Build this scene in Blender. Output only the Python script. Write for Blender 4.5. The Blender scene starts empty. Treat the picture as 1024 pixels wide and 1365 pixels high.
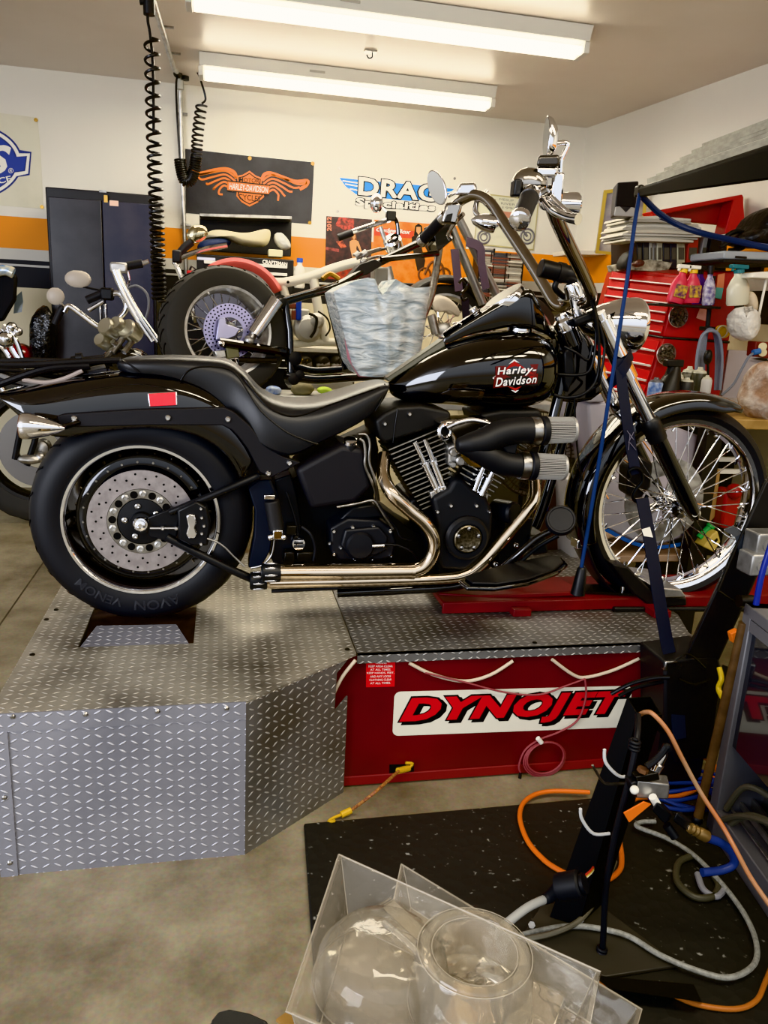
import bpy, bmesh, math, random
from mathutils import Vector as V, Matrix
from mathutils.bvhtree import BVHTree
random.seed(7)
col = bpy.context.scene.collection
PI = math.pi
# ------------------------------------------------------------------ camera
F = 1040.0; CAM = V((0, 0, 1.32))
yw, pt, rl = math.radians(12.1), math.radians(14.2), math.radians(3.0)
FW = V((math.sin(yw)*math.cos(pt), math.cos(yw)*math.cos(pt), -math.sin(pt)))
r0 = V((math.cos(yw), -math.sin(yw), 0)); u0 = r0.cross(FW)
RT = math.cos(rl)*r0 + math.sin(rl)*u0; UP = -math.sin(rl)*r0 + math.cos(rl)*u0
cd = bpy.data.cameras.new('camera'); cam = bpy.data.objects.new('camera', cd); col.objects.link(cam)
cam.matrix_world = Matrix((( RT.x, UP.x, -FW.x, CAM.x), (RT.y, UP.y, -FW.y, CAM.y), (RT.z, UP.z, -FW.z, CAM.z), (0, 0, 0, 1)))
cd.sensor_fit = 'HORIZONTAL'; cd.sensor_width = 36; cd.lens = F/1024*36; cd.clip_start = .05
bpy.context.scene.camera = cam
def ray(x, y): return FW + (x-512)/F*RT - (y-682.5)/F*UP
def P(x, y, Y):                       # a measured point on the plane Y = const
    d = ray(x, y); return CAM + d*(Y/d.y)
def PZ(x, y, z):
    d = ray(x, y); return CAM + d*((z-CAM.z)/d.z)
def PX(x, y, X):
    d = ray(x, y); return CAM + d*(X/d.x)
def lerp(a, b, t): return a+(b-a)*t
# ------------------------------------------------------------------ materials
def lin(c):
    if isinstance(c, str):
        c = [int(c[i:i+2], 16)/255 for i in (0, 2, 4)]
    return tuple(x/12.92 if x <= .04045 else ((x+.055)/1.055)**2.4 for x in c)+(1,)
MATS = {}
def M(name, c, rough=.5, metal=0, noise=None, bump=None, emit=0, coat=0, trans=0, ior=1.45, spec=.5, aniso=0):
    if name in MATS: return MATS[name]
    m = bpy.data.materials.new(name); m.use_nodes = True; MATS[name] = m
    nt = m.node_tree; b = nt.nodes['Principled BSDF']; L = nt.links
    b.inputs['Base Color'].default_value = lin(c); b.inputs['Roughness'].default_value = rough
    b.inputs['Metallic'].default_value = metal; b.inputs['IOR'].default_value = ior
    b.inputs['Coat Weight'].default_value = coat; b.inputs['Coat Roughness'].default_value = .03
    b.inputs['Transmission Weight'].default_value = trans
    b.inputs['Specular IOR Level'].default_value = spec
    if emit: b.inputs['Emission Color'].default_value = lin(c); b.inputs['Emission Strength'].default_value = emit
    if noise or bump:
        tc = nt.nodes.new('ShaderNodeNewGeometry')
    if noise:                          # (scale, second colour[, roughness amount])
        n = nt.nodes.new('ShaderNodeTexNoise'); n.inputs['Scale'].default_value = noise[0]; n.inputs['Detail'].default_value = 6
        L.new(tc.outputs['Position'], n.inputs['Vector'])
        r = nt.nodes.new('ShaderNodeValToRGB'); r.color_ramp.elements[0].position = .38; r.color_ramp.elements[1].position = .64
        r.color_ramp.elements[0].color = lin(c); r.color_ramp.elements[1].color = lin(noise[1])
        L.new(n.outputs['Fac'], r.inputs['Fac']); L.new(r.outputs['Color'], b.inputs['Base Color'])
    if bump:                           # (scale, strength, distance)
        n = nt.nodes.new('ShaderNodeTexNoise'); n.inputs['Scale'].default_value = bump[0]; n.inputs['Detail'].default_value = 3
        L.new(tc.outputs['Position'], n.inputs['Vector'])
        bp = nt.nodes.new('ShaderNodeBump'); bp.inputs['Strength'].default_value = bump[1]; bp.inputs['Distance'].default_value = bump[2]
        L.new(n.outputs['Fac'], bp.inputs['Height']); L.new(bp.outputs['Normal'], b.inputs['Normal'])
    return m
def mth(nt, op, a, b=None, c=None):
    n = nt.nodes.new('ShaderNodeMath'); n.operation = op
    for i, v in enumerate((a, b, c)):
        if v is None: continue
        if isinstance(v, (int, float)): n.inputs[i].default_value = v
        else: nt.links.new(v, n.inputs[i])
    return n.outputs[0]
def tread_mat(name, c, c2, pitch=.026, rough=.3, noise2='6b675f'):
    m = bpy.data.materials.new(name); m.use_nodes = True; nt = m.node_tree; L = nt.links; b = nt.nodes['Principled BSDF']
    uv = nt.nodes.new('ShaderNodeUVMap'); sp = nt.nodes.new('ShaderNodeSeparateXYZ'); L.new(uv.outputs[0], sp.inputs[0])
    u = mth(nt, 'DIVIDE', sp.outputs[0], pitch); v = mth(nt, 'DIVIDE', sp.outputs[1], pitch*.8)
    par = mth(nt, 'MODULO', mth(nt, 'ABSOLUTE', mth(nt, 'ADD', mth(nt, 'FLOOR', u), mth(nt, 'FLOOR', v))), 2)
    s = mth(nt, 'SUBTRACT', mth(nt, 'MULTIPLY', par, 2), 1)
    x = mth(nt, 'SUBTRACT', mth(nt, 'FRACT', u), .5); y = mth(nt, 'SUBTRACT', mth(nt, 'FRACT', v), .5)
    a = mth(nt, 'MULTIPLY', mth(nt, 'ADD', mth(nt, 'MULTIPLY', x, .8), mth(nt, 'MULTIPLY', mth(nt, 'MULTIPLY', s, y), .6)), 1/.45)
    q = mth(nt, 'MULTIPLY', mth(nt, 'SUBTRACT', mth(nt, 'MULTIPLY', y, .8), mth(nt, 'MULTIPLY', mth(nt, 'MULTIPLY', s, x), .6)), 1/.125)
    d = mth(nt, 'SUBTRACT', 1, mth(nt, 'SQRT', mth(nt, 'ADD', mth(nt, 'MULTIPLY', a, a), mth(nt, 'MULTIPLY', q, q))))
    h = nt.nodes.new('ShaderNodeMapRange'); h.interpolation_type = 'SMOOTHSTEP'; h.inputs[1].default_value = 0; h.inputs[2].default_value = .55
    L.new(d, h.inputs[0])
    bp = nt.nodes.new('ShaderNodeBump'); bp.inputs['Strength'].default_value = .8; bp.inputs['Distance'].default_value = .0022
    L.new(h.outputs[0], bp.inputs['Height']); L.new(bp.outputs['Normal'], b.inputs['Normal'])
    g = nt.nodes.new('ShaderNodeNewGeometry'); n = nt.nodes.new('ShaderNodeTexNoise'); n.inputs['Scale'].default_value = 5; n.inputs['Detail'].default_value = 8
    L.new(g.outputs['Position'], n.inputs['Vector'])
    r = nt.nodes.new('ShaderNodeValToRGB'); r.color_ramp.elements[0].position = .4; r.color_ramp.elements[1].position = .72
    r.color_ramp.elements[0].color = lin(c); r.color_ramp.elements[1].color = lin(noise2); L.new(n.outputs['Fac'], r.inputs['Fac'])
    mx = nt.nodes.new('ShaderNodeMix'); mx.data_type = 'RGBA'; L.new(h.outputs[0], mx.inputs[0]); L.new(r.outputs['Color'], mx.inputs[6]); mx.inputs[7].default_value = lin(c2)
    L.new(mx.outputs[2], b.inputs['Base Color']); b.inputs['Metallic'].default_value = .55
    rr = nt.nodes.new('ShaderNodeMapRange'); L.new(n.outputs['Fac'], rr.inputs[0]); rr.inputs[3].default_value = rough; rr.inputs[4].default_value = rough+.2
    L.new(rr.outputs[0], b.inputs['Roughness'])
    return m
BLK = M('gloss_black', '050507', .07, 0, coat=1, spec=.6)
SAT = M('satin_black', '191a1c', .42)
WRK = M('wrinkle_black', '1e1e21', .55, bump=(900, .35, .001))
RUB = M('rubber', '191a1d', .55, bump=(300, .15, .0008))
RUB2 = M('rubber_grey', '3a3936', .7, bump=(200, .2, .001))
CHR = M('chrome', 'e8e8ea', .06, 1)
STL = M('brushed_steel', 'b4b2ae', .28, 1, noise=(30, '8f8d8a'))
ALU = M('aluminium', 'c6c5c2', .38, .9, noise=(25, 'a8a6a2'))
DKS = M('dark_steel', '3a3937', .35, .9)
WHT = M('white_paint', 'e2dfd4', .45)
RED = M('red_paint', 'a01214', .38, noise=(4, '8c0f12'))
# ------------------------------------------------------------------ mesh builder
def frame(ax):
    ax = ax.normalized(); h = V((0, 0, 1)) if abs(ax.z) < .9 else V((1, 0, 0))
    a = h.cross(ax).normalized(); return a, ax.cross(a)
def cat(pts, k):
    if k < 2 or len(pts) < 3: return [V(p) for p in pts]
    out = []; n = len(pts)
    for i in range(n-1):
        p0 = pts[max(i-1, 0)]; p1 = pts[i]; p2 = pts[i+1]; p3 = pts[min(i+2, n-1)]
        for j in range(k):
            t = j/k
            out.append(.5*((2*p1)+(p2-p0)*t+(2*p0-5*p1+4*p2-p3)*t*t+(3*p1-p0-3*p2+p3)*t**3))
    out.append(V(pts[-1])); return out
W0 = {}
class MB:
    def __init__(s): s.v = []; s.f = []; s.mi = []; s.cm = 0; s.tree = None
    def m(s, i): s.cm = i; return s
    def add(s, vs, fs):
        o = len(s.v); s.v += [V(p) for p in vs]; s.f += [[i+o for i in f] for f in fs]; s.mi += [s.cm]*len(fs); return s
    def hit(s, x, y, lift=0):            # where the sight line through a pixel meets this surface
        if not s.tree: s.tree = BVHTree.FromPolygons(s.v, s.f)
        h = s.tree.ray_cast(CAM, ray(x, y).normalized())
        if h[0] is None: h = s.tree.find_nearest(P(x, y, s.v[0].y))
        n = h[1] if h[1].dot(CAM-h[0]) > 0 else -h[1]
        return h[0]+n*lift
    def box(s, c, sz, R=None):
        c = V(c); R = R or Matrix.Identity(3); h = [x/2 for x in sz]
        vs = [c+R@V((a*h[0], b*h[1], d*h[2])) for d in (-1, 1) for b in (-1, 1) for a in (-1, 1)]
        return s.hexa(vs)
    def hexa(s, vs):                   # order (x,y,z bits): 000 100 010 110 001 101 011 111
        return s.add(vs, [(0, 2, 3, 1), (4, 5, 7, 6), (0, 1, 5, 4), (2, 6, 7, 3), (0, 4, 6, 2), (1, 3, 7, 5)])
    def prism(s, poly, off):
        n = len(poly); off = V(off)
        vs = [V(p) for p in poly]+[V(p)+off for p in poly]
        return s.add(vs, [list(range(n))[::-1], list(range(n, 2*n))]+[(i, (i+1) % n, n+(i+1) % n, n+i) for i in range(n)])
    def loft(s, rings, cap=True, closed=False):
        n = len(rings[0]); m = len(rings); vs = [p for r in rings for p in r]; fs = []
        for j in range(m if closed else m-1):
            k = (j+1) % m
            for i in range(n): fs.append((j*n+i, j*n+(i+1) % n, k*n+(i+1) % n, k*n+i))
        if cap and not closed: fs += [list(range(n))[::-1], [(m-1)*n+i for i in range(n)]]
        return s.add(vs, fs)
    def tube(s, pts, r, n=10, k=6, closed=False, flat=None):
        pts = [V(p) for p in pts]
        if closed:
            full = cat(pts+[pts[0]], 1) if k < 2 else cat([pts[-1]]+pts+pts[:2], k)[k:-k-1]
            q = full
        else: q = cat(pts, k)
        m = len(q); T = []
        for i in range(m):
            a = q[i-1] if (i or closed) else q[0]; b = q[(i+1) % m] if (i < m-1 or closed) else q[-1]
            T.append((b-a).normalized() if (b-a).length > 1e-9 else V((0, 0, 1)))
        A, B = frame(T[0]); rings = []
        for i in range(m):
            A = (A-T[i]*A.dot(T[i])); A = A.normalized() if A.length > 1e-6 else frame(T[i])[0]
            B = T[i].cross(A)
            if isinstance(r, (list, tuple)):
                t = i/(m-1)*(len(r)-1); j = min(int(t), len(r)-2); rr = lerp(r[j], r[j+1], t-j)
            else: rr = r
            fl = flat or 1
            rings.append([q[i]+(A*math.cos(2*PI*a/n)*rr+B*math.sin(2*PI*a/n)*rr*fl) for a in range(n)])
        return s.loft(rings, True, closed)
    def strap(s, pts, w, t, wdir, k=6):            # flat webbing: width w along wdir
        q = cat([V(p) for p in pts], k); wd = V(wdir).normalized(); rings = []
        for i in range(len(q)):
            T = (q[min(i+1, len(q)-1)]-q[max(i-1, 0)]).normalized(); a = (wd-T*wd.dot(T)).normalized(); b = T.cross(a)
            rings.append([q[i]+a*w/2+b*t/2, q[i]-a*w/2+b*t/2, q[i]-a*w/2-b*t/2, q[i]+a*w/2-b*t/2])
        return s.loft(rings)
    def cyl(s, p, q, r, r2=None, n=20):
        p, q = V(p), V(q); a, b = frame(q-p); r2 = r if r2 is None else r2
        return s.loft([[c+(a*math.cos(2*PI*i/n)+b*math.sin(2*PI*i/n))*x for i in range(n)] for c, x in ((p, r), (q, r2))])
    def lathe(s, prof, o, ax, n=48, loop=False):   # prof [(radius, height along ax)]
        o = V(o); ax = V(ax).normalized(); a, b = frame(ax)
        rings = [[o+ax*h+(a*math.cos(2*PI*i/n)+b*math.sin(2*PI*i/n))*max(r, 1e-5) for i in range(n)] for r, h in prof]
        return s.loft(rings, not loop, loop)
    def sph(s, c, r, n=16, R=None):
        c = V(c); r = (r, r, r) if isinstance(r, (int, float)) else r; R = R or Matrix.Identity(3); rings = []
        for j in range(1, n//2):
            t = PI*j/(n//2)
            rings.append([c+R@V((r[0]*math.sin(t)*math.cos(2*PI*i/n), r[1]*math.sin(t)*math.sin(2*PI*i/n), -r[2]*math.cos(t))) for i in range(n)])
        return s.loft(rings)
    def ring(s, c, ax, R, r, n=40, m=8):
        c = V(c); a, b = frame(V(ax))
        return s.tube([c+(a*math.cos(2*PI*i/n)+b*math.sin(2*PI*i/n))*R for i in range(n)], r, m, 1, True)
    def quad(s, a, b, c, d): return s.add([a, b, c, d], [(0, 1, 2, 3)])
    def grid(s, fn, nu, nv, wrap=False):
        vs = [fn(i/(nu if wrap else nu-1), j/(nv-1)) for j in range(nv) for i in range(nu)]
        fs = [(j*nu+i, j*nu+(i+1) % nu, (j+1)*nu+(i+1) % nu, (j+1)*nu+i) for j in range(nv-1) for i in range(nu if wrap else nu-1)]
        return s.add(vs, fs)
    def build(s, name, mat, parent=None, bevel=0, seg=2, sub=0, solid=0, ang=35, uv=False, flatsh=False, fix=True):
        lo = V([min(p[i] for p in s.v) for i in range(3)]); hi = V([max(p[i] for p in s.v) for i in range(3)])
        o = V(((lo.x+hi.x)/2, (lo.y+hi.y)/2, lo.z))
        me = bpy.data.meshes.new(name); me.from_pydata([p-o for p in s.v], [], s.f); me.update()
        if fix:
            bm = bmesh.new(); bm.from_mesh(me); bmesh.ops.recalc_face_normals(bm, faces=bm.faces); bm.to_mesh(me); bm.free()
        if not flatsh: me.shade_smooth(); me.set_sharp_from_angle(angle=math.radians(ang))
        for m in (mat if isinstance(mat, (list, tuple)) else [mat]): me.materials.append(m)
        if any(s.mi): me.polygons.foreach_set('material_index', s.mi)
        if uv:
            l = me.uv_layers.new(name='UVMap')
            for p in me.polygons:
                n = p.normal
                for li in p.loop_indices:
                    q = me.vertices[me.loops[li].vertex_index].co+o
                    if abs(n.z) > .6: l.data[li].uv = (q.x+9, q.y+9)
                    else:
                        t = V((-n.y, n.x, 0)).normalized()
                        if t.x < 0: t = -t
                        l.data[li].uv = (q.dot(t)+9, q.z+9)
        ob = bpy.data.objects.new(name, me); col.objects.link(ob)
        if parent: ob.parent = parent; ob.location = o-W0[parent]
        else: ob.location = o
        W0[ob] = o
        if solid: md = ob.modifiers.new('s', 'SOLIDIFY'); md.thickness = solid; md.offset = 0
        if bevel: md = ob.modifiers.new('b', 'BEVEL'); md.width = bevel; md.segments = seg; md.limit_method = 'ANGLE'; md.angle_limit = math.radians(40)
        if sub: md = ob.modifiers.new('u', 'SUBSURF'); md.levels = sub; md.render_levels = sub
        return ob
def tag(o, label, catg, group=None, kind=None):
    if label: o['label'] = label
    if catg: o['category'] = catg
    if group: o['group'] = group
    if kind: o['kind'] = kind
    return o
def thing(name, label, catg, loc, group=None):
    o = bpy.data.objects.new(name, None); col.objects.link(o); o.location = V(loc); o.empty_display_size = .05; W0[o] = V(loc)
    return tag(o, label, catg, group)
def struct(o): o['kind'] = 'structure'; return o
def dup(o, loc=None, parent=None):
    c = o.copy(); col.objects.link(c); W0[c] = W0[o]
    if parent: c.parent = parent
    if loc is not None: c.location = loc; W0[c] = V(loc)
    for ch in [x for x in bpy.data.objects if x.parent == o]: dup(ch, None, c)
    return c
def sect(pl, Y0, Y1):                  # outline pixels on plane Y0 pushed to Y1
    return [P(x, y, Y0) for x, y in pl], V((0, Y1-Y0, 0))
def pxprism(pl, Y0, Y1): return MB().prism(*sect(pl, Y0, Y1))
def flatpoly(pl, name, mat, parent, Y=None, quad=None, t=.001):
    """thin plate: pixel outline on plane Y, or unit coordinates inside a 3D quad"""
    if quad: pts = [qmap(quad, u, v) for u, v in pl]
    else: pts = [P(x, y, Y) for x, y in pl]
    n = (pts[1]-pts[0]).cross(pts[-1]-pts[0])
    if quad: n = (quad[1]-quad[0]).cross(quad[3]-quad[0])
    n.normalize()
    if n.dot(CAM-pts[0]) < 0: n = -n
    return MB().prism(pts, n*t).build(name, mat, parent, flatsh=True)
def qmap(q, u, v):                     # q = TL, TR, BR, BL ; v down
    return lerp(lerp(q[0], q[1], u), lerp(q[3], q[2], u), v)
def ribbon(pl, w, name, mat, parent, Y=None, quad=None, closed=False, t=.001, k=1, multi=False):
    """painted line of width w (metres) in a plane"""
    mb = MB()
    for line in (pl if multi else [pl]):
        pts = [qmap(quad, u, v) for u, v in line] if quad else [P(x, y, Y) for x, y in line]
        if k > 1: pts = cat(pts, k)
        n = ((quad[1]-quad[0]).cross(quad[3]-quad[0]) if quad else V((0, -1, 0))).normalized()
        if n.dot(CAM-pts[0]) < 0: n = -n
        m = len(pts); L = []; R = []
        for i in range(m):
            a = pts[i-1] if (i or closed) else pts[0]; b = pts[(i+1) % m] if (i < m-1 or closed) else pts[-1]
            s_ = (b-a).normalized().cross(n)*w/2; L.append(pts[i]+s_+n*t); R.append(pts[i]-s_+n*t)
        vs = L+R; fs = [(i, (i+1) % m, m+(i+1) % m, m+i) for i in range(m if closed else m-1)]
        mb.add(vs, fs)
    return mb.build(name, mat, parent, flatsh=True, fix=False)
def text(body, quad, name, mat, parent, off=.001, bold=0, shear=0, fit=True, arch=0, space=1, thick=0, fn=None):
    cu = bpy.data.curves.new(name, 'FONT'); cu.body = body; cu.size = 1; cu.offset = bold; cu.shear = shear; cu.align_x = 'LEFT'; cu.resolution_u = 3; cu.space_character = space; cu.extrude = .001 if thick else 0
    tmp = bpy.data.objects.new(name, cu); col.objects.link(tmp)
    me = bpy.data.meshes.new_from_object(tmp.evaluated_get(bpy.context.evaluated_depsgraph_get()))
    bpy.data.objects.remove(tmp); bpy.data.curves.remove(cu)
    xs = [v.co.x for v in me.vertices]; ys = [v.co.y for v in me.vertices]
    x0, x1, y0, y1 = min(xs), max(xs), min(ys), max(ys)
    if not fn:
        n = (quad[1]-quad[0]).cross(quad[3]-quad[0]).normalized()
        if n.dot(CAM-quad[0]) < 0: n = -n
    mb = MB()
    vs = []
    for v in me.vertices:
        u = (v.co.x-x0)/(x1-x0); w = 1-(v.co.y-y0)/(y1-y0)
        if arch: w = w-arch*(1-(2*u-1)**2)
        vs.append(fn(u, w) if fn else qmap(quad, u, w)+n*off)
    mb.add(vs, [list(p.vertices) for p in me.polygons])
    bpy.data.meshes.remove(me)
    return mb.build(name, mat, parent, flatsh=True, fix=False)
def Q(a, b, c, d, Y): return [P(*a, Y), P(*b, Y), P(*c, Y), P(*d, Y)]
def sharp(pts): return pts
# ------------------------------------------------------------------ the room
WY = 5.8; CZ = 2.71; PT = .42
RW0 = V((2.605, WY, 0)); RW1 = V((3.42, -.2, 0))
def floor_mat():
    m = bpy.data.materials.new('concrete_floor'); m.use_nodes = True; nt = m.node_tree; L = nt.links; b = nt.nodes['Principled BSDF']
    g = nt.nodes.new('ShaderNodeNewGeometry'); n = nt.nodes.new('ShaderNodeTexNoise'); n.inputs['Scale'].default_value = 3.2; n.inputs['Detail'].default_value = 10; n.inputs['Roughness'].default_value = .65
    L.new(g.outputs['Position'], n.inputs['Vector'])
    r = nt.nodes.new('ShaderNodeValToRGB'); e = r.color_ramp.elements; e[0].position = .3; e[0].color = lin('6e6450'); e[1].position = .7; e[1].color = lin('b5aa90')
    L.new(n.outputs['Fac'], r.inputs['Fac'])
    n2 = nt.nodes.new('ShaderNodeTexNoise'); n2.inputs['Scale'].default_value = 90; n2.inputs['Detail'].default_value = 4; L.new(g.outputs['Position'], n2.inputs['Vector'])
    mx = nt.nodes.new('ShaderNodeMix'); mx.data_type = 'RGBA'; mx.blend_type = 'MULTIPLY'; mx.inputs[0].default_value = .45
    L.new(r.outputs['Color'], mx.inputs[6]); L.new(n2.outputs['Color'], mx.inputs[7])
    sp = nt.nodes.new('ShaderNodeSeparateXYZ'); L.new(g.outputs['Position'], sp.inputs[0])
    jx = PZ(22, 801, 0).x
    d = mth(nt, 'ABSOLUTE', mth(nt, 'SUBTRACT', sp.outputs[0], jx)); j = mth(nt, 'LESS_THAN', d, .004)
    m2 = nt.nodes.new('ShaderNodeMix'); m2.data_type = 'RGBA'; L.new(j, m2.inputs[0]); L.new(mx.outputs[2], m2.inputs[6]); m2.inputs[7].default_value = lin('4a4234')
    L.new(m2.outputs[2], b.inputs['Base Color']); b.inputs['Roughness'].default_value = .42
    bp = nt.nodes.new('ShaderNodeBump'); bp.inputs['Strength'].default_value = .1; bp.inputs['Distance'].default_value = .002
    L.new(n2.outputs['Fac'], bp.inputs['Height']); L.new(bp.outputs['Normal'], b.inputs['Normal'])
    return m
def wall_mat():
    m = bpy.data.materials.new('striped_wall_paint'); m.use_nodes = True; nt = m.node_tree; L = nt.links; b = nt.nodes['Principled BSDF']
    g = nt.nodes.new('ShaderNodeNewGeometry'); sp = nt.nodes.new('ShaderNodeSeparateXYZ'); L.new(g.outputs['Position'], sp.inputs[0])
    r = nt.nodes.new('ShaderNodeValToRGB'); r.color_ramp.interpolation = 'CONSTANT'; e = r.color_ramp.elements
    st = [(0, 'd2c8aa'), (1.36, '17171a'), (1.545, 'cfccc2'), (1.608, 'e8901c'), (1.808, 'dfdcd2')]
    e[0].position = 0; e[0].color = lin(st[0][1]); e[1].position = st[1][0]/3; e[1].color = lin(st[1][1])
    for z, c in st[2:]: k = e.new(z/3); k.color = lin(c)
    L.new(mth(nt, 'DIVIDE', sp.outputs[2], 3), r.inputs['Fac'])
    n = nt.nodes.new('ShaderNodeTexNoise'); n.inputs['Scale'].default_value = 1.5; n.inputs['Detail'].default_value = 5; L.new(g.outputs['Position'], n.inputs['Vector'])
    mr = nt.nodes.new('ShaderNodeMapRange'); L.new(n.outputs['Fac'], mr.inputs[0]); mr.inputs[3].default_value = .93; mr.inputs[4].default_value = 1.04
    mx = nt.nodes.new('ShaderNodeMix'); mx.data_type = 'RGBA'; mx.blend_type = 'MULTIPLY'; mx.inputs[0].default_value = 1; L.new(r.outputs['Color'], mx.inputs[6]); L.new(mr.outputs[0], mx.inputs[7])
    L.new(mx.outputs[2], b.inputs['Base Color']); b.inputs['Roughness'].default_value = .6
    n3 = nt.nodes.new('ShaderNodeTexNoise'); n3.inputs['Scale'].default_value = 60; L.new(g.outputs['Position'], n3.inputs['Vector'])
    bp = nt.nodes.new('ShaderNodeBump'); bp.inputs['Strength'].default_value = .12; bp.inputs['Distance'].default_value = .003; L.new(n3.outputs['Fac'], bp.inputs['Height']); L.new(bp.outputs['Normal'], b.inputs['Normal'])
    return m
struct(MB().prism([V((-6, -6, -.1)), V((6, -6, -.1)), V((6, 6.2, -.1)), V((-6, 6.2, -.1))], (0, 0, .1)).build('floor', floor_mat(), flatsh=True))
WM = wall_mat()
struct(MB().prism([V((-4.5, WY, 0)), V((-4.5, WY, CZ)), V((RW0.x, WY, CZ)), V((RW0.x, WY, 0))], (0, .12, 0)).build('wall_back', WM, flatsh=True))
rd = (RW1-RW0).normalized(); rn = V((-rd.y, rd.x, 0))
struct(MB().prism([RW0, RW1, RW1+V((0, 0, CZ)), RW0+V((0, 0, CZ))], rn*.12 if rn.x > 0 else -rn*.12).build('wall_right', WM, flatsh=True))
CM = M('ceiling_paint', 'dcd2c6', .32, noise=(1.2, 'd2c7ba'))
struct(MB().prism([V((-4.5, -.6, CZ)), V((3.6, -.6, CZ)), V((2.74, WY+.12, CZ)), V((-4.5, WY+.12, CZ))], (0, 0, .1)).build('ceiling', CM, flatsh=True))
struct(MB().box(((-4.5+RW0.x)/2, WY-.006, 1.512), (RW0.x+4.5, .012, .014)).build('trim_1', M('rail_grey', 'b9b6ae', .4)))
# ---- fluorescent fixtures
LIT = M('lit_tube', 'fff8e4', .5, emit=16)
def fixture(y, x0, x1, label):
    t = thing('fluorescent_light', label, 'ceiling light', ((x0+x1)/2, y, CZ-.12), 'fluorescent fixtures on the ceiling')
    MB().prism([V((x0, y-.1, CZ-.002)), V((x0, y+.1, CZ-.002)), V((x0, y+.07, CZ-.065)), V((x0, y-.07, CZ-.065))], (x1-x0, 0, 0)).build('housing', M('fixture_white', 'd9d8d0', .35), t, bevel=.004)
    for d in (-.035, .035):
        MB().cyl((x0+.03, y+d, CZ-.098), (x1-.03, y+d, CZ-.098), .019).build('tube', LIT, t)
    for x in (x0+.01, x1-.01): MB().box((x, y, CZ-.09), (.03, .13, .05)).build('socket', M('fixture_white', 'd9d8d0', .35), t, bevel=.004)
    MB().box((x0+.9*(x1-x0)/1.9*.8, y-.0855, CZ-.03), (.09, .004, .02)).build('sticker', M('grey_label', 'a7a49b', .5), t)
    return t
fa = PZ(250, 12, CZ-.1); fb = PZ(786, 66, CZ-.1)
fixture((fa.y+fb.y)/2, fa.x, fb.x, 'fluorescent tube fixture on the ceiling nearer the camera, above the motorcycle handlebar')
fa = PZ(266, 100, CZ-.1); fb = PZ(655, 143, CZ-.1)
fixture((fa.y+fb.y)/2, fa.x, fb.x, 'fluorescent tube fixture on the ceiling close to the back wall')
p = PZ(494, 68, CZ)
t = thing('ceiling_hook', 'small metal hook plate screwed to the ceiling between the two light fixtures', 'hook', p)
MB().box(p+V((0, 0, -.004)), (.07, .05, .008)).build('plate', STL, t, bevel=.002)
MB().tube([p+V((.01, 0, -.008)), p+V((.01, 0, -.03)), p+V((-.01, 0, -.035)), p+V((-.02, 0, -.02))], .004, 6).build('hook', DKS, t)
# ------------------------------------------------------------------ dyno platform
TR1 = tread_mat('tread_plate_warm_lit', 'b9b3a5', 'dedbd2', rough=.3); TR2 = tread_mat('tread_plate_sky_lit', '9a9ba4', 'd0d1d8', rough=.34, noise2='83848c'); TR3 = tread_mat('tread_plate_dark', '8b8a88', 'd0cfcb', rough=.3)  # warm reflection on top and sky blue on the front put into the colours
A = PZ(328, 935, PT); FLc = PZ(-14, 948, PT); FLc.y = A.y
Bp = PZ(458, 1056, 0); Bp.z = PT
Cn = PZ(474, 868, PT); Dn = PZ(938, 857, PT); YR = (Cn.y+Dn.y)/2; Cn.y = Dn.y = YR
BKY = 2.86; XL = FLc.x
h0 = PZ(104, 862, PT); h1 = PZ(258, 858, PT); HX0, HX1, HY0, HY1 = h0.x, h1.x, (h0.y+h1.y)/2, 2.62
dy = thing('dyno_platform', 'low dynamometer platform of tread plate with red lettered side, under the black motorcycle', 'dyno platform', ((XL+Dn.x)/2, 2.2, 0))
th = -.006
def plate(pl): return [V((x, y, PT)) for x, y in pl]
e1 = PZ(918, 843, PT); e2 = PZ(904, 819, PT)
m = MB()
for pl in ([(XL, A.y), (HX0, A.y), (HX0, BKY), (XL, BKY)], [(HX0, A.y), (HX1, A.y), (HX1, HY0), (HX0, HY0)], [(HX0, HY1), (HX1, HY1), (HX1, BKY), (HX0, BKY)],
           [(HX1, A.y), (A.x, A.y), (Cn.x, Cn.y), (Cn.x, BKY), (HX1, BKY)]): m.prism(plate(pl), (0, 0, th))
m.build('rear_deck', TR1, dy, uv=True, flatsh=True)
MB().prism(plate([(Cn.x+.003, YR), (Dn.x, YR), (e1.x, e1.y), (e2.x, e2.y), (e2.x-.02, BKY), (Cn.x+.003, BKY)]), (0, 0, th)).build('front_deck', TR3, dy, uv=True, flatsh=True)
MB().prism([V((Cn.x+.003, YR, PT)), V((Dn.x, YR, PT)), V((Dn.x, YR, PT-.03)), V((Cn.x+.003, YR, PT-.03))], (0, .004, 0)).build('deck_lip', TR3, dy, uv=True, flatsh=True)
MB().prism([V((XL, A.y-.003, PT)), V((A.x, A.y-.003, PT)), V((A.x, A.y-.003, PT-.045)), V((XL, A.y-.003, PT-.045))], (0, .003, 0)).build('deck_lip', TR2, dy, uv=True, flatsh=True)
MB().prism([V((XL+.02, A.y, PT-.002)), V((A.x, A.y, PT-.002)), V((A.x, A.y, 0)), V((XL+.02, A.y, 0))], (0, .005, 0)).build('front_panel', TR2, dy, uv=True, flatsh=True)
MB().prism([V((XL, A.y-.004, PT-.045)), V((XL+.038, A.y-.004, PT-.045)), V((XL+.038, A.y-.004, 0)), V((XL, A.y-.004, 0))], (0, .004, 0)).build('corner_trim', TR2, dy, uv=True, flatsh=True)
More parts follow.
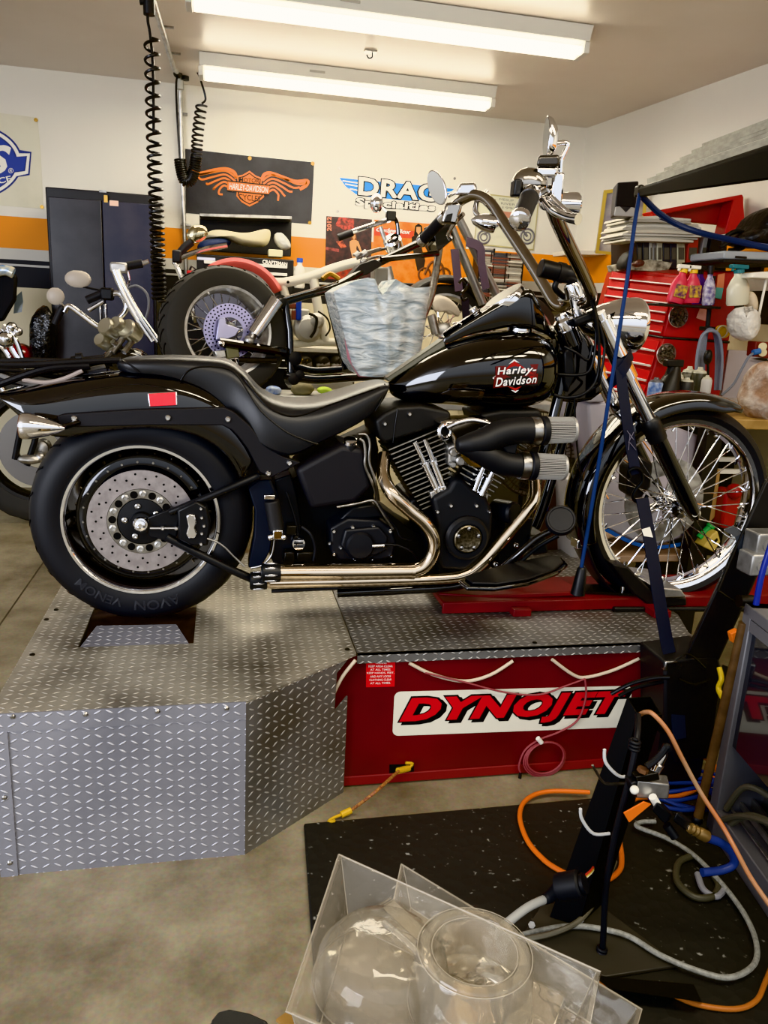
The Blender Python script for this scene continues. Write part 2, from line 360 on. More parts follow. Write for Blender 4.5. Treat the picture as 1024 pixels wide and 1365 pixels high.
MB().prism([V((XL, A.y, PT-.004)), V((XL, A.y, 0)), V((XL, BKY, 0)), V((XL, BKY, PT-.004))], (.005, 0, 0)).build('end_panel', TR2, dy, uv=True, flatsh=True)
sd = (V((Bp.x, Bp.y, 0))-V((A.x, A.y, 0))); Ls = sd.length; sd.normalize(); sn = V((sd.y, -sd.x, 0))
def sp_(l, z): return V((A.x, A.y, 0))+sd*l+V((0, 0, z))
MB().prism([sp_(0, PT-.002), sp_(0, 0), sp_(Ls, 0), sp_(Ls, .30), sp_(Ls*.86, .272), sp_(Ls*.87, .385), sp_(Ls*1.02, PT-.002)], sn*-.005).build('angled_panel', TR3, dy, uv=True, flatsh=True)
RY = YR+.012
MB().prism([V((Bp.x-.06, RY, PT-.008)), V((Dn.x-.02, RY, PT-.008)), V((Dn.x-.02, RY, .012)), V((Bp.x-.06, RY, .012))], (0, .006, 0)).build('side_panel', M('dyno_red', '600f13', .38, noise=(3, '4d0b0f')), dy)
MB().box(((Bp.x+Dn.x)/2, RY+.002, .02), (Dn.x-Bp.x, .012, .03)).build('foot_rail', M('dyno_red_dull', '74191b', .5), dy, bevel=.003)
MB().box(((Bp.x+Dn.x)/2, BKY-.02, PT/2), (Dn.x-Bp.x-.3, .01, PT-.02)).build('rear_panel', M('dyno_red', '600f13', .38), dy)
qs = Q((526, 922), (843, 914), (838, 969), (523, 981), RY)
qs = [V((q.x, RY, q.z)) for q in qs]
def rq(q, du, dv): return [qmap(q, du, dv), qmap(q, 1-du, dv), qmap(q, 1-du, 1-dv), qmap(q, du, 1-dv)]
def rrect(r, ax=1, n=5):
    o = []; ry = r*ax
    for cx, cy, a0 in ((1-r, 1-ry, 0), (r, 1-ry, 90), (r, ry, 180), (1-r, ry, 270)):
        for i in range(n+1):
            a = math.radians(a0+90*i/n); o.append((cx+r*math.cos(a), cy+ry*math.sin(a)))
    return o
sg = flatpoly(rrect(.025, 5), 'sign', M('sign_cream', 'dcd8c8', .4), dy, quad=qs)
tq = [qmap(qs, .03, .1), qmap(qs, .99, .06), qmap(qs, .965, .84), qmap(qs, .012, .86)]
sh = V((.011, 0, -.008))
text('DYNOJET', [p+sh for p in tq], 'lettering_shadow', M('sign_black', '0a0a0b', .5), sg, .0015, bold=.085, shear=.22, space=1.12)
text('DYNOJET', tq, 'lettering_outline', M('sign_black', '0a0a0b', .5), sg, .0017, bold=.085, shear=.22, space=1.12)
tq2 = [qmap(tq, .008, .05), qmap(tq, .992, .05), qmap(tq, .992, .95), qmap(tq, .008, .95)]
text('DYNOJET', tq2, 'lettering', M('sign_red', 'c01018', .4), sg, .0025, bold=.055, shear=.22, space=1.15)
wq = [V((q.x, RY, q.z)) for q in Q((488, 880), (527, 880), (526, 915), (488, 916), RY)]
ws = flatpoly([(0, 0), (1, 0), (1, 1), (0, 1)], 'warning_sticker', M('sticker_red', 'c5181c', .4), dy, quad=wq)
for i, s_ in enumerate(('WARNING', 'KEEP AREA CLEAR', 'AT ALL TIMES.', 'KEEP HANDS, FEET,', 'AND ANY LOOSE', 'CLOTHING CLEAR', 'AT ALL TIMES.')):
    w = len(s_)/36
    text(s_, [qmap(wq, .5-w, .05+i*.127), qmap(wq, .5+w, .05+i*.127), qmap(wq, .5+w, .13+i*.127), qmap(wq, .5-w, .13+i*.127)], 'lettering', M('sticker_white', 'e8d8d0', .5), ws, .0016, bold=.012)
hb = [V((q.x, RY, q.z)) for q in Q((519, 1019), (552, 1018), (552, 1032), (519, 1033), RY)]
flatpoly([(0, 0), (1, 0), (1, 1), (0, 1)], 'cable_slot', M('hole_black', '020202', .9), dy, quad=hb)
for px in ((677, 1022),): MB().cyl(V((P(*px, RY).x, RY-.001, P(*px, RY).z)), V((P(*px, RY).x, RY+.004, P(*px, RY).z)), .005).build('hole', M('hole_black', '020202', .9), dy)
for x, y in ((17, 955), (114, 952), (210, 948), (302, 944)):
    c = P(x, y, A.y-.003); MB().lathe([(.006, 0), (.006, .002), (.003, .005), (0, .005)], c, (0, -1, 0), 12).build('screw', STL, dy)
for x, y in ((6, 1063), (13, 1150)):
    c = P(x, y, A.y-.004); MB().lathe([(.006, 0), (.006, .002), (.003, .005), (0, .005)], c, (0, -1, 0), 12).build('screw', STL, dy)
for x, y in ((463, 866), (43, 873), (713, 857), (62, 826), (75, 813)):
    c = PZ(x, y, PT); MB().lathe([(.007, 0), (.007, .002), (.004, .004), (0, .004)], c, (0, 0, 1), 12).build('screw', DKS, dy)
# roller and its guard
RC = V((0, 2.276, PT-.225))
MB().cyl((HX0-.0, RC.y, RC.z), (HX1+.0, RC.y, RC.z), .222, n=64).build('roller', M('roller_steel', '6a5348', .28, .8, noise=(14, '3d2c25')), dy)
gq = [PZ(129, 834, PT+.012), PZ(235, 832, PT+.012), PZ(252, 858, PT-.0), PZ(107, 862, PT)]
MB().prism(gq, (0, 0, -.004)).build('roller_guard', TR2, dy, uv=True, flatsh=True)
MB().box(((HX0+HX1)/2, (HY0+HY1)/2, .1), (HX1-HX0+.02, HY1-HY0, .01)).build('well_floor', M('hole_black', '020202', .9), dy)
for x in (HX0-.004, HX1+.004): MB().box((x, (HY0+HY1)/2, .26), (.006, HY1-HY0, .31)).build('well_side', M('well_dark', '1a1614', .7), dy)
MB().box(((HX0+HX1)/2, HY0, .26), (HX1-HX0, .006, .31)).build('well_side', M('well_dark', '1a1614', .7), dy)
# ------------------------------------------------------------------ mat
mp = [PZ(405, 1097, .012), PZ(414, 1231, .012)]
mdir = (mp[1]-mp[0]).normalized(); mr_ = PZ(780, 1064, .012)-mp[0]
def mat_m():
    m = bpy.data.materials.new('mat_rubber'); m.use_nodes = True; nt = m.node_tree; L = nt.links; b = nt.nodes['Principled BSDF']
    g = nt.nodes.new('ShaderNodeNewGeometry'); vo = nt.nodes.new('ShaderNodeTexVoronoi'); vo.inputs['Scale'].default_value = 34; L.new(g.outputs['Position'], vo.inputs['Vector'])
    bp = nt.nodes.new('ShaderNodeBump'); bp.inputs['Strength'].default_value = .5; bp.inputs['Distance'].default_value = .004; L.new(vo.outputs['Distance'], bp.inputs['Height']); L.new(bp.outputs['Normal'], b.inputs['Normal'])
    n = nt.nodes.new('ShaderNodeTexNoise'); n.inputs['Scale'].default_value = 55; n.inputs['Detail'].default_value = 2; L.new(g.outputs['Position'], n.inputs['Vector'])
    r = nt.nodes.new('ShaderNodeValToRGB'); e = r.color_ramp.elements; e[0].position = .68; e[0].color = lin('222220'); e[1].position = .76; e[1].color = lin('8a8a84'); L.new(n.outputs['Fac'], r.inputs['Fac'])
    L.new(r.outputs['Color'], b.inputs['Base Color']); b.inputs['Roughness'].default_value = .6
    return m
rubber_mat = MB().prism([mp[0]+V((0, 0, -.012)), mp[0]+mr_*3.2+V((0, 0, -.012)), mp[0]+mr_*3.2+mdir*1.9+V((0, 0, -.012)), mp[0]+mdir*1.9+V((0, 0, -.012))], (0, 0, .012)).build('rubber_mat', mat_m(), bevel=.005)
tag(rubber_mat, 'black dimpled anti-fatigue rubber mat lying on the concrete floor before the dyno', 'mat')
# ------------------------------------------------------------------ the black motorcycle
YB = 2.276
def B(x, y, d=0): return P(x, y, YB-d)
def Bs(pl, d): return [B(x, y, d) for x, y in pl]
RA = V((-.218, YB, .73)); FA = V((1.474, YB, .757)); NY = V((0, -1, 0))
bike = thing('motorcycle', 'black cruiser motorcycle with tall handlebars standing on the tread plate dyno', 'motorcycle', ((RA.x+FA.x)/2, YB, PT))
def bolt(x, y, d, r=.0065, parent=bike, surf=None, mat=CHR):
    c = surf.hit(x, y) if surf else B(x, y, d)
    return MB().lathe([(r, -.004), (r, .003), (r*.7, .006), (r*.35, .006), (r*.3, .003), (0, .003)], c, NY, 12).build('bolt', mat, parent)
def pol(c, a, r, d): a = math.radians(a); return V((c.x+r*math.cos(a), YB-d, c.z+r*math.sin(a)))
def side(pl, d0, d1, name, mat, bevel=.004, parent=bike, seg=2, sub=0):
    mb = MB().prism(Bs(pl, d0), (0, d0-d1, 0)); o = mb.build(name, mat, parent, bevel=bevel, seg=seg, sub=sub); o_mb[o] = mb; return o
o_mb = {}
def btube(pl, r, name, mat, n=12, k=6, parent=bike):      # pl [(x, y, d)]
    return MB().tube([B(*p) for p in pl], r, n, k).build(name, mat, parent)
# ---- rear wheel
rw = thing('rear_wheel', None, None, RA); rw.parent = bike; rw.location = RA-W0[bike]
W0[rw] = RA
TY = [(.2, .085), (.214, .097), (.24, .104), (.27, .1), (.291, .084), (.302, .055), (.308, .02)]
TY = TY+[(r, -h) for r, h in TY[::-1]]
tmb = MB().lathe(TY, RA, NY, 96, True).m(1)
for a in range(0, 360, 15):
    e_ = V((math.cos(math.radians(a)), 0, math.sin(math.radians(a))))
    tmb.strap([pol(RA, a+t*7, r, h)+e_*.0006 for t, r, h in ((0, .2925, .083), (.5, .3025, .053), (1, .3075, .022))], .006, .0012, V((-e_.z, 0, e_.x)), 3)
tyre = tmb.build('tyre', [RUB, M('groove', '050505', .9)], rw)
def arc_text(body, c, a0, a1, r0_, r1_, d, name, mat, parent, bold=.02):
    def fn(u, w):
        a = lerp(a0, a1, u); r = lerp(r1_, r0_, w); return pol(c, a, r, d(r))
    return text(body, None, name, mat, parent, bold=bold, fn=fn)
LET = M('tyre_letter', '2c2d31', .45)
dd = lambda r: .1055-abs(r-.245)*.12
arc_text('AVON', RA, -66, -96, .232, .262, dd, 'lettering', LET, tyre)
arc_text('VENOM', RA, -104, -136, .232, .258, dd, 'lettering', LET, tyre)
rim = MB().lathe([(.2, .08), (.216, .094), (.213, .1), (.206, .1), (.2, .094), (.192, .075), (.186, .066)], RA, NY, 96, True)
rim.build('rim_lip', CHR, rw)
MB().lathe([(.2, .0945), (.196, .088), (.186, .068), (.182, .0665)], RA, NY, 96).build('rim_step', M('rim_mirror', '9d9a96', .05, 1), rw) if 0 else None
MB().lathe([(.2065, .0995), (.2, .094), (.19, .074), (.18, .066), (.178, .062), (.19, .06)], RA, NY, 96, True).build('rim_dish', M('rim_mirror', '8f8c88', .05, 1), rw)
BKC = M('black_chrome', '1c1d20', .08, .7, coat=1)
MB().lathe([(.2, .06), (.187, .067), (.18, .056), (.176, .058), (.17, .062), (.151, .062), (.147, .045), (.14, .02), (.06, .012), (.04, .03), (0, .03)], RA, NY, 96).build('rim', BKC, rw)
MB().lathe([(.2, -.08), (.2, .06), (.14, .0), (.05, -.05), (0, -.05)], RA, NY, 64).build('rim_barrel', BLK, rw)
for i in range(24): MB().cyl(pol(RA, i*15+4, .1605, .058), pol(RA, i*15+4, .1605, .066), .0042, .003, 8).build('rivet', STL, rw)
dsk = MB(); dD = .1
dsk.lathe([(.145, dD-.005), (.145, dD), (.093, dD), (.093, dD-.005)], RA, NY, 80, True).m(1)
for j, (r, n, o_) in enumerate(((.134, 15, 0), (.121, 15, 12), (.107, 15, 6))):
    for i in range(n): dsk.cyl(pol(RA, i*24+o_, r, dD), pol(RA, i*24+o_, r, dD+.0006), .0032, n=10)
disc = dsk.build('brake_disc', [M('disc_steel', 'b7b1b3', .32, .8, noise=(40, 'a29c9e')), M('hole_black', '020202', .9)], rw)
car = MB().lathe([(.092, dD-.006), (.092, dD+.001), (.066, dD+.001), (.06, dD-.01)], RA, NY, 48)
car.build('disc_carrier', STL, disc)
MB().lathe([(.064, dD-.015), (.064, dD), (.03, dD+.004), (.028, dD+.02), (0, dD+.02)], RA, NY, 40).build('hub', SAT, rw)
for i in range(10):
    a = i*36+14
    MB().lathe([(.0098, 0), (.0098, .004), (.006, .006), (.0058, .002), (0, .002)], pol(RA, a, .079, dD), NY, 14).build('bobbin', ALU, disc)
    MB().lathe([(.0105, .0008), (.0105, .0018), (0, .0018)], pol(RA, a+18, .078, dD), NY, 14).build('vent_hole', M('hole_black', '020202', .9), disc)
for i in range(5): MB().lathe([(.008, 0), (.008, .005), (.004, .007), (0, .005)], pol(RA, i*72+30, .045, dD+.002), NY, 12).build('hub_bolt', STL, rw)
MB().lathe([(.021, dD+.01), (.021, dD+.03), (.018, dD+.034), (.015, dD+.034), (.014, dD+.047), (.007, dD+.05), (.005, dD+.047), (0, dD+.047)], RA, NY, 24).build('axle_nut', CHR, bike)
# ---- swingarm
dS = .128
btube([(226, 683, dS), (262, 669, dS), (308, 650, dS), (345, 634, .11)], [.009, .011, .011, .012], 'swingarm_tube', SAT)
btube([(222, 716, dS), (260, 736, dS), (310, 760, dS), (345, 776, .12)], [.011, .012, .012, .012], 'swingarm_tube', SAT)
side([(196, 690), (232, 676), (240, 683), (236, 716), (226, 722), (198, 716)], dS-.004, dS-.02, 'axle_plate', SAT)
btube([(200, 704, dS+.008), (236, 704, dS+.008)], .003, 'adjuster_rod', CHR, k=1)
bolt(217, 704, dS+.006); bolt(235, 704, dS+.004)
cal = side([(236, 680), (262, 668), (276, 676), (281, 700), (277, 728), (256, 728), (238, 720)], .15, .1, 'brake_caliper', SAT, .006)
side([(248, 688), (253, 685), (260, 687), (262, 696), (260, 704), (263, 712), (259, 718), (251, 718), (248, 712), (251, 702)], .158, .148, 'caliper_badge', CHR, .003, cal)
for x, y in ((268, 678), (272, 701), (268, 725), (269, 690), (269, 711)): bolt(x, y, .15, .005, cal)
btube([(276, 718, .15), (288, 722, .15), (300, 730, .15), (312, 742, .15), (326, 755, .15)], .003, 'brake_line', STL)
# ---- rear fender
def shell(st, name, mat, parent, nn=20, pw=.55, sol=.004, body=False):
    rings = []
    for (tx, ty), (bx, by), w in st:
        t = B(tx, ty); b = B(bx, by, w); ring = []
        for i in range(nn+1):
            a = PI*i/nn; c, s_ = math.cos(a), math.sin(a)
            k = max(s_, 0)**pw
            ring.append(V((lerp(b.x, t.x, k), YB-w*(abs(c)**pw)*(1 if c >= 0 else -1), lerp(b.z, t.z, k))))
        if body:
            for i in range(1, nn//2): 
                u = -1+2*i/(nn//2); ring.append(V((b.x, YB-w*u, b.z)))
        rings.append(ring)
    mb = MB(); n = len(rings[0]); vs = [p for r in rings for p in r]
    if body: mb.loft(rings)
    else: mb.add(vs, [(j*n+i, j*n+i+1, (j+1)*n+i+1, (j+1)*n+i) for j in range(len(rings)-1) for i in range(n-1)])
    o = mb.build(name, mat, parent, solid=0 if body else sol, sub=1, ang=60); return o, mb
def smooth_st(st, k=4):
    vs = [V((a[0], a[1], 0)) for a, b, w in st]; bs = [V((b[0], b[1], w)) for a, b, w in st]
    A_, B_ = cat(vs, k), cat(bs, k); return [((a.x, a.y), (b.x, b.y), b.z) for a, b in zip(A_, B_)]
fst = smooth_st([((6, 521), (8, 538), .1), ((32, 516), (32, 560), .118), ((72, 508), (76, 584), .124), ((130, 498), (140, 575), .126), ((200, 492), (200, 571), .126), ((260, 500), (258, 580), .126), ((312, 530), (300, 606), .126), ((350, 580), (322, 642), .124)])
rf, rfm = shell(fst, 'rear_fender', BLK, bike)
MB().tube([rfm.hit(x, y, .001) for x, y in ((14, 531), (40, 539), (80, 533), (120, 521), (160, 515), (200, 514), (250, 525), (290, 541))], .0025, 8).build('fender_crease', BLK, rf)
fr = [rfm.hit(x, y, .004) for x, y in ((197, 524), (236, 522), (237, 540), (199, 542))]
rq_ = MB().prism(fr, (0, -.006, 0)).build('reflector_bezel', CHR, bike, bevel=.002)
MB().prism([lerp(p, sum(fr, V())/4, .1)+V((0, -.006, 0)) for p in fr], (0, -.003, 0)).build('red_reflector', M('reflector_red', 'e0102a', .25, emit=.15, bump=(900, .5, .001)), rq_)
dT = .145
side([(76, 555), (85, 552), (180, 546), (299, 543), (312, 549), (332, 566), (352, 592), (376, 608), (401, 617), (361, 637), (346, 629), (330, 598), (318, 582), (309, 573), (296, 567), (200, 567), (80, 570)], dT, dT-.022, 'fender_strut', WRK, .003)
for x, y in ((99, 558), (224, 557), (304, 559), (358, 631), (386, 617)): bolt(x, y, dT, .008)
ts = MB().lathe([(0, 0), (.004, .001), (.012, .014), (.022, .04), (.03, .07), (.033, .085), (.0335, .1), (.031, .104)], B(87, 571, .19), B(38, 568, .19)-B(87, 571, .19), 32)
tso = ts.build('turn_signal', CHR, bike)
MB().lathe([(.031, .1), (.03, .106), (0, .112)], B(87, 571, .19), B(38, 568, .19)-B(87, 571, .19), 32).build('lens', M('lens_smoke', '5a3526', .15, coat=1), tso)
btube([(82, 570, .19), (95, 566, .16), (105, 563, .14)], .008, 'signal_stem', BLK)
# ---- seat
LTH = M('leather', '27282a', .36, bump=(260, .12, .001)); LTH2 = M('leather_top', '34332f', .33, bump=(240, .15, .001))
sst = smooth_st([((157, 486), (159, 494), .05), ((166, 477), (174, 498), .085), ((215, 474), (222, 503), .1), ((265, 475), (270, 520), .105), ((303, 479), (303, 548), .115), ((326, 494), (323, 572), .13), ((347, 517), (345, 594), .15), ((368, 529), (368, 606), .16), ((395, 533), (392, 609), .16), ((426, 530), (424, 594), .155), ((466, 518), (468, 572), .135), ((500, 508), (497, 553), .11), ((515, 508), (514, 530), .09)])
seat, stm = shell(sst, 'seat', LTH, bike, pw=.42, body=True)
for pl in (((163, 481), (176, 488), (186, 497)), ((241, 507), (249, 496), (262, 490), (285, 489), (306, 493), (318, 503), (332, 524), (349, 549), (379, 574), (405, 586), (424, 592)), ((307, 480), (322, 500), (340, 524), (362, 546), (395, 555), (440, 540), (480, 526), (506, 517)), ((513, 512), (510, 530), (500, 548))):
    MB().tube([stm.hit(x, y, .0008) for x, y in pl], .0022, 6).build('seat_piping', M('piping', '0c0c0d', .4), seat)
# ---- fuel tank
tst = smooth_st([((521, 513), (523, 527), .02), ((537, 500), (537, 534), .055), ((568, 476), (570, 539), .1), ((605, 457), (608, 543), .135), ((645, 445), (648, 546), .155), ((685, 440), (688, 547), .16), ((712, 442), (714, 544), .152), ((730, 452), (731, 535), .13), ((739, 468), (739, 516), .09), ((741, 482), (741, 502), .045)], 5)
rings = []
for (tx, ty), (bx, by), w in tst:
    t = B(tx, ty, .05); b = B(bx, by, w*.6); ring = []
    for i in range(28):
        a = 2*PI*i/28; c, s_ = math.cos(a), math.sin(a)
        kz = .5+.5*(abs(s_)**.8)*(1 if s_ > 0 else -1)
        ring.append(V((lerp(b.x, t.x, kz), YB-w*(abs(c)**.75)*(1 if c > 0 else -1), lerp(b.z, t.z, kz))))
    rings.append(ring)
tkm = MB().loft(rings); tank = tkm.build('fuel_tank', BLK, bike, sub=1, ang=70)
c = tkm.hit(693, 440)
cap = MB().lathe([(.035, -.012), (.036, .004), (.033, .012), (.031, .012), (.029, .007), (0, .009)], c, (0, -.25, 1), 28)
cap.build('filler_cap', CHR, tank)
# emblem
ER = M('emblem_red', '9c1d1a', .35); EW = M('emblem_white', 'e9e6e2', .35); EK = M('emblem_black', '0a0a0a', .4)
def onT(pl, name, mat, lift): 
    pts = [tkm.hit(x, y, lift) for x, y in pl]; return MB().add(pts, [list(range(len(pts)))]).build(name, mat, emb, flatsh=True, fix=False)
emb = thing('tank_emblem', None, None, tkm.hit(686, 501)); emb.parent = tank; emb.location = W0[emb]-W0[tank]
onT([(685.5, 479), (716.5, 500), (687, 523.5), (656.5, 504)], 'diamond_edge', EW, .0012)
onT([(685.5, 481.2), (713.5, 500), (687, 521), (659.5, 503.8)], 'diamond', ER, .0018)
def tankq(a, b, c_, d_, l): return [tkm.hit(*a, l), tkm.hit(*b, l), tkm.hit(*c_, l), tkm.hit(*d_, l)]
for (s_, q) in (('Harley-', ((662.5, 490), (716, 487), (712, 499.5), (663, 502.3))), ('Davidson', ((661, 503.3), (715.5, 499.5), (714, 510), (660, 515)))):
    ln = onT([(q[0][0]-2, q[0][1]-1.6), (q[1][0]+1.5, q[1][1]-1.8), (q[2][0]+1.5, q[2][1]+1.2), (q[3][0]-2.5, q[3][1]+1.8)], 'banner', EK if 0 else M('emblem_dark', '5e1512', .4), .0022)
    qq = tankq(*q, .003)
    text(s_, qq, 'lettering_outline', EK, emb, .0002, bold=.05, shear=.15, space=1.1)
    text(s_, qq, 'lettering', EW, emb, .0012, bold=.018, shear=.15, space=1.13)
# ---- dash console
def B2(a, d): return B(a[0], a[1], d)
cr = []
for (tx, ty), (bx, by), w in (((513, 503), (518, 509), .03), ((560, 471), (566, 479), .034), ((589, 451), (594, 462), .036)):
    t, b = B(tx, ty, 0), B(bx, by, w); cr.append([V((b.x, YB-w, b.z)), V((t.x, YB-w*.8, t.z)), V((t.x, YB+w*.8, t.z)), V((b.x, YB+w, b.z))])
MB().loft(cr).build('tank_strip', M('strip_leather', '4a4a40', .3), tank, bevel=.003)
con, _ = shell(smooth_st([((588, 449), (590, 458), .03), ((594, 445), (598, 458), .036), ((620, 428), (628, 446), .042), ((650, 408), (660, 440), .052), ((676, 392), (684, 436), .062), ((697, 385), (710, 438), .06), ((706, 392), (720, 442), .054), ((718, 416), (730, 446), .045), ((732, 444), (738, 454), .028)]), 'dash_console', BLK, tank, pw=.28, body=True)
tp = [B(590, 446, .03), B(640, 413, .03), B(640, 413, -.03), B(590, 446, -.03)]
MB().prism(tp, (.0, 0, .006)).build('console_trim', CHR, con, bevel=.003)
ax = (B(676, 390)-B(650, 408)).normalized(); upv = V((-ax.z, 0, ax.x))
sc_ = B(674, 398, 0)
MB().lathe([(.063, -.012), (.064, .006), (.06, .013), (.055, .013)], sc_, upv, 40).build('speedometer_bezel', CHR, con)
MB().lathe([(.056, .01), (0, .011)], sc_, upv, 40).build('speedometer_face', M('dial_face', 'cfcdb4', .12, coat=1), con)
MB().cyl(B(634, 418, 0), B(634, 418, 0)+upv*.018, .012).build('ignition_switch', CHR, con)
MB().sph(B(613, 434, 0)+upv*.006, (.02, .012, .006)).build('console_badge', CHR, con)
# ---- engine
eng = thing('engine', None, None, B(600, 700)); eng.parent = bike; eng.location = W0[eng]-W0[bike]
side([(382, 648), (420, 612), (500, 575), (505, 600), (498, 668), (540, 700), (575, 720), (600, 772), (470, 774), (385, 772), (372, 720)], .04, -.12, 'crankcase_core', M('deep_black', '08090a', .6), .004, eng)
side([(545, 668), (600, 640), (680, 690), (668, 745), (640, 772), (590, 772)], .1, -.12, 'crankcase', SAT, .01, eng)
FIN = M('fin_black', '0f1011', .4); FED = M('fin_edge', 'a9a7a0', .3, .9)
def cylinder(top, bot, n, w0, w1, tilt):
    a, b = B(*top), B(*bot); mb = MB(); axd = (b-a).normalized(); xd = V((axd.z, 0, -axd.x))
    if xd.x < 0: xd = -xd
    R_ = Matrix((xd, V((0, 1, 0)), axd)).transposed()
    for i in range(n):
        t = i/(n-1); c = lerp(a, b, t); w = lerp(w0, w1, t**1.4); L_ = (b-a).length/n
        mb.m(0).box(c, (w, .15, L_*.42), R_); mb.m(1).box(c+V((0, -.0755, 0)), (w*.97, .002, L_*.26), R_)
    mb.m(0).cyl(a, b, w1*.42)
    return mb.build('cylinder', [FIN, FED], eng)
cylinder((545, 580, .06), (575, 662, .06), 15, .165, .105, 0)
cylinder((662, 575, .06), (612, 660, .06), 15, .165, .105, 0)
rc = side([(500, 561), (512, 551), (530, 542), (562, 540), (600, 548), (603, 557), (580, 571), (513, 592), (505, 585)], .125, -.1, 'rocker_cover', M('engine_black', '1a1a1a', .5, bump=(500, .25, .0008)), .012, eng, 4)
for x, y in ((513, 565), (546, 552)): bolt(x, y, .127, .006, rc)
MB().tube([B(524, 590, .126), B(527, 566, .127), B(530, 545, .125)], .0015, 6).build('cover_seam', FIN, rc)
side([(640, 552), (670, 546), (722, 546), (726, 560), (700, 575), (648, 580)], .1, -.1, 'rocker_cover', M('engine_black', '1a1a1a', .5, bump=(500, .25, .0008)), .012, eng, 4)
def pushrod(a, b, d=.145):
    p, q = B(*a, d), B(*b, d)
    MB().cyl(p, lerp(p, q, .5), .0075).cyl(lerp(p, q, .42), q, .0105).cyl(lerp(p, q, .42), lerp(p, q, .46), .0125).cyl(lerp(p, q, .93), q, .0135).build('pushrod_tube', CHR, eng)
pushrod((553, 589), (583, 655)); pushrod((566, 585), (592, 652))
pushrod((646, 618), (632, 655), .15); pushrod((660, 622), (642, 660), .155)
side([(573, 656), (597, 648), (600, 657), (598, 664), (576, 668)], .155, .1, 'tappet_block', ALU, .004, eng)
side([(632, 652), (652, 660), (650, 670), (644, 668), (628, 660)], .155, .1, 'tappet_block', ALU, .004, eng)
ccm = side([(576, 664), (598, 652), (606, 638), (618, 638), (630, 652), (650, 664), (658, 686), (656, 716), (642, 744), (622, 762), (590, 760), (578, 738), (583, 700)], .17, .06, 'cam_cover', M('cam_black', '1d1e20', .5, bump=(600, .2, .0008)), .014, eng, 4)
c = B(621, 716, .17)
MB().lathe([(.066, -.01), (.066, .012), (.058, .02), (.046, .021), (.044, .016), (0, .016)], c, NY, 48).build('cam_cover_dome', M('cam_black', '1d1e20', .5), ccm)
md = MB().lathe([(.041, .014), (.041, .022), (.038, .024), (.034, .022), (.0, .0225)], c, NY, 40).build('medallion', M('medallion', '7d7566', .3, .9, noise=(120, '3b372f')), ccm)
arc_text('MOTORCYCLES', c, 168, 12, .024, .032, lambda r: .1935, 'lettering', M('medal_dark', '1d1a15', .5), md, .02)
arc_text('POWERED', c, 230, 310, .031, .024, lambda r: .1935, 'lettering', M('medal_dark', '1d1a15', .5), md, .02)
for i in range(5): MB().lathe([(.0055, 0), (.0055, .004), (0, .005)], pol(c, 90+72*i, .032, .1925), NY, 10).build('bolt', CHR, md)
for x, y in ((583, 682), (601, 674), (635, 674), (652, 682), (647, 716), (632, 705)): bolt(x, y, .172, .006, ccm)
MB().lathe([(.034, -.03), (.034, .04), (.028, .048), (0, .048)], B(671, 681, .1), (.5, -1, .1), 28).build('oil_filter', SAT, eng)
tcm = side([(440, 704), (452, 697), (464, 691), (506, 693), (523, 704), (529, 724), (524, 743), (506, 748), (452, 748), (441, 735)], .13, .02, 'transmission_cover', M('trans_black', '1e1f22', .45), .008, eng, 3)
side([(460, 706), (506, 702), (518, 716), (516, 734), (500, 742), (466, 742), (454, 728)], .142, .128, 'cover_step', M('trans_black', '1e1f22', .45), .008, tcm, 3)
MB().lathe([(.04, 0), (.042, .005), (.036, .012), (0, .014)], B(480, 727, .142), NY, 32).build('cover_step', M('trans_black', '1e1f22', .45), tcm)
for x, y in ((445, 708), (470, 703), (498, 702), (520, 708), (439, 724), (454, 730), (445, 739), (473, 746), (496, 745), (521, 741)): bolt(x, y, .131, .0062, tcm)
side([(452, 694), (470, 676), (500, 672), (512, 690)], .11, .0, 'transmission_case', SAT, .006, eng)
btube([(490, 727, .15), (512, 726, .15), (530, 727, .15), (548, 735, .15), (556, 745, .12)], .0035, 'clutch_cable', SAT)
btube([(496, 728, .151), (512, 727, .151)], .0055, 'cable_ferrule', CHR)
# intake
side([(586, 564), (598, 560), (650, 558), (660, 566), (640, 584), (626, 604), (608, 606), (604, 584)], .2, .1, 'intake_bracket', M('bracket_chrome', 'c9c4bd', .12, 1), .01, eng, 3)
MB().ring(B(593, 575, .215), (.35, -1, .1), .019, .006).build('bracket_eye', CHR, eng)
MB().lathe([(.018, .0), (0, .002)], B(593, 575, .21), (.35, -1, .1), 24).build('eye_recess', M('deep_black', '08090a', .6), eng)
btube([(596, 570, .22), (612, 563, .225), (632, 560, .225), (658, 568, .22)], .008, 'bracket_rim', CHR)
cb = side([(598, 596), (606, 592), (630, 604), (640, 618), (632, 624), (618, 620), (598, 622)], .17, .05, 'carburettor', ALU, .006, eng)
for x, y, r in ((603, 602, .012), (612, 613, .014), (602, 618, .009), (626, 617, .01)): MB().lathe([(r, 0), (r, .018), (r*.7, .022), (0, .022)], B(x, y, .17), NY, 16).build('carburettor_fitting', ALU, cb)
btube([(617, 606, .2), (628, 618, .19), (640, 620, .17)], .007, 'brass_elbow', M('brass', '9a7a3c', .3, .9))
dA = .26
INT = M('intake_black', '1e1f21', .5, bump=(500, .15, .0006))
MB().tube([B(609, 593, dA), B(625, 592, dA), B(645, 588, dA), B(668, 578, dA), B(690, 574, dA), B(712, 574, dA)], [.016, .03, .037, .038, .037, .037], 28).tube([B(612, 595, dA), B(632, 600, dA), B(652, 609, dA), B(672, 618, dA), B(700, 621, dA)], [.014, .028, .034, .034, .034], 28).build('intake_tube', INT, eng, ang=60)
side([(668, 594), (692, 588), (688, 606), (676, 604)], dA+.01, dA-.01, 'intake_web', INT, .004, eng)
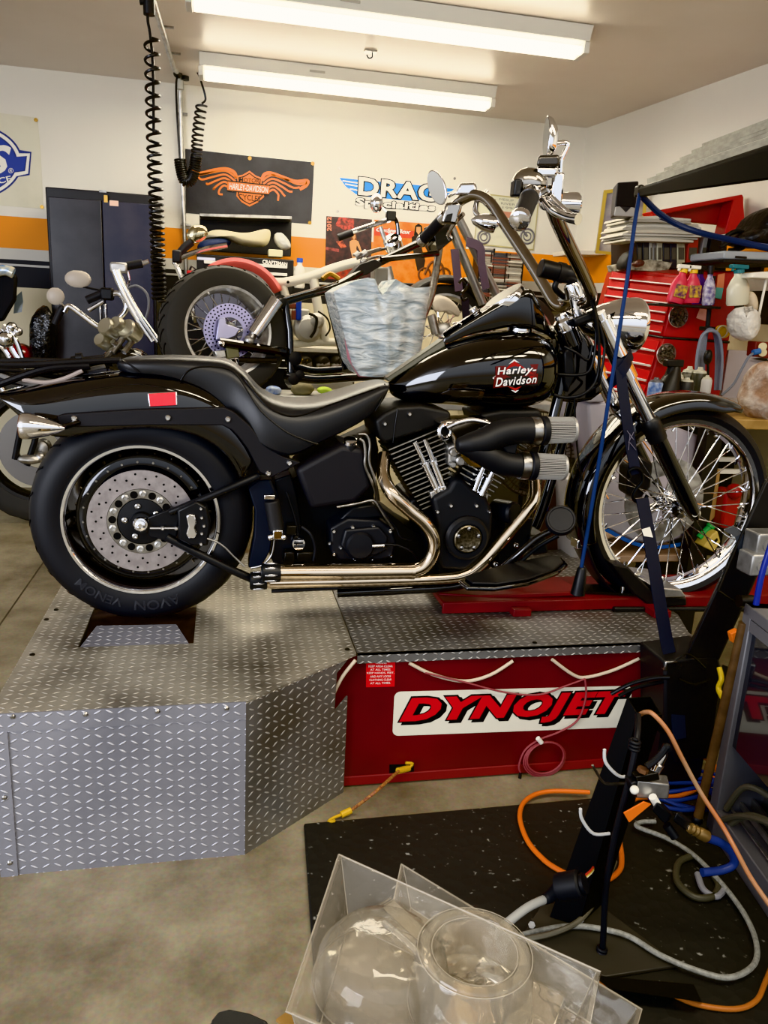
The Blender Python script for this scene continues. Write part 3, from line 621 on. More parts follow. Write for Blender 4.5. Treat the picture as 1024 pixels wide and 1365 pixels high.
FLT = M('filter_mesh', 'a5a29c', .45, .2)
def filt(a, b, r):
    p, q = B(*a), B(*b); e = (q-p).normalized(); L_ = (q-p).length; f = thing('air_filter', None, None, p); f.parent = eng; f.location = p-W0[eng]
    MB().lathe([(r*1.03, -.02), (r*1.06, -.016), (r*1.06, .0), (r*1.03, .004)], p-e*.008, e, 40).build('clamp', STL, f)
    MB().lathe([(r*.98, -.002), (r*1.1, .002), (r*1.1, .016), (r*1.03, .018)], p, e, 40).build('collar', RUB, f)
    a_, b_ = frame(e); pm_ = MB().m(1).cyl(p+e*.014, q, r*.93, r*.9, 32).m(0)
    for i in range(44):
        an = 2*PI*i/44; ro = a_*math.cos(an)+b_*math.sin(an)
        pm_.tube([p+e*.016+ro*r*.97, q+ro*r*.93], r*.045, 5, 1)
    pm_.build('pleats', [FLT, M('pleat_dark', '1b1a19', .7)], f)
    MB().lathe([(r*.98, -.004), (r*1.0, .001), (r*.96, .004), (r*.8, .004), (r*.78, .001), (0, .001)], q, e, 40).build('end_cap', M('cap_grey', 'a9a7a2', .35, .5), f)
filt((720, 574, dA), (763, 573, dA), .037); filt((705, 621, dA), (750, 623, dA), .037)
# ---- oil tank and small parts
ot = MB().prism(Bs([(394, 626), (425, 609), (456, 593), (487, 598), (497, 650), (486, 660), (474, 671), (415, 680), (405, 655)], .15), (0, .2, 0)); ot.build('oil_tank', WRK, bike, bevel=.016, seg=4)
oc = B(467, 590, .13)
MB().lathe([(.02, -.012), (.021, .002), (.019, .01), (.012, .013), (0, .012)], oc, (0, -.45, 1), 24).build('oil_filler_cap', CHR, bike)
MB().cyl(oc+V((0, 0, -.04)), oc+V((0, 0, -.005)), .02).build('filler_neck', SAT, bike)
btube([(478, 579, .15), (488, 580, .15), (493, 592, .15), (492, 615, .15), (500, 640, .15), (505, 668, .13)], .0042, 'oil_line', STL)
btube([(479, 585, .155), (485, 590, .155), (487, 606, .155), (487, 622, .155), (498, 648, .15), (503, 668, .13)], .0042, 'oil_line', STL)
btube([(449, 676, .15), (478, 671, .155), (495, 667, .155), (503, 672, .155), (513, 688, .155), (524, 705, .15)], .0042, 'oil_line', STL)
btube([(505, 672, .16), (516, 688, .16), (528, 703, .15), (534, 716, .15), (548, 720, .14)], .003, 'hose', SAT)
side([(331, 652), (345, 640), (362, 640), (371, 660), (360, 735), (348, 757), (331, 757), (339, 715), (340, 680)], .09, .02, 'inner_fender', M('inner_blue_black', '171b26', .45), .004)
side([(366, 640), (388, 632), (396, 660), (402, 700), (398, 745), (368, 758), (360, 742), (372, 690)], .07, .0, 'frame_plate', SAT, .004)
can = MB().cyl(B(362, 667, .15), B(369, 707, .15), .0215, n=28).build('shock_reservoir', M('reservoir_grey', '2b2b2c', .5), bike, bevel=.004)
MB().box(B(359, 661, .16), (.03, .035, .012)).build('reservoir_clamp', CHR, can, bevel=.002)
MB().box(B(370, 711, .16), (.028, .035, .028)).build('reservoir_clamp', CHR, can, bevel=.003)
for x in (361, 378): MB().sph(B(x, 716, .17), .01).build('fitting', CHR, can)
btube([(360, 640, .14), (369, 665, .13), (374, 690, .12)], .004, 'hose', RUB)
btube([(366, 720, .15), (362, 740, .15), (350, 753, .15), (335, 757, .14)], .003, 'brake_line', STL)
hc = MB().lathe([(.021, -.03), (.021, .004), (.018, .01), (0, .013)], B(398, 724, .13), NY, 28).build('round_chrome_cap', CHR, bike)
for i in range(3): MB().box(B(398, 719+5*i, .145), (.026, .004, .004)).build('cap_rib', SAT, hc)
for x, y, w, h in ((388, 705, .03, .03), (406, 740, .05, .03), (385, 742, .03, .04), (395, 755, .05, .02)): MB().box(B(x, y, .1), (w, .04, h)).build('linkage', DKS, bike, bevel=.004)
btube([(402, 702, .12), (414, 712, .13), (420, 730, .13), (418, 748, .13)], .0045, 'hose', RUB)
btube([(382, 656, .1), (393, 690, .11), (397, 710, .11)], .004, 'hose', RUB)
# ---- exhaust
EXH = M('exhaust_chrome', 'd9cbb8', .09, 1)
dE = .19
btube([(513, 606, .1), (511, 632, .14), (522, 657, dE), (545, 679, dE), (566, 697, dE), (578, 717, dE), (577, 738, dE), (565, 755, dE), (546, 762, dE), (530, 762, dE)], .0195, 'rear_header', EXH, 24, 8)
btube([(712, 632, .13), (713, 662, .16), (700, 684, .17), (668, 722, .17), (641, 752, .17), (620, 766, .17), (585, 771, .17), (480, 774, .17), (360, 777, .17)], .0175, 'front_header', EXH, 24, 8)
def muffler(a, b, r):
    p, q = B(*a), B(*b); m_ = MB().cyl(p, q, r, n=40).build('muffler', EXH, bike); e = (q-p).normalized()
    MB().cyl(p-e*.006, p+e*.004, r*1.06, n=40).build('joint', EXH, m_)
    return m_, q, e
m1, q1, e1_ = muffler((549, 761, dE), (372, 763, dE), .0235)
m2, q2, e2_ = muffler((540, 770, .15), (354, 774, .15), .0235)
for m_, q, e, L_ in ((m1, q1, e1_, .045), (m2, q2, e2_, .04)):
    tb = MB().lathe([(.0245, -.004), (.026, .004), (.026, L_), (.022, L_+.004), (.02, L_), (.02, 0)], q, e, 32).build('tip', SAT, m_)
    a_, b_ = frame(e)
    for i in range(8):
        c = q+(a_*math.cos(i*PI/4)+b_*math.sin(i*PI/4))*.0255; MB().sph(c+e*L_*.5, (L_*.42, .004, .004), 10).build('tip_flute', M('flute', 'c9c9cc', .25, .9), tb)
btube([(362, 788, .15), (450, 784, .15)], .006, 'muffler_bracket', SAT, 8, 1)
btube([(450, 790, .0), (530, 786, .03), (610, 780, .05), (668, 760, .08)], .016, 'frame_rail', BLK)
btube([(345, 776, .08), (420, 778, .05), (520, 778, .03)], .016, 'frame_rail', BLK)
# ---- frame front, footboard, pedal
btube([(756, 470, .05), (742, 540, .06), (722, 615, .07), (700, 700, .07), (672, 760, .08)], .017, 'down_tube', BLK)
btube([(776, 470, -.05), (762, 540, -.06), (742, 615, -.07), (715, 700, -.07), (672, 765, -.08)], .017, 'down_tube', BLK)
zf = B(690, 765, .3).z
fp = [(611, 773), (640, 763), (680, 752), (738, 741), (751, 743), (757, 751), (744, 762), (705, 776), (660, 783), (622, 782)]
fb = MB().prism([PZ(x, y, zf) for x, y in fp], (0, 0, -.014)).build('footboard', BLK, bike, bevel=.006, seg=3)
cc = sum((PZ(x, y, zf) for x, y in fp), V())/len(fp)
MB().prism([lerp(cc, PZ(x, y, zf), .9)+V((0, 0, .001)) for x, y in fp], (0, 0, .007)).build('rubber_pad', RUB, fb, bevel=.003)
MB().box(cc+V((0, .16, -.02)), (.08, .26, .02)).build('footboard_mount', BLK, bike, bevel=.004)
pc = B(748, 693, .27)
pd_ = MB().lathe([(.04, -.022), (.044, -.012), (.044, 0), (.04, .006), (.036, .006), (.034, .004), (0, .005)], pc, (-.35, -.85, .55), 36).build('brake_pedal_pad', RUB, bike)
btube([(738, 706, .25), (715, 718, .24), (690, 740, .23), (668, 758, .2)], [.009, .01, .01, .012], 'brake_pedal_arm', BLK)
btube([(744, 714, .22), (716, 730, .2), (690, 752, .2)], .007, 'brake_rod', SAT)
bolt(688, 727, .2, .008); bolt(661, 752, .2, .008)
side([(655, 730), (690, 690), (712, 690), (706, 725), (690, 752), (660, 760)], .1, .02, 'front_mount', SAT, .005)
side([(705, 715), (728, 712), (732, 738), (712, 742)], .12, .02, 'horn_cover', SAT, .008)
# neck, coil and wires
side([(743, 436), (768, 432), (786, 452), (800, 500), (806, 522), (790, 534), (768, 538), (742, 534), (744, 480)], .05, -.05, 'neck', BLK, .012)
side([(752, 470), (764, 458), (768, 500), (758, 524), (752, 510)], .085, .04, 'coil', SAT, .006)
btube([(792, 398, .16), (795, 430, .12), (793, 470, .12), (785, 495, .12), (768, 500, .11), (745, 499, .1)], .0045, 'cable', SAT)
btube([(789, 400, .15), (798, 450, .13), (797, 500, .12), (780, 524, .12), (755, 530, .1), (738, 526, .1)], .005, 'cable', SAT)
btube([(798, 430, .13), (806, 462, .13), (800, 505, .13), (795, 515, .1), (770, 530, .08)], .004, 'cable', SAT)
btube([(766, 530, .06), (767, 560, .06), (770, 600, .06), (775, 640, .05)], .003, 'cable', SAT)
btube([(752, 462, .1), (768, 470, .11), (784, 480, .11), (790, 460, .11)], .004, 'cable', SAT)
# ---- front wheel
fw = thing('front_wheel', None, None, FA); fw.parent = bike; fw.location = FA-W0[bike]
FT = [(.278, .03), (.29, .036), (.305, .042), (.322, .034), (.332, .018), (.336, .004)]
MB().lathe(FT+[(r, -h) for r, h in FT[::-1]], FA, NY, 96, True).build('tyre', RUB, fw)
fr_ = [(.262, .0), (.264, .02), (.272, .024), (.276, .031), (.291, .036), (.293, .03)]
MB().lathe(fr_+[(r, -h) for r, h in fr_[:0:-1]], FA, NY, 96, True).build('rim', CHR, fw)
MB().lathe([(0, -.055), (.036, -.055), (.036, -.045), (.022, -.04), (.02, .03), (.036, .034), (.036, .044), (.02, .05), (.018, .06), (0, .06)], FA, NY, 32).build('hub', CHR, fw)
for i in range(40):
    sg_ = 1 if i % 2 else -1; d = .036*(1 if (i//2) % 2 else -1)
    a = i*9
    MB().cyl(pol(FA, a+sg_*52, .03, d), pol(FA, a, .266, d*.35), .0021, n=6).cyl(pol(FA, a+sg_*4, .252, d*.42), pol(FA, a, .268, d*.3), .0038, n=6).build('spoke', CHR, fw)
dk = MB().lathe([(.146, -.062), (.146, -.066), (.085, -.066), (.085, -.062)], FA, NY, 64, True)
for i in range(5): dk.strap([pol(FA, i*72, .03, -.06), pol(FA, i*72, .09, -.064)], .03, .004, V((-math.sin(math.radians(i*72)), 0, math.cos(math.radians(i*72)))), 1)
dk.build('brake_disc', STL, fw)
side([(838, 622), (852, 606), (872, 618), (868, 650), (852, 668), (836, 658)], -.03, -.1, 'brake_caliper', M('caliper_dark', '1c1c1e', .4), .01)
# front fender
rings = []
for j in range(29):
    a = lerp(66, 200, j/28); ring = []; ta = min(1, j/3+.35)
    for i in range(17):
        t = PI*i/16; c, s_ = math.cos(t), math.sin(t)
        ring.append(pol(FA, a, lerp(.322+(.02 if j < 2 else 0), .374, max(s_, 0)**.6), .078*abs(c)**.6*(1 if c > 0 else -1)))
    rings.append(ring)
n = 17; ffm = MB().add([p for r in rings for p in r], [(j*n+i, j*n+i+1, (j+1)*n+i+1, (j+1)*n+i) for j in range(28) for i in range(16)])
ffm.build('front_fender', BLK, bike, solid=.004, sub=1, ang=70)
m = MB().grid(lambda u, v: pol(FA, lerp(198, 238, v), lerp(.35, .362, 1-abs(2*u-1)), .07*(2*u-1)*(1-.15*v)), 7, 9)
m.build('mud_flap', M('flap_black', '17181c', .4), bike, solid=.004)
MB().box(pol(FA, 199, .37, .03), (.02, .05, .03)).build('flap_clip', CHR, bike, bevel=.003)
# ---- fork
def fork(d, nm):
    mb = MB(); f = thing('fork_leg', None, None, B(928, 690, d)); f.parent = bike; f.location = W0[f]-W0[bike]
    t = FA+V((-.0, -d, 0)); axl = (B(797, 418, .1)-B(926, 688, .1)).normalized(); axl.y = 0; e0 = B(926, 688, .1)+V((0, .1-d, 0))
    Lt = (B(797, 418, .1)-B(926, 688, .1)).length
    up = lambda s_: e0+axl*(Lt*s_)
    MB().cyl(up(.38), up(1.0), .0215, n=28).build('upper_tube', CHR, f)
    MB().lathe([(.026, 0), (.026, .04), (.03, .05), (.03, .08), (.026, .088)], up(.62), axl, 28).build('slider_cover', M('cover_chrome', 'd8d8da', .08, 1), f) if 0 else None
    MB().lathe([(.029, 0), (.031, .02), (.029, .03), (.032, .045), (.03, .07), (.024, .078)], up(.4), axl, 28).build('dust_boot', SAT, f)
    MB().lathe([(.014, -.01), (.024, .02), (.0265, .08), (.0265, Lt*.4)], e0, axl, 28).build('lower_slider', BKC, f)
    MB().cyl(up(.70), up(.97), .0285, n=28).build('tube_cover', CHR, f)
    return f
fk = fork(.1, ''); fork(-.1, '')
ac = B(931, 691, .12)
MB().cyl(FA+V((0, -.06, 0)), FA+V((0, -.12, 0)), .012).build('axle', CHR, bike)
MB().lathe([(.02, -.03), (.021, 0), (.017, .01), (.01, .014), (0, .014)], FA+V((.01, -.1, -.005)), NY, 20).build('axle_nut', CHR, bike)
MB().hexa([B(x, y, d) for d in (.12, -.12) for x, y in ((820, 470), (838, 462), (806, 458), (826, 450))][0:4]+[B(x, y, d) for d in (-.12,) for x, y in ((820, 470), (838, 462), (806, 458), (826, 450))]).build('lower_clamp', SAT, bike, bevel=.006)
MB().hexa([B(x, y, .13) for x, y in ((768, 436), (800, 424), (764, 424), (794, 412))]+[B(x, y, -.13) for x, y in ((768, 436), (800, 424), (764, 424), (794, 412))]).build('upper_clamp', SAT, bike, bevel=.008)
MB().lathe([(.03, -.02), (.032, .0), (.03, .012), (.02, .02), (.018, .03), (0, .032)], B(752, 432, .05), (-.5, 0, .85), 28).build('stem_nut', CHR, bike)
MB().lathe([(.034, -.05), (.034, .0)], B(754, 440, .05), (-.5, 0, .85), 28).build('stem_collar', BLK, bike)
# headlight
hx = B(845, 434, 0); bk = B(795, 418, 0); hd = V((1, 0, -.02)).normalized()
hc_ = V((hx.x, YB, hx.z))
hl = MB().lathe([(0, -.19), (.012, -.185), (.03, -.165), (.055, -.12), (.075, -.06), (.082, -.025), (.084, -.01), (.084, .002), (.079, .01), (.075, .01)], hc_, hd, 48).build('headlight', CHR, bike)
MB().lathe([(.076, .006), (.05, .018), (0, .024)], hc_, hd, 48).build('lens', M('lamp_glass', 'cfd6da', .06, coat=1), hl)
MB().cyl(hc_+V((-.17, 0, .0)), hc_+V((-.24, 0, .02)), .014).build('headlight_mount', BLK, bike)
MB().sph(B(808, 427, .1), .015).build('mount_bolt', CHR, bike)
# risers and handlebar
for d in (.045, -.045):
    rs = MB().lathe([(.018, 0), (.018, .05), (.026, .055), (.026, .085), (.022, .095)], B(772, 420, d), (-.35, 0, .93), 20).build('riser', CHR, bike)
    bolt(764, 396, d+.03, .007, bike)
MB().box(B(764, 398, 0), (.05, .13, .035), Matrix.Rotation(.35, 3, 'Y')).build('bar_clamp', CHR, bike, bevel=.01, seg=3)
BAR = M('bar_chrome', 'a09a93', .07, 1)
near = [(764, 399, .0), (776, 404, .06), (788, 396, .12), (777, 366, .19), (760, 330, .27), (744, 296, .35), (733, 266, .42), (724, 256, .46), (714, 258, .5), (702, 272, .56), (694, 290, .62)]
far = [(764, 399, 0), (754, 408, -.05), (741, 405, -.09), (726, 382, -.14), (706, 349, -.2), (671, 296, -.31), (652, 269, -.36), (634, 260, -.4), (618, 265, -.44), (600, 280, -.5), (566, 318, -.62)]
hb_ = MB().tube([B(*p) for p in near[::-1]]+[B(*p) for p in far[1:]], .0182, 18, 6).build('handlebar', BAR, bike)
GR = M('grip_rubber', '232325', .55, bump=(500, .2, .001))
def grip(a, b):
    p, q = B(*a), B(*b); e = (q-p).normalized(); L_ = (q-p).length
    g = MB().lathe([(.02, 0), (.0205, .01), (.0205, L_-.02), (.02, L_-.012)], p, e, 24).build('grip', GR, bike)
    MB().lathe([(.022, -.022), (.023, -.012), (.022, .004)], p, e, 24).build('grip_ring', CHR, g)
    MB().lathe([(.0215, -.014), (.0225, -.006), (.0215, .008), (.016, .012), (.0, .013)], q, e, 24).build('grip_end', CHR, g)
grip((706, 264, .53), (693, 293, .625)); grip((590, 292, -.53), (563, 321, -.63))
# near controls
sw = MB().sph(B(706, 246, .48), (.042, .03, .036), 20).build('switch_housing', M('housing_chrome', 'aeaaa4', .12, 1), bike)
MB().box(B(688, 251, .5), (.018, .03, .036)).build('switch_button', SAT, sw, bevel=.004)
rv = MB().hexa([B(x, y, d) for d in (.5, .42) for x, y in ((717, 236), (742, 236), (716, 222), (745, 222))]).build('brake_reservoir', CHR, bike, bevel=.006, seg=3)
MB().hexa([B(x, y, d) for d in (.505, .415) for x, y in ((715, 222), (746, 222), (718, 207), (746, 206))]).build('reservoir_lid', M('lid_smoke', '55524e', .2, .9), rv, bevel=.006, seg=3)
MB().box(B(740, 252, .46), (.03, .035, .07)).build('lever_perch', CHR, bike, bevel=.006)
MB().sph(B(728, 271, .49), .016).build('perch_bolt', CHR, bike)
btube([(727, 268, .5), (738, 280, .53), (755, 289, .57), (771, 292, .6)], [.008, .011, .01, .013], 'brake_lever', CHR)
btube([(735, 262, .5), (748, 275, .53), (762, 287, .56)], .006, 'lever_web', CHR)
btube([(747, 240, .46), (748, 216, .46), (753, 203, .46), (757, 193, .46), (752, 190, .46), (742, 191, .47), (734, 191, .47)], .0055, 'mirror_stem', CHR)
def mirror(c, n_, rx, rz, tilt):
    n_ = V(n_).normalized(); a_, b_ = frame(n_); a_, b_ = a_*math.cos(tilt)+b_*math.sin(tilt), -a_*math.sin(tilt)+b_*math.cos(tilt)
    rg = []
    for h, k in ((-.022, .3), (-.018, .6), (-.008, .9), (0, 1), (.004, 1), (.005, .95)):
        rg.append([c+n_*h+a_*rx*k*math.cos(2*PI*i/32)+b_*rz*k*math.sin(2*PI*i/32) for i in range(32)])
    o = MB().loft(rg).build('mirror', CHR, bike, ang=50)
    MB().add([c+n_*.0055+a_*rx*.93*math.cos(2*PI*i/32)+b_*rz*.93*math.sin(2*PI*i/32) for i in range(32)], [list(range(32))]).build('mirror_glass', M('mirror_glass', 'd8d6cf', .02, 1), o)
mirror(B(731, 183, .47), -RT*1.0-FW*.18, .02, .046, .1)
tsg = MB().lathe([(0, -.05), (.012, -.045), (.026, -.015), (.03, .01), (.031, .03), (.028, .034), (0, .038)], B(752, 273, .38), (1, 0, 0), 28).build('turn_signal', CHR, bike)
# far controls
mirror(B(583, 250, -.5), (-.75, -.55, -.1), .034, .062, .5)
btube([(598, 262, -.5), (606, 258, -.5), (612, 258, -.47), (616, 264, -.45)], .005, 'mirror_stem', CHR)
MB().hexa([B(x, y, d) for d in (-.4, -.5) for x, y in ((606, 260), (638, 260), (613, 244), (634, 243))]).build('clutch_reservoir', CHR, bike, bevel=.008, seg=3)
MB().hexa([B(x, y, d) for d in (-.44, -.52) for x, y in ((588, 298), (610, 300), (594, 270), (618, 268))]).build('switch_housing', M('housing_chrome', 'aeaaa4', .12, 1), bike, bevel=.01, seg=3)
MB().hexa([B(x, y, d) for d in (-.436, -.45) for x, y in ((592, 296), (601, 296), (596, 286), (604, 284))]).build('switch_button', SAT, bike, bevel=.003)
btube([(618, 285, -.46), (606, 298, -.5), (598, 312, -.54), (601, 318, -.55)], [.008, .007, .007, .01], 'clutch_lever', CHR)
MB().lathe([(0, -.07), (.014, -.06), (.026, -.03), (.03, .0), (.028, .012), (0, .016)], B(655, 298, -.34), (1, -.1, -.12), 28).build('turn_signal', CHR, bike)
btube([(636, 268, -.4), (634, 282, -.37), (642, 292, -.35)], .009, 'signal_stem', CHR)
btube([(640, 262, -.4), (646, 258, -.4), (650, 254, -.4)], .006, 'bar_knob', CHR)
for p in ((632, 292, -.46), (612, 318, -.5), (588, 330, -.5)): pass
# black pod on the bar
pa, pb = B(720, 357, .02), B(770, 369, .02)
pod = MB().cyl(pa, pb, .0265, n=28).build('bar_mounted_pod', SAT, bike, bevel=.003)
e = (pb-pa).normalized(); MB().cyl(lerp(pa, pb, .45), lerp(pa, pb, .62), .0295, n=28).build('pod_clamp', M('clamp_black', '1c1c1d', .5), pod)
btube([(744, 372, .02), (740, 384, .02), (752, 396, .0)], .009, 'pod_bracket', SAT)
# ------------------------------------------------------------------ things on and along the back wall
def solo(mb, name, mat, label, catg, group=None, **k): return tag(mb.build(name, mat, **k), label, catg, group)
def pbox(x0, y0, x1, y1, Y, dep):                 # upright box whose front face spans two measured corners
    a, b = P(x0, y0, Y), P(x1, y1, Y); return MB().box(((a.x+b.x)/2, Y+dep/2, (a.z+b.z)/2), (abs(b.x-a.x), dep, abs(b.z-a.z)))
NAVY = M('navy_print', '23317c', .5); CRM = M('banner_cloth', 'd9d6c4', .7, noise=(3, 'cdc9b6'), bump=(9, .5, .012))
BANB = M('banner_black', '2b2b2f', .6, noise=(4, '3a3a3f'), bump=(7, .5, .015)); ORG = M('print_orange', 'e07a24', .5); BLKP = M('print_black', '111113', .5); WHP = M('print_white', 'e9e7df', .5)
yb = WY+.001
# left banner
t = thing('shop_banner', 'white cloth banner with a blue oval emblem at the left edge of the wall', 'banner', P(0, 278, yb))
flatpoly([(-150, 132), (50, 157), (54, 200), (58, 278.5), (-150, 262)], 'cloth', CRM, t, Y=yb, t=.004)
def oval(rx, ry, tx, th):
    up = []; n = 40
    for i in range(n+1):
        a = -PI/2*1.0+PI*i/n; up.append((-45+rx*math.cos(a), 216+ry*math.sin(a)))
    lf = [(-90-rx*math.cos(PI*i/n)*0-(rx*math.sin(PI*i/n)), 216+ry*math.cos(PI*i/n)) for i in range(1, n)]
    a = [p for p in up if p[1] < 219-th]; b = [p for p in up if p[1] > 219+th]
    return a+[(tx, 218-th), (tx-2.5, 218+th)]+b+[(x-0, y) for x, y in lf]
flatpoly(oval(75, 52, 42, 15.5), 'emblem_outline', NAVY, t, Y=yb-.005); flatpoly(oval(72.5, 49.5, 40, 13.5), 'emblem_gap', WHP, t, Y=yb-.0065); flatpoly(oval(68, 45, 36, 10), 'emblem_line', NAVY, t, Y=yb-.008); flatpoly(oval(66, 43.5, 34.5, 8.5), 'emblem_field', M('blue_print', '2b3f9a', .5), t, Y=yb-.0095)
text('S', Q((-16, 192), (15, 194), (13, 233), (-17, 231), yb-.011), 'lettering', WHP, t, .001, bold=.03, shear=.2)
text('VICE', [P(x, y, yb-.011) for x, y in ((-17, 240), (14, 234), (16, 241), (-15, 249))], 'lettering', WHP, t, .001, bold=.02)
text('®', Q((11, 224), (18, 224), (18, 231), (11, 231), yb-.011), 'lettering', WHP, t, .001)
for x, y in ((48, 160), (56, 276)): MB().lathe([(.012, 0), (.012, .004), (.006, .004), (.005, .001), (0, .001)], P(x, y, yb-.004), NY, 16).build('grommet', M('brass', '9a7a3c', .3, .9), t)
# winged banner
t = thing('winged_banner', 'black cloth banner with orange winged shield above the tool chest', 'banner', P(333, 298, yb))
flatpoly([(247, 198.5), (333, 208), (419, 216.5), (417, 258), (415, 299), (330, 292), (248, 284)], 'cloth', BANB, t, Y=yb, t=.004)
y2 = yb-.006
def W_(x, y): return (240+x/5.39, 190+y/5.39)
fe = []
for k in range(5):
    fe.append([W_(405-k*6, 255+k*24), W_(330-k*2, 205+k*26), W_(230+k*14, 215+k*30), W_(120+k*40, 232+k*34), W_(75+k*58, 205+k*42)])
ribbon(fe, .012, 'left_wing', ORG, t, Y=y2, k=5, multi=True)
ribbon([W_(70, 195), W_(140, 222), W_(240, 200), W_(330, 190), W_(390, 215), W_(405, 260)], .022, 'left_wing_edge', ORG, t, Y=y2, k=5)
fe = []
for k in range(5):
    fe.append([W_(592+k*6, 275+k*24), W_(660+k*2, 235+k*26), W_(760-k*14, 265+k*26), W_(850-k*36, 300+k*24), W_(912-k*52, 290+k*32)])
ribbon(fe, .012, 'right_wing', ORG, t, Y=y2, k=5, multi=True)
ribbon([W_(590, 270), W_(605, 232), W_(650, 220), W_(740, 250), W_(830, 280), W_(915, 275), W_(905, 310), W_(860, 335)], .022, 'right_wing_edge', ORG, t, Y=y2, k=5)
shp = [W_(*p) for p in ((410, 240), (450, 232), (500, 203), (545, 238), (590, 255), (585, 300), (605, 390), (560, 430), (500, 460), (445, 430), (405, 385), (415, 290))]
flatpoly(shp, 'shield', ORG, t, Y=y2-.001)
ins = [(500/5.39+240+(x-332.8)*.86, 190+330/5.39+(y-251.2)*.86) for x, y in shp]
ribbon(ins, .008, 'shield_line', BLKP, t, Y=y2-.003, closed=True)
flatpoly([W_(342, 275), W_(645, 308), W_(640, 375), W_(338, 345)], 'nameplate', ORG, t, Y=y2-.004)
ribbon([W_(342, 275), W_(645, 308), W_(640, 375), W_(338, 345)], .008, 'nameplate_line', BLKP, t, Y=y2-.006, closed=True)
qq = lambda *p: [P(*W_(*a), y2-.006) for a in p]
text('HARLEY-DAVIDSON', qq((358, 290), (634, 320), (630, 364), (354, 335)), 'lettering', WHP, t, .001, bold=.02)
text('MOTOR', qq((428, 250), (572, 262), (570, 292), (426, 280)), 'lettering', BLKP, t, .001, bold=.01)
text('CYCLES', qq((418, 368), (582, 384), (572, 425), (428, 410)), 'lettering', BLKP, t, .001, bold=.01)
for x, y in ((417, 218), (413, 297), (333, 211)): MB().lathe([(.012, 0), (.012, .004), (.006, .004), (.005, .001), (0, .001)], P(x, y, y2), NY, 16).build('grommet', M('brass', 'b39a55', .3, .9), t)
# blue winged sign banner
t = thing('parts_banner', 'white banner with big outlined lettering and blue wings in the middle of the wall', 'banner', P(530, 292, yb))
def S_(x, y): return (440+x/5.689, 215+y/5.689)
flatpoly([S_(40, 22), S_(980, 105), S_(960, 480), S_(25, 405)], 'cloth', M('banner_white', 'dfdcd2', .6, bump=(8, .3, .01)), t, Y=yb, t=.004)
BLU = M('print_blue', '2a86d8', .5)
flatpoly([S_(*p) for p in ((72, 125), (215, 140), (660, 180), (940, 210), (900, 250), (870, 275), (600, 300), (230, 262), (195, 248), (165, 225), (118, 190))], 'wings', BLU, t, Y=y2)
ribbon([[S_(95, 148), S_(215, 165)], [S_(115, 172), S_(215, 190)], [S_(150, 208), S_(215, 222)], [S_(880, 238), S_(935, 230)]], .008, 'feather_line', WHP, t, Y=y2-.002, multi=True)
q1 = [P(*S_(*a), y2-.003) for a in ((212, 108), (835, 172), (815, 318), (205, 262))]
text('DRAG', q1, 'lettering_outline', BLKP, t, .001, bold=.07, space=1.02)
q1b = [qmap(q1, .012, .05), qmap(q1, .988, .05), qmap(q1, .988, .95), qmap(q1, .012, .95)]
text('DRAG', q1b, 'lettering', WHP, t, .003, bold=.03, space=1.04)
q1 = [P(*S_(*a), y2-.005) for a in ((192, 270), (808, 322), (795, 400), (188, 356))]
text('Specialties', q1, 'lettering_outline', BLKP, t, .001, bold=.1, space=1.05)
q1b = [qmap(q1, .008, .07), qmap(q1, .992, .07), qmap(q1, .992, .93), qmap(q1, .008, .93)]
text('Specialties', q1b, 'lettering', WHP, t, .003, bold=.04, space=1.06)
for a in ((72, 52), (945, 130), (58, 380)): MB().lathe([(.01, 0), (.01, .004), (.005, .004), (.004, .001), (0, .001)], P(*S_(*a), y2), NY, 12).build('grommet', STL, t)
# posters
SKN = M('print_skin', 'd39a62', .6); HAIR = M('print_brown', '6a3d22', .6)
def figure(px, py, s_, Y, par, hair=HAIR, dark=None):
    def q(pl): return [(px+x*s_, py+y*s_) for x, y in pl]
    flatpoly(q([(-3, -4), (0, -6), (3, -4), (4, 6), (2, 9), (-3, 9), (-4, 4)]), 'printed_hair', hair, par, Y=Y)
    flatpoly(q([(-1.8, -3), (1.8, -3), (2, 1), (0, 4), (-2, 1)]), 'printed_face', SKN, par, Y=Y-.001)
    flatpoly(q([(-6, 6), (-2, 4), (2, 4), (6, 6), (11, 20), (9, 21), (4, 11), (3, 16), (6, 27), (4, 36), (-1, 36), (-4, 22), (-6, 12)]), 'printed_body', dark or SKN, par, Y=Y-.001)
yp = WY-.003
t = thing('pinup_poster', 'dark 2012 poster with a standing figure, pinned left of the orange poster', 'poster', P(465, 374, yp))
flatpoly([(435, 288), (496, 292.5), (494, 377), (433, 373)], 'sheet', M('poster_dark', '2a2022', .35, noise=(25, '4a2a28')), t, Y=yp, t=.003)
for pl, c in (([(447, 300), (452, 289.5), (472, 292), (472, 310), (458, 306)], 'c8483a'), ([(448, 322), (456, 320), (462, 329), (455, 331)], 'd2643f'), ([(434, 329), (452, 332), (452, 336), (434, 333)], '9c4a44'), ([(434, 358), (470, 356), (470, 374), (434, 371)], 'a8361f')):
    flatpoly(pl, 'printed_patch', M('poster_'+c, c, .4, noise=(40, '5a2a22')), t, Y=yp-.004)
figure(472, 316, .95, yp-.005, t)
text('2012', [P(x, y, yp-.005) for x, y in ((436, 308), (436, 289), (442, 289), (442, 308))], 'lettering', M('print_salmon', 'e08a66', .5), t, .001, bold=.03)
t = thing('orange_poster', 'orange poster with a motorcycle and figure, right of the dark 2012 poster', 'poster', P(560, 376, yp))
flatpoly([(499, 293), (622, 302), (618, 382), (496, 374)], 'sheet', M('poster_orange', 'e08a1e', .35, noise=(18, 'c96a12')), t, Y=yp, t=.003)
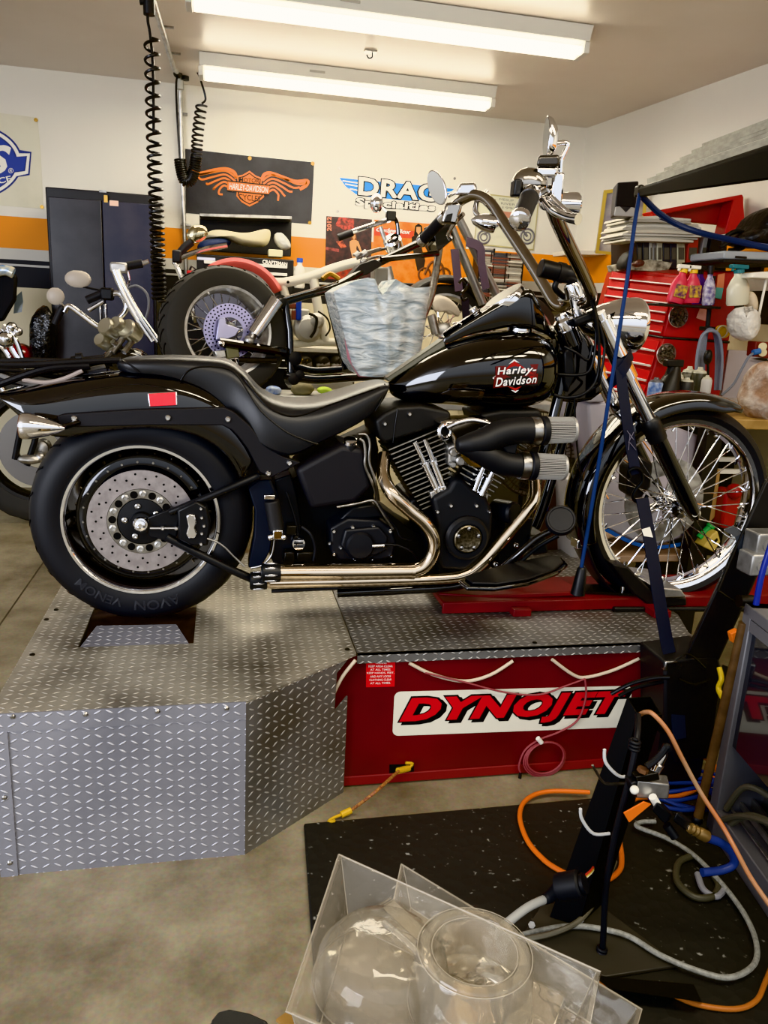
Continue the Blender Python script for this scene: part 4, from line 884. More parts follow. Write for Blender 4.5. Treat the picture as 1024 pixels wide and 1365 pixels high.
flatpoly([(499, 303), (552, 308), (551, 318), (499, 314)], 'printed_band', M('poster_redband', 'c8401f', .4), t, Y=yp-.004)
text('Gudge Box', [P(x, y, yp-.005) for x, y in ((502, 303), (548, 306.5), (547, 314), (501, 310))], 'lettering', WHP, t, .001, bold=.03, shear=.25)
figure(558, 307, 1.5, yp-.005, t, BLKP, M('print_dark', '2b1e16', .5))
mb = MB()
for x, y in ((592, 366), (566, 366)):
    c = P(x, y, yp-.005); mb.ring(c, NY, .045, .008, 24, 6)
mb.tube([P(x, y, yp-.005) for x, y in ((566, 366), (575, 350), (588, 352), (592, 366))], .01, 6); mb.build('printed_motorcycle', HAIR, t)
t = thing('biker_poster', 'pale calendar poster with a reclining figure on a motorcycle, behind the handlebar', 'poster', P(676, 330, yp))
flatpoly([(640, 258), (718, 267), (711, 333), (632, 325)], 'sheet', M('poster_pale', 'd6d5c0', .4), t, Y=yp, t=.003)
ribbon([(640, 258), (718, 267), (711, 333), (632, 325)], .012, 'border', M('poster_border', 'b9b07f', .5), t, Y=yp-.004, closed=True)
for i, s_ in enumerate(('MESUP', 'RIVER', '1992')):
    text(s_, [P(x+i*2, y+i*5.5, yp-.005) for x, y in ((666, 264), (685, 266), (685, 269), (666, 267))], 'lettering', M('print_grey', '8a8c80', .5), t, .001)
flatpoly([(654, 272), (657, 264), (661, 266), (661, 274)], 'printed_hair', HAIR, t, Y=yp-.004); flatpoly([(656, 267), (660, 267), (660, 273), (657, 274)], 'printed_face', M('print_skin2', 'c98f76', .6), t, Y=yp-.006)
flatpoly([(655, 274), (664, 275), (672, 282), (683, 283), (680, 290), (672, 292), (664, 286)], 'printed_body', M('print_skin2', 'c98f76', .6), t, Y=yp-.006)
mb = MB()
for x, y, r in ((703, 315, .052), (645, 316, .045)): mb.ring(P(x, y, yp-.005), NY, r, .007, 28, 6); mb.ring(P(x, y, yp-.005), NY, r*.55, .005, 20, 6)
mb.tube([P(x, y, yp-.005) for x, y in ((645, 312), (660, 302), (676, 296), (690, 300), (703, 315))], .009, 6); mb.build('printed_motorcycle', M('print_midgrey', '77757a', .5), t)
# cabinet
cb = P(60, 247, 5.2); cr_ = P(206, 262, 5.2); cz = (cb.z+cr_.z)/2; cw = cr_.x-cb.x; cm = P(137, 300, 5.2).x
CAB = M('cabinet_black', '232326', .3, noise=(6, '2f2e33')); CAB2 = M('cabinet_blue', '262838', .3, noise=(6, '33323f'))
t = thing('storage_cabinet', 'tall black two-door steel storage cabinet against the back wall', 'cabinet', (cb.x+cw/2, 5.45, 0))
MB().box((cb.x+cw/2, 5.45, cz/2), (cw, .5, cz)).build('body', M('cabinet_frame', '1a1a1c', .4), t, bevel=.006)
for x0, x1, mm in ((cb.x+.018, cm-.003, CAB), (cm+.003, cr_.x-.018, CAB2)):
    MB().box(((x0+x1)/2, 5.192, cz/2+.01), (x1-x0, .02, cz-.13)).build('door', mm, t, bevel=.003)
for x in (134, 141): MB().box(P(x, 416, 5.18), (.014, .03, .1)).build('handle', CHR, t, bevel=.005)
MB().box(P(152, 271, 5.181)+V((0, 0, 0)), (.05, .003, .03)).build('warning_label', M('label_pale', 'd8b8a8', .5), t); MB().box(P(141, 265, 5.181), (.02, .003, .04)).build('yellow_tag', M('label_yellow', 'c9a75a', .5), t)
MB().box(P(137, 255, 5.196), (.04, .006, .012)).build('maker_plate', STL, t)
# air line, regulator, coiled hoses
BLH = M('hose_black', '151516', .35)
p0, p1 = PZ(205, 2, CZ-.03), PZ(232, 92, CZ-.03)
pw_ = P(240, 104, WY-.04)
t = thing('air_pipe', 'galvanised air pipe running along the ceiling and down the back wall', 'pipe', p1)
MB().tube([p0+V((-.02, -.5, 0)), p0, p1, pw_+V((0, -.05, .01)), pw_+V((0, 0, -.08)), P(243, 240, WY-.04), P(249, 385, WY-.04)], .014, 12, 1).build('pipe', ALU, t)
for x, y in ((230, 84), (237, 98)): MB().sph(P(x, y, (p1.y+pw_.y)/2), .028).build('elbow', DKS, t)
for x, y in ((243, 152), (248, 300)): MB().box(P(x, y, WY-.03), (.07, .03, .014)).build('bracket', STL, t, bevel=.003)
for k in (.35, .75): MB().box(lerp(p0, p1, k)+V((.02, 0, .012)), (.08, .02, .01)).build('bracket', STL, t, bevel=.002)
rg_ = P(240, 96, 5.62)
t = thing('air_regulator', 'small air regulator with gauge mounted on the pipe below the ceiling', 'regulator', rg_)
MB().cyl(rg_+V((0, 0, -.1)), rg_, .022).build('bowl', M('bowl_clear', 'b9b9b2', .2), t); MB().box(rg_+V((0, 0, .015)), (.06, .05, .03)).build('body', M('red_orange', 'a2352a', .4), t, bevel=.005)
MB().lathe([(.034, -.01), (.034, .012), (.03, .014), (0, .012)], P(246, 91, 5.56), NY, 24).build('gauge', M('gauge_lilac', '8f8aa8', .3), t); MB().cyl(P(247, 97, 5.6), P(247, 107, 5.6), .024).build('knob', SAT, t)
def coil(path, r, w, turns, name, label, extra=None):
    q = cat([V(p) for p in path], 24); n = len(q); L_ = [0]
    for i in range(1, n): L_.append(L_[-1]+(q[i]-q[i-1]).length)
    out = []; m = sum(turns)*14 if isinstance(turns, list) else turns*14; nt_ = m/14
    for k in range(int(m)+1):
        s_ = k/m
        if isinstance(turns, list):                     # uneven winding: share of turns per equal length
            cum = 0; tt = s_*sum(turns); j = 0
            while j < len(turns)-1 and tt > cum+turns[j]: cum += turns[j]; j += 1
            s_ = (j+min(1, (tt-cum)/turns[j]))/len(turns)
        d = s_*L_[-1]; i = 0
        while i < n-2 and L_[i+1] < d: i += 1
        f = (d-L_[i])/max(1e-6, L_[i+1]-L_[i]); c = lerp(q[i], q[i+1], f); T = (q[i+1]-q[i]).normalized()
        A_ = V((0, 1, 0)); A_ = (A_-T*A_.dot(T)).normalized(); B_ = T.cross(A_); a = k/14*2*PI
        out.append(c+(A_*math.cos(a)+B_*math.sin(a))*w)
    mb = MB().tube(out, r, 6, 1)
    for e_ in (extra or []): mb.tube(e_, r, 6, 5)
    return solo(mb, name, BLH, label, 'hose', 'coiled air hoses')
yc = 3.5
coil([P(202, 48, yc), P(205, 180, yc), P(209, 290, yc), P(211, 360, yc), P(212, 402, yc)], .006, .026, [4, 4.5, 6, 9, 11], 'coiled_air_hose', 'long black coiled air hose hanging from the ceiling in front of the cabinet', [[P(199, -4, yc), P(197, 25, yc), P(200, 45, yc), P(204, 90, yc), P(205, 180, yc)]])
t = thing('hose_connector', 'black hose fitting at the ceiling where the long coiled hose starts', 'fitting', P(198, 12, yc))
MB().cyl(P(198, -8, yc), P(199, 20, yc), .022).build('body', SAT, t); MB().cyl(P(186, 2, yc), P(200, 2, yc), .012).build('lever', SAT, t); c = P(198, -6, yc); MB().box((c.x, c.y, (c.z+CZ)/2), (.03, .03, CZ-c.z)).build('bracket', STL, t)
yc = 5.45
coil([P(269, 138, yc), P(264, 175, yc), P(261, 215, yc), P(255, 238, yc), P(246, 240, yc), P(241, 222, yc), P(240, 212, yc)], .0065, .032, [3, 3, 4, 7, 10, 8], 'coiled_air_hose', 'shorter black coiled hose looped beside the winged banner', [[P(247, 93, 5.58), P(262, 95, 5.5), P(270, 115, yc), P(274, 132, yc), P(269, 138, yc)], [P(239, 97, 5.62), P(235, 110, 5.5), P(236, 150, yc), P(239, 200, yc), P(240, 212, yc)]])
# tool chest by the wall
yt = 5.25
t = thing('tool_chest', 'black tool chest with open lid and white drawer pulls below the winged banner', 'tool chest', P(326, 470, yt+.2))
bb = pbox(262, 338, 389, 480, yt, .42); zb_ = min(v.z for v in bb.v); bb.v = [V((v.x, v.y, 0 if v.z < zb_+.01 else v.z)) for v in bb.v]; bb.build('body', M('chest_black', '141517', .4), t, bevel=.006)
lid = pbox(266, 284, 388, 342, yt+.4, .03).build('lid', M('chest_lid', '17181a', .45), t, bevel=.004)
lt = P(266, 284, yt+.2); lr = P(389, 298, yt+.2)
MB().hexa([lt+V((0, d, z)) if k == 0 else lr+V((0, d, z+.045)) for z in (-.02, .0) for d in (-.0, .2) for k in (0, 1)]).build('lid_rim', STL, lid, bevel=.003)
for i in range(14): pbox(272, 351+i*10.5, 383, 354+i*10.5, yt-.012, .012).build('drawer_pull', M('pull_white', 'd3d2cb', .35), t, bevel=.002)
text('CRAFTSMAN', Q((350, 346), (383, 350), (383, 354.5), (350, 351.5), yt), 'lettering', WHP, t, .002, bold=.025)
MB().box(P(275, 345, yt), (.11, .006, .016)).build('label_strip', M('label_blue', 'b9bcd0', .5), t)
def blob(pl, Y, dep, name, mat, label, catg, group=None, sub=2, bev=.0, rnd=.004):
    """soft thing: outline swollen to a pillow"""
    c = sum((P(x, y, Y) for x, y in pl), V())/len(pl); rings = []
    for k, d in ((.55, -.5), (.88, -.32), (1, 0), (.88, .32), (.55, .5)):
        rings.append([lerp(c, P(x, y, Y), k)+V((random.uniform(-rnd, rnd), dep*d+random.uniform(-rnd, rnd), random.uniform(-rnd, rnd))) for x, y in pl])
    mb = MB().loft(rings)
    return solo(mb, name, mat, label, catg, group, sub=sub, ang=80)
blob([(272, 309), (290, 305), (312, 310), (335, 313), (362, 303), (363, 312), (360, 329), (345, 330), (322, 328), (306, 320), (290, 317), (272, 320)], yt+.12, .3, 'folded_towel', M('towel_cream', 'd8cfae', .8, bump=(120, .4, .004)), 'cream folded towel draped over the open black tool chest', 'towel')
blob([(262, 322), (280, 318), (302, 317), (310, 321), (306, 330), (280, 334), (260, 336)], yt+.1, .25, 'folded_cloth', M('cloth_navy', '27324f', .7, bump=(60, .4, .004)), 'navy blue folded cloth under the cream towel on the tool chest', 'cloth')
PLW = M('bag_plastic', 'c9c9c2', .25, bump=(22, .8, .02), spec=.6)
blob([(364, 311), (374, 308), (383, 315), (390, 328), (388, 335), (376, 333), (366, 322)], yt+.1, .16, 'plastic_bag', PLW, 'crumpled clear plastic bag on the right end of the black tool chest', 'bag', rnd=.014, sub=1)
t = solo(pbox(358, 332, 377, 343, yt+.02, .1), 'small_box', M('box_beige', 'cdc9a8', .5), 'small beige box on the black tool chest beside the crumpled bag', 'box', bevel=.006)
bt = thing('spray_bottle', 'white bottle with blue cap standing right of the black tool chest', 'bottle', P(397, 384, yt))
a, b = P(399, 384, yt), P(399, 346, yt); h = b.z-a.z
MB().lathe([(.03, 0), (.035, .01), (.035, h*.6), (.025, h*.75), (.016, h*.8), (.016, h*.9), (0, h*.9)], a, (0, 0, 1), 20).build('bottle_body', WHT, bt); MB().lathe([(.02, h*.9), (.02, h*1.05), (0, h*1.05)], a, (0, 0, 1), 16).build('cap', M('cap_blue', '2c4fa8', .4), bt)
# disc racks
yr = 5.5
cols = ['2b2a29', 'b9b4a6', '9d968a', 'd3cfc2', '4a4c52', 'c9c5ba', '6a655e', 'd3cfc2', 'a9a49a', 'c4c0b4', '7d5046']
def rack(x0, y0, x1, y1, label, n):
    a, b = P(x0, y0, yr), P(x1, y1, yr); w = b.x-a.x; hh = a.z-b.z
    t = thing('disc_rack', label, 'disc rack', (a.x+w/2, yr+.07, b.z), 'racks of discs against the wall')
    for x in (a.x-.006, b.x+.006): MB().box((x, yr+.07, b.z+hh/2), (.008, .14, hh)).build('side', SAT, t)
    MB().box((a.x+w/2, yr+.07, b.z-.004), (w+.02, .14, .008)).build('base', SAT, t)
    MB().box((a.x+w/2, yr+.135, b.z+hh/2), (w+.02, .006, hh)).build('back', SAT, t)
    for i in range(n):
        d_ = MB().box((a.x+w/2+random.uniform(-.003, .003), yr+.064+random.uniform(-.006, .002), b.z+hh*(i+.5)/n), (w*.97, .125, hh/n*.86)).build('disc_case', M('case_'+random.choice(cols), random.choice(cols), .35), None)
        tag(d_, 'thin disc case lying flat in a tall rack of discs by the back wall', 'disc case', 'disc cases in the wall racks')
rack(657, 336, 674, 402, 'tall rack of flat disc cases, left of the matching rack', 30)
rack(677, 337, 692, 402, 'tall rack of flat disc cases, right of the matching rack', 30)
rack(642, 330, 653, 401, 'narrow rack of disc cases half hidden behind the lift bike fork', 26)

ctr_z = P(690, 402, yr).z-.008; ca_ = P(632, 402, yr).x; cb_ = P(780, 402, yr).x
t = thing('wall_counter', 'long dark counter along the back wall carrying the disc racks', 'counter', ((ca_+cb_)/2, 5.6, 0))
MB().box(((ca_+cb_)/2, 5.58, ctr_z-.025), (cb_-ca_, .42, .05)).build('top', M('counter_black', '1a1a1c', .4), t, bevel=.004)
MB().box(((ca_+cb_)/2, 5.62, (ctr_z-.05)/2), (cb_-ca_-.05, .3, ctr_z-.05)).build('cupboard', M('counter_cream', 'b5ad96', .5), t)
# ------------------------------------------------------------------ motorcycles and parts behind the dyno
LY = 3.9; yaw_ = math.radians(16)
lt_ = V((math.cos(yaw_), math.sin(yaw_), 0)); ln_ = V((math.sin(yaw_), -math.cos(yaw_), .10)).normalized(); lu_ = ln_.cross(lt_); lu_ = lu_ if lu_.z > 0 else -lu_
LC = P(298, 443, LY)
def G(x, y, d=0):                     # sight line meets the leaning plane of the lift bike
    r = ray(x, y); o = LC+ln_*d; return CAM+r*((o-CAM).dot(ln_)/r.dot(ln_))
def gpol(c, a, r, d): a = math.radians(a); return c+(lt_*math.cos(a)+lu_*math.sin(a))*r+ln_*d
def wheel(c, R, w, rimr, name_tire, par, pol_, axis, tread=True, spokes=24, rimmat=ALU, disc_r=0, hubm=ALU):
    prof = [(rimr, w*.36), (rimr*1.05, w*.47), (lerp(rimr, R, .5), w*.5), (lerp(rimr, R, .82), w*.44), (R*.985, w*.3), (R, w*.05)]
    mb = MB().lathe(prof+[(r, -h) for r, h in prof[::-1]], c, axis, 64, True).m(1)
    if tread:
        for a in range(0, 360, 12):
            mb.strap([pol_(c, a, R*.975, w*.35), pol_(c, a+4, R*.996, w*.2), pol_(c, a+10, R*1.001, w*.02)], .006, .004, pol_(c, a+90, 1, 0)-c, 2)
            mb.strap([pol_(c, a+6, R*.975, -w*.35), pol_(c, a+10, R*.996, -w*.2), pol_(c, a+16, R*1.001, -w*.02)], .006, .004, pol_(c, a+90, 1, 0)-c, 2)
    mb.build(name_tire, [RUB2, M('groove', '050505', .9)], par)
    MB().lathe([(rimr*1.05, w*.4), (rimr*1.04, w*.46), (rimr*.98, w*.45), (rimr*.93, w*.3), (rimr*.9, 0), (rimr*.93, -w*.3), (rimr*1.04, -w*.46)], c, axis, 64, True).build('rim', rimmat, par)
    MB().lathe([(.03, w*.5), (.045, w*.42), (.045, w*.3), (.03, w*.25), (.03, -w*.3), (.045, -w*.4), (0, -w*.4)], c, axis, 24).build('hub', hubm, par)
    for i in range(spokes):
        s_ = 1 if i % 2 else -1; d = w*.33*(1 if (i//2) % 2 else -1); a = i*360/spokes
        MB().cyl(pol_(c, a+s_*40, .042, d), pol_(c, a, rimr*.92, d*.3), .003, n=6).build('spoke', CHR, par)
    if disc_r:
        mb = MB().lathe([(disc_r, w*.52), (disc_r, w*.55), (disc_r*.5, w*.55), (disc_r*.5, w*.52)], c, axis, 56, True).m(1)
        for i in range(36):
            for k in range(3): mb.cyl(pol_(c, i*10+k*4, disc_r*(.93-.13*k), w*.55), pol_(c, i*10+k*4, disc_r*(.93-.13*k), w*.556), .004, n=8)
        mb.build('brake_disc', [M('disc_lilac', 'a9a6c8', .3, .7), M('hole_black', '020202', .9)], par)
lift = thing('custom_motorcycle', 'stripped black chopper frame with fat rear tyre on a lift behind the seat', 'motorcycle', gpol(LC, -90, .3, 0))
rwl = thing('rear_wheel', None, None, LC); rwl.parent = lift; rwl.location = LC-W0[lift]
wheel(LC, .305, .2, .2, 'tyre', rwl, gpol, ln_, spokes=32, disc_r=.125)
def gt(pl, r, name, mat, n=12, k=5, par=lift): return MB().tube([G(*p) for p in pl], r, n, k).build(name, mat, par)
def gside(pl, d0, d1, name, mat, bevel=.004, par=lift): return MB().prism([G(x, y, d0) for x, y in pl], ln_*(d1-d0)).build(name, mat, par, bevel=bevel)
gside([(292, 424), (300, 423), (302, 432), (320, 438), (314, 448), (304, 452), (288, 453)], .14, .13, 'caliper_bracket', M('bracket_lilac', 'b4b3cf', .35, .7))
gt([(292, 456, .15), (330, 462, .15), (380, 470, .14)], .022, 'swingarm', BLK, 10, 1); gt([(318, 480, .15), (368, 481, .15)], .014, 'brake_rod', BLK, 8, 1)
gside([(286, 468), (300, 466), (302, 476), (290, 478)], .15, .1, 'caliper', ALU); gside([(302, 463), (318, 464), (320, 476), (304, 478)], .155, .13, 'caliper', M('caliper_olive', '6f6c50', .5))
MB().lathe([(.014, 0), (.014, .02), (0, .024)], G(294, 458, .17), ln_, 16).build('axle_nut', CHR, lift)
sp0, sp1 = G(368, 400, .14), G(332, 454, .14)
MB().cyl(sp0, lerp(sp0, sp1, .85), .036, n=28).build('shock', CHR, lift); MB().cyl(lerp(sp0, sp1, .85), sp1, .02).build('shock_rod', STL, lift); MB().sph(sp1, .026).build('shock_eye', ALU, lift)
gt([(372, 404, .1), (410, 393, .08), (450, 381, .05), (492, 357, 0), (530, 338, 0), (572, 318, 0)], .021, 'backbone_tube', BLK, 14)
gt([(372, 399, .12), (410, 388, .1), (448, 377, .06)], .006, 'chrome_tube', CHR, 8)
gt([(436, 385, .06), (449, 440, .06), (462, 492, .06)], .021, 'seat_post', BLK, 12, 1)
gt([(380, 402, .1), (386, 440, .1), (388, 500, .1)], .018, 'rear_post', BLK, 12, 1); gt([(380, 500, .1), (420, 506, .1), (470, 503, .1), (540, 500, .1)], .022, 'lower_tube', BLK)
gt([(392, 488, .1), (420, 494, .08), (455, 492, .1)], .018, 'cross_tube', BLK); gt([(586, 330, 0), (576, 390, .03), (562, 430, .05), (550, 490, .06)], .02, 'down_tube', STL, 14)
gt([(508, 346, .02), (545, 342, .02), (584, 338, .02)], .015, 'top_brace', BLK, 10, 1)
for x, y, r in ((392, 478, .034), (390, 505, .03), (373, 402, .03), (398, 500, .025)): MB().lathe([(r, -.04), (r, .02), (r*.5, .024), (0, .024)], G(x, y, .1), ln_, 20).build('pivot', SAT, lift)
gside([(462, 372), (480, 352), (500, 345), (512, 352), (490, 366)], .03, -.03, 'junction_box', SAT)
gt([(430, 372, .07), (440, 365, .06), (452, 372, .06)], .012, 'brass_fitting', M('brass', '9a7a3c', .3, .9))
gside([(576, 300), (600, 290), (606, 318), (584, 336)], .04, -.05, 'steering_head', BLK)
FT2 = M('fork_steel', 'a9a7a3', .3, .85)
for a, b in (((612, 292), (664, 396)), ((600, 300), (640, 396))):
    MB().cyl(G(*a), lerp(G(*a), G(*b), 1.1), .024, n=16).build('fork_tube', FT2, lift)
wc = G(690, 462, 0)
fwl = thing('front_wheel', None, None, wc); fwl.parent = lift; fwl.location = wc-W0[lift]
wheel(wc, .3, .1, .23, 'tyre', fwl, gpol, ln_, tread=False, spokes=16)
for pl, lb in (([(606, 332), (609, 360), (612, 388)], 'purple ratchet strap hanging down the left fork tube of the lift bike'), ([(622, 322), (640, 330), (642, 352), (648, 385)], 'purple ratchet strap wound round the right fork tube of the lift bike')):
    solo(MB().strap([G(x, y, .05) for x, y in pl], .05, .004, lt_, 5), 'ratchet_strap', M('strap_purple', '5f5360', .7), lb, 'strap')
hk = thing('strap_hook', 'black S-shaped hook hanging beside the lift bike fork', 'hook', P(617, 400, 3.85))
MB().tube([P(x, y, 3.85) for x, y in ((612, 378), (617, 372), (623, 378), (620, 386), (615, 392), (617, 400), (623, 398))], .007, 8).build('wire', BLK, hk); MB().strap([P(620, 398, 3.85), P(622, 425, 3.85)], .04, .004, (1, 0, 0), 1).build('webbing', M('strap_dark', '25222a', .7), hk)
# lift table under it and the things lying on it
a, b = P(335, 522, 3.75), P(560, 508, 3.75)
ltz = gpol(LC, -90, .305, 0).z-.004; a = PZ(335, 524, ltz)
t = thing('lift_table', 'pale motorcycle lift table under the stripped chopper frame', 'lift table', V(((a.x+b.x)/2-.1, 4.0, 0)))
MB().box((.75, (a.y-.1+4.35)/2, ltz-.025), (2.3, 4.45-a.y, .05)).build('deck', M('lift_top', 'a9a8a2', .45, noise=(8, '8f8e88')), t, bevel=.006)
for x in (-.1, 1.6): MB().box((x, 4.05, (ltz-.05)/2), (.12, .5, ltz-.06)).build('leg', SAT, t, bevel=.01)
blob([(384, 512), (404, 507), (420, 512), (421, 527), (388, 530)], a.y, .12, 'canvas_pouch', M('pouch_olive', '7d7558', .7, bump=(80, .4, .004)), 'olive canvas tool pouch on the lift table behind the seat', 'pouch', sub=1)
blob([(420, 517), (432, 514), (446, 519), (440, 525), (424, 526)], a.y, .1, 'shop_rag', M('rag_lime', 'a6bd4a', .8), 'lime green rag beside the olive pouch on the lift table', 'rag')
blob([(352, 516), (362, 513), (376, 516), (378, 526), (356, 528)], a.y, .1, 'crumpled_wrapper', M('wrapper', 'a9b6cc', .4, noise=(30, '4566b0')), 'crumpled blue and clear wrapper left of the olive pouch', 'wrapper')
# covered bin
yb_ = 3.62
bn = thing('parts_bin', 'pink plastic bin showing below its white plastic cover on the lift', 'bin', P(510, 504, yb_+.15))
def bq(x, y, d): return P(x, y, yb_+d)
MB().loft([[bq(478, 503, 0), bq(532, 503, 0), bq(532, 497, .26), bq(482, 497, .26)], [bq(463, 478, -.01), bq(556, 478, -.01), bq(556, 470, .28), bq(468, 470, .28)], [bq(452, 405, -.02), bq(566, 405, -.02), bq(566, 400, .3), bq(458, 400, .3)]]).build('tub', M('bin_pink', 'c98a94', .4), bn, bevel=.01)
def bag_mat():
    m = bpy.data.materials.new('cover_plastic'); m.use_nodes = True; nt = m.node_tree; L = nt.links; b = nt.nodes['Principled BSDF']
    g = nt.nodes.new('ShaderNodeNewGeometry'); mp_ = nt.nodes.new('ShaderNodeMapping'); mp_.inputs['Scale'].default_value = (5, 5, 22); mp_.inputs['Rotation'].default_value = (0, .35, 0); L.new(g.outputs['Position'], mp_.inputs['Vector'])
    n = nt.nodes.new('ShaderNodeTexNoise'); n.inputs['Scale'].default_value = 1.6; n.inputs['Detail'].default_value = 6; n.inputs['Distortion'].default_value = 1.2; L.new(mp_.outputs[0], n.inputs['Vector'])
    r = nt.nodes.new('ShaderNodeValToRGB'); e = r.color_ramp.elements; e[0].position = .36; e[0].color = lin('a3b0b6'); e[1].position = .62; e[1].color = lin('e2e7e6'); L.new(n.outputs['Fac'], r.inputs['Fac']); L.new(r.outputs['Color'], b.inputs['Base Color'])
    bp = nt.nodes.new('ShaderNodeBump'); bp.inputs['Strength'].default_value = .9; bp.inputs['Distance'].default_value = .02; L.new(n.outputs['Fac'], bp.inputs['Height']); L.new(bp.outputs['Normal'], b.inputs['Normal']); b.inputs['Roughness'].default_value = .25
    return m
def pl_at(pl, t):
    t *= len(pl)-1; i = min(int(t), len(pl)-2); return lerp(V((*pl[i], 0)), V((*pl[i+1], 0)), t-i)
lf_, rt_ = [(445, 389), (451, 415), (460, 450), (470, 486), (480, 501)], [(575, 382), (570, 405), (566, 440), (561, 470), (552, 486)]
tp_ = [(445, 389), (458, 381), (475, 374), (490, 370), (500, 372), (506, 386), (511, 394), (518, 384), (528, 372), (540, 379), (552, 384), (564, 383), (575, 382)]
bt_ = [(480, 501), (500, 503), (524, 502), (540, 495), (552, 486)]
def cov(u, v):
    a, b, c_, d_ = pl_at(lf_, v), pl_at(rt_, v), pl_at(tp_, u), pl_at(bt_, u)
    q = lerp(a, b, u)+lerp(c_, d_, v)-(lerp(lerp(V((445, 389, 0)), V((575, 382, 0)), u), lerp(V((480, 501, 0)), V((552, 486, 0)), u), v))
    bl_ = (max(0, math.sin(PI*u))**.5)*(.35+.65*math.sin(PI*(.15+.8*v)))
    f_ = .007*math.sin(9*u+14*v+3*math.sin(7*v))+.006*math.sin(22*v-6*u)+.004*math.sin(31*u+5*v)
    return P(q.x, q.y, yb_-.03-.075*bl_+f_*min(1, 4*u, 4*(1-u)))
NU, NV = 40, 34
mb = MB().grid(cov, NU, NV); bd = [i for i in range(NU)]+[j*NU+NU-1 for j in range(1, NV)]+[(NV-1)*NU+i for i in range(NU-2, -1, -1)]+[j*NU for j in range(NV-2, 0, -1)]
f0 = [mb.v[i] for i in bd]; mb.loft([f0, [p+V((0, .15, 0)) for p in f0], [p+V((0, .33, 0)) for p in f0]], cap=False); mb.add([p+V((0, .33, 0)) for p in f0], [list(range(len(f0)))])
solo(mb, 'plastic_cover', bag_mat(), 'translucent white plastic bag pulled over the pink bin on the lift', 'plastic bag', None, ang=70)
# white frame bike behind
wy = 4.5
def w3(pl): return [P(p[0], p[1], wy-(p[2] if len(p) > 2 else 0)) for p in pl]
wf = thing('white_frame_motorcycle', 'white motorcycle frame with pale red rear fender behind the lift bike', 'motorcycle', P(400, 470, wy))
WF = M('frame_white', 'd9d5c4', .35)
MB().tube(w3([(276, 363), (300, 365), (330, 364), (352, 373), (375, 377), (410, 370), (445, 358), (476, 350), (500, 352)]), .026, 12).build('frame_rail', WF, wf)
MB().tube(w3([(376, 377), (384, 410), (386, 455), (420, 456), (452, 456)]), .022, 12, 3).build('frame_rail', WF, wf); MB().tube(w3([(418, 372), (424, 410), (434, 455)]), .026, 12).build('frame_post', WF, wf)
for x, y in ((276, 363), (292, 365), (318, 366), (362, 376), (384, 376)): MB().lathe([(.008, 0), (0, .003)], P(x, y, wy-.027), NY, 10).build('frame_hole', M('hole_black', '020202', .9), wf)
fc = P(316, 412, wy); rings = []
R1 = (P(316, 345, wy)-fc).length
for i in range(25):
    a = math.radians(lerp(150, 25, i/24)); e = V((math.cos(a), 0, math.sin(a)))
    rings.append([fc+e*R1*k+V((0, d, 0)) for k, d in ((.8, -.1), (.93, -.1), (1, -.06), (1, .06), (.93, .1), (.8, .1))])
mb = MB(); mb.add([p for r in rings for p in r], [(j*6+i, j*6+i+1, (j+1)*6+i+1, (j+1)*6+i) for j in range(24) for i in range(5)]); mb.build('rear_fender', M('fender_coral', 'b8544c', .4), wf, solid=.004)
MB().lathe([(R1*.86, 0), (R1*.86, .01), (0, .012)], fc+V((0, .03, 0)), NY, 40).build('fender_inner', M('inner_grey', '74757f', .5), wf)
en = P(410, 438, wy)
MB().lathe([(.075, -.1), (.075, .05), (.055, .07), (0, .075)], en, NY, 28).build('engine_case', M('engine_alu', 'b9b6ac', .4, .6), wf); MB().lathe([(.045, 0), (.045, .06), (.03, .075), (0, .08)], P(420, 428, wy), NY, 24).build('engine_cover', M('engine_alu', 'b9b6ac', .4, .6), wf)
MB().box(P(402, 424, wy), (.08, .1, .1)).build('engine_barrel', M('engine_alu', 'b9b6ac', .4, .6), wf, bevel=.01)
MB().tube(w3([(412, 418, .1), (422, 424, .1), (420, 440, .1), (414, 450, .1)]), .008, 8).build('hose', BLH, wf); MB().tube(w3([(424, 415, .08), (436, 424, .08), (440, 438, .08), (434, 448, .08)]), .005, 8).build('wire', BLH, wf)
MB().box(P(398, 412, wy-.05), (.03, .04, .12)).build('blue_part', M('part_blue', '26409c', .4), wf, bevel=.008)
for (x, y, w, h) in ((392, 420, .03, .05), (390, 408, .04, .03)): MB().box(P(x, y, wy-.05), (w, .03, h)).build('wiring_block', M('wire_rust', '6e3d30', .6), wf, bevel=.006)
t = thing('parts_shelf', 'low grey shelf with dark parts behind the black seat post of the lift bike', 'shelf', P(420, 500, 4.75))
pbox(385, 462, 470, 472, 4.7, .25).build('shelf_board', M('shelf_grey', 'b2aea0', .5), t, bevel=.004); pbox(385, 498, 470, 520, 4.7, .25).build('shelf_board', M('shelf_grey', 'b2aea0', .5), t, bevel=.004)
pbox(385, 462, 472, 520, 4.93, .02).build('back', M('shelf_dark', '4a4842', .6), t)
for x in (408, 432, 452):
    g_ = thing('engine_part', 'small dark machined engine part on the low shelf behind the lift bike', 'engine part', P(x, 497, 4.68), 'engine parts on the low shelf')
    MB().lathe([(.04, -.1), (.04, 0), (.03, .02), (.015, .02), (.015, .03), (0, .03)], P(x, 484, 4.68), (.3, -1, 0), 18).build('part_body', M('part_dark', '26241f', .45, .4), g_); MB().tube([P(x-10, 488, 4.66), P(x+8, 486, 4.66)], .014, 8).build('shaft', STL, g_)
solo(pbox(389, 478, 410, 486, 4.66, .05), 'yellow_box', M('box_yellow', 'b9902c', .5), 'small yellow box on the low shelf behind the lift bike', 'box', bevel=.003)
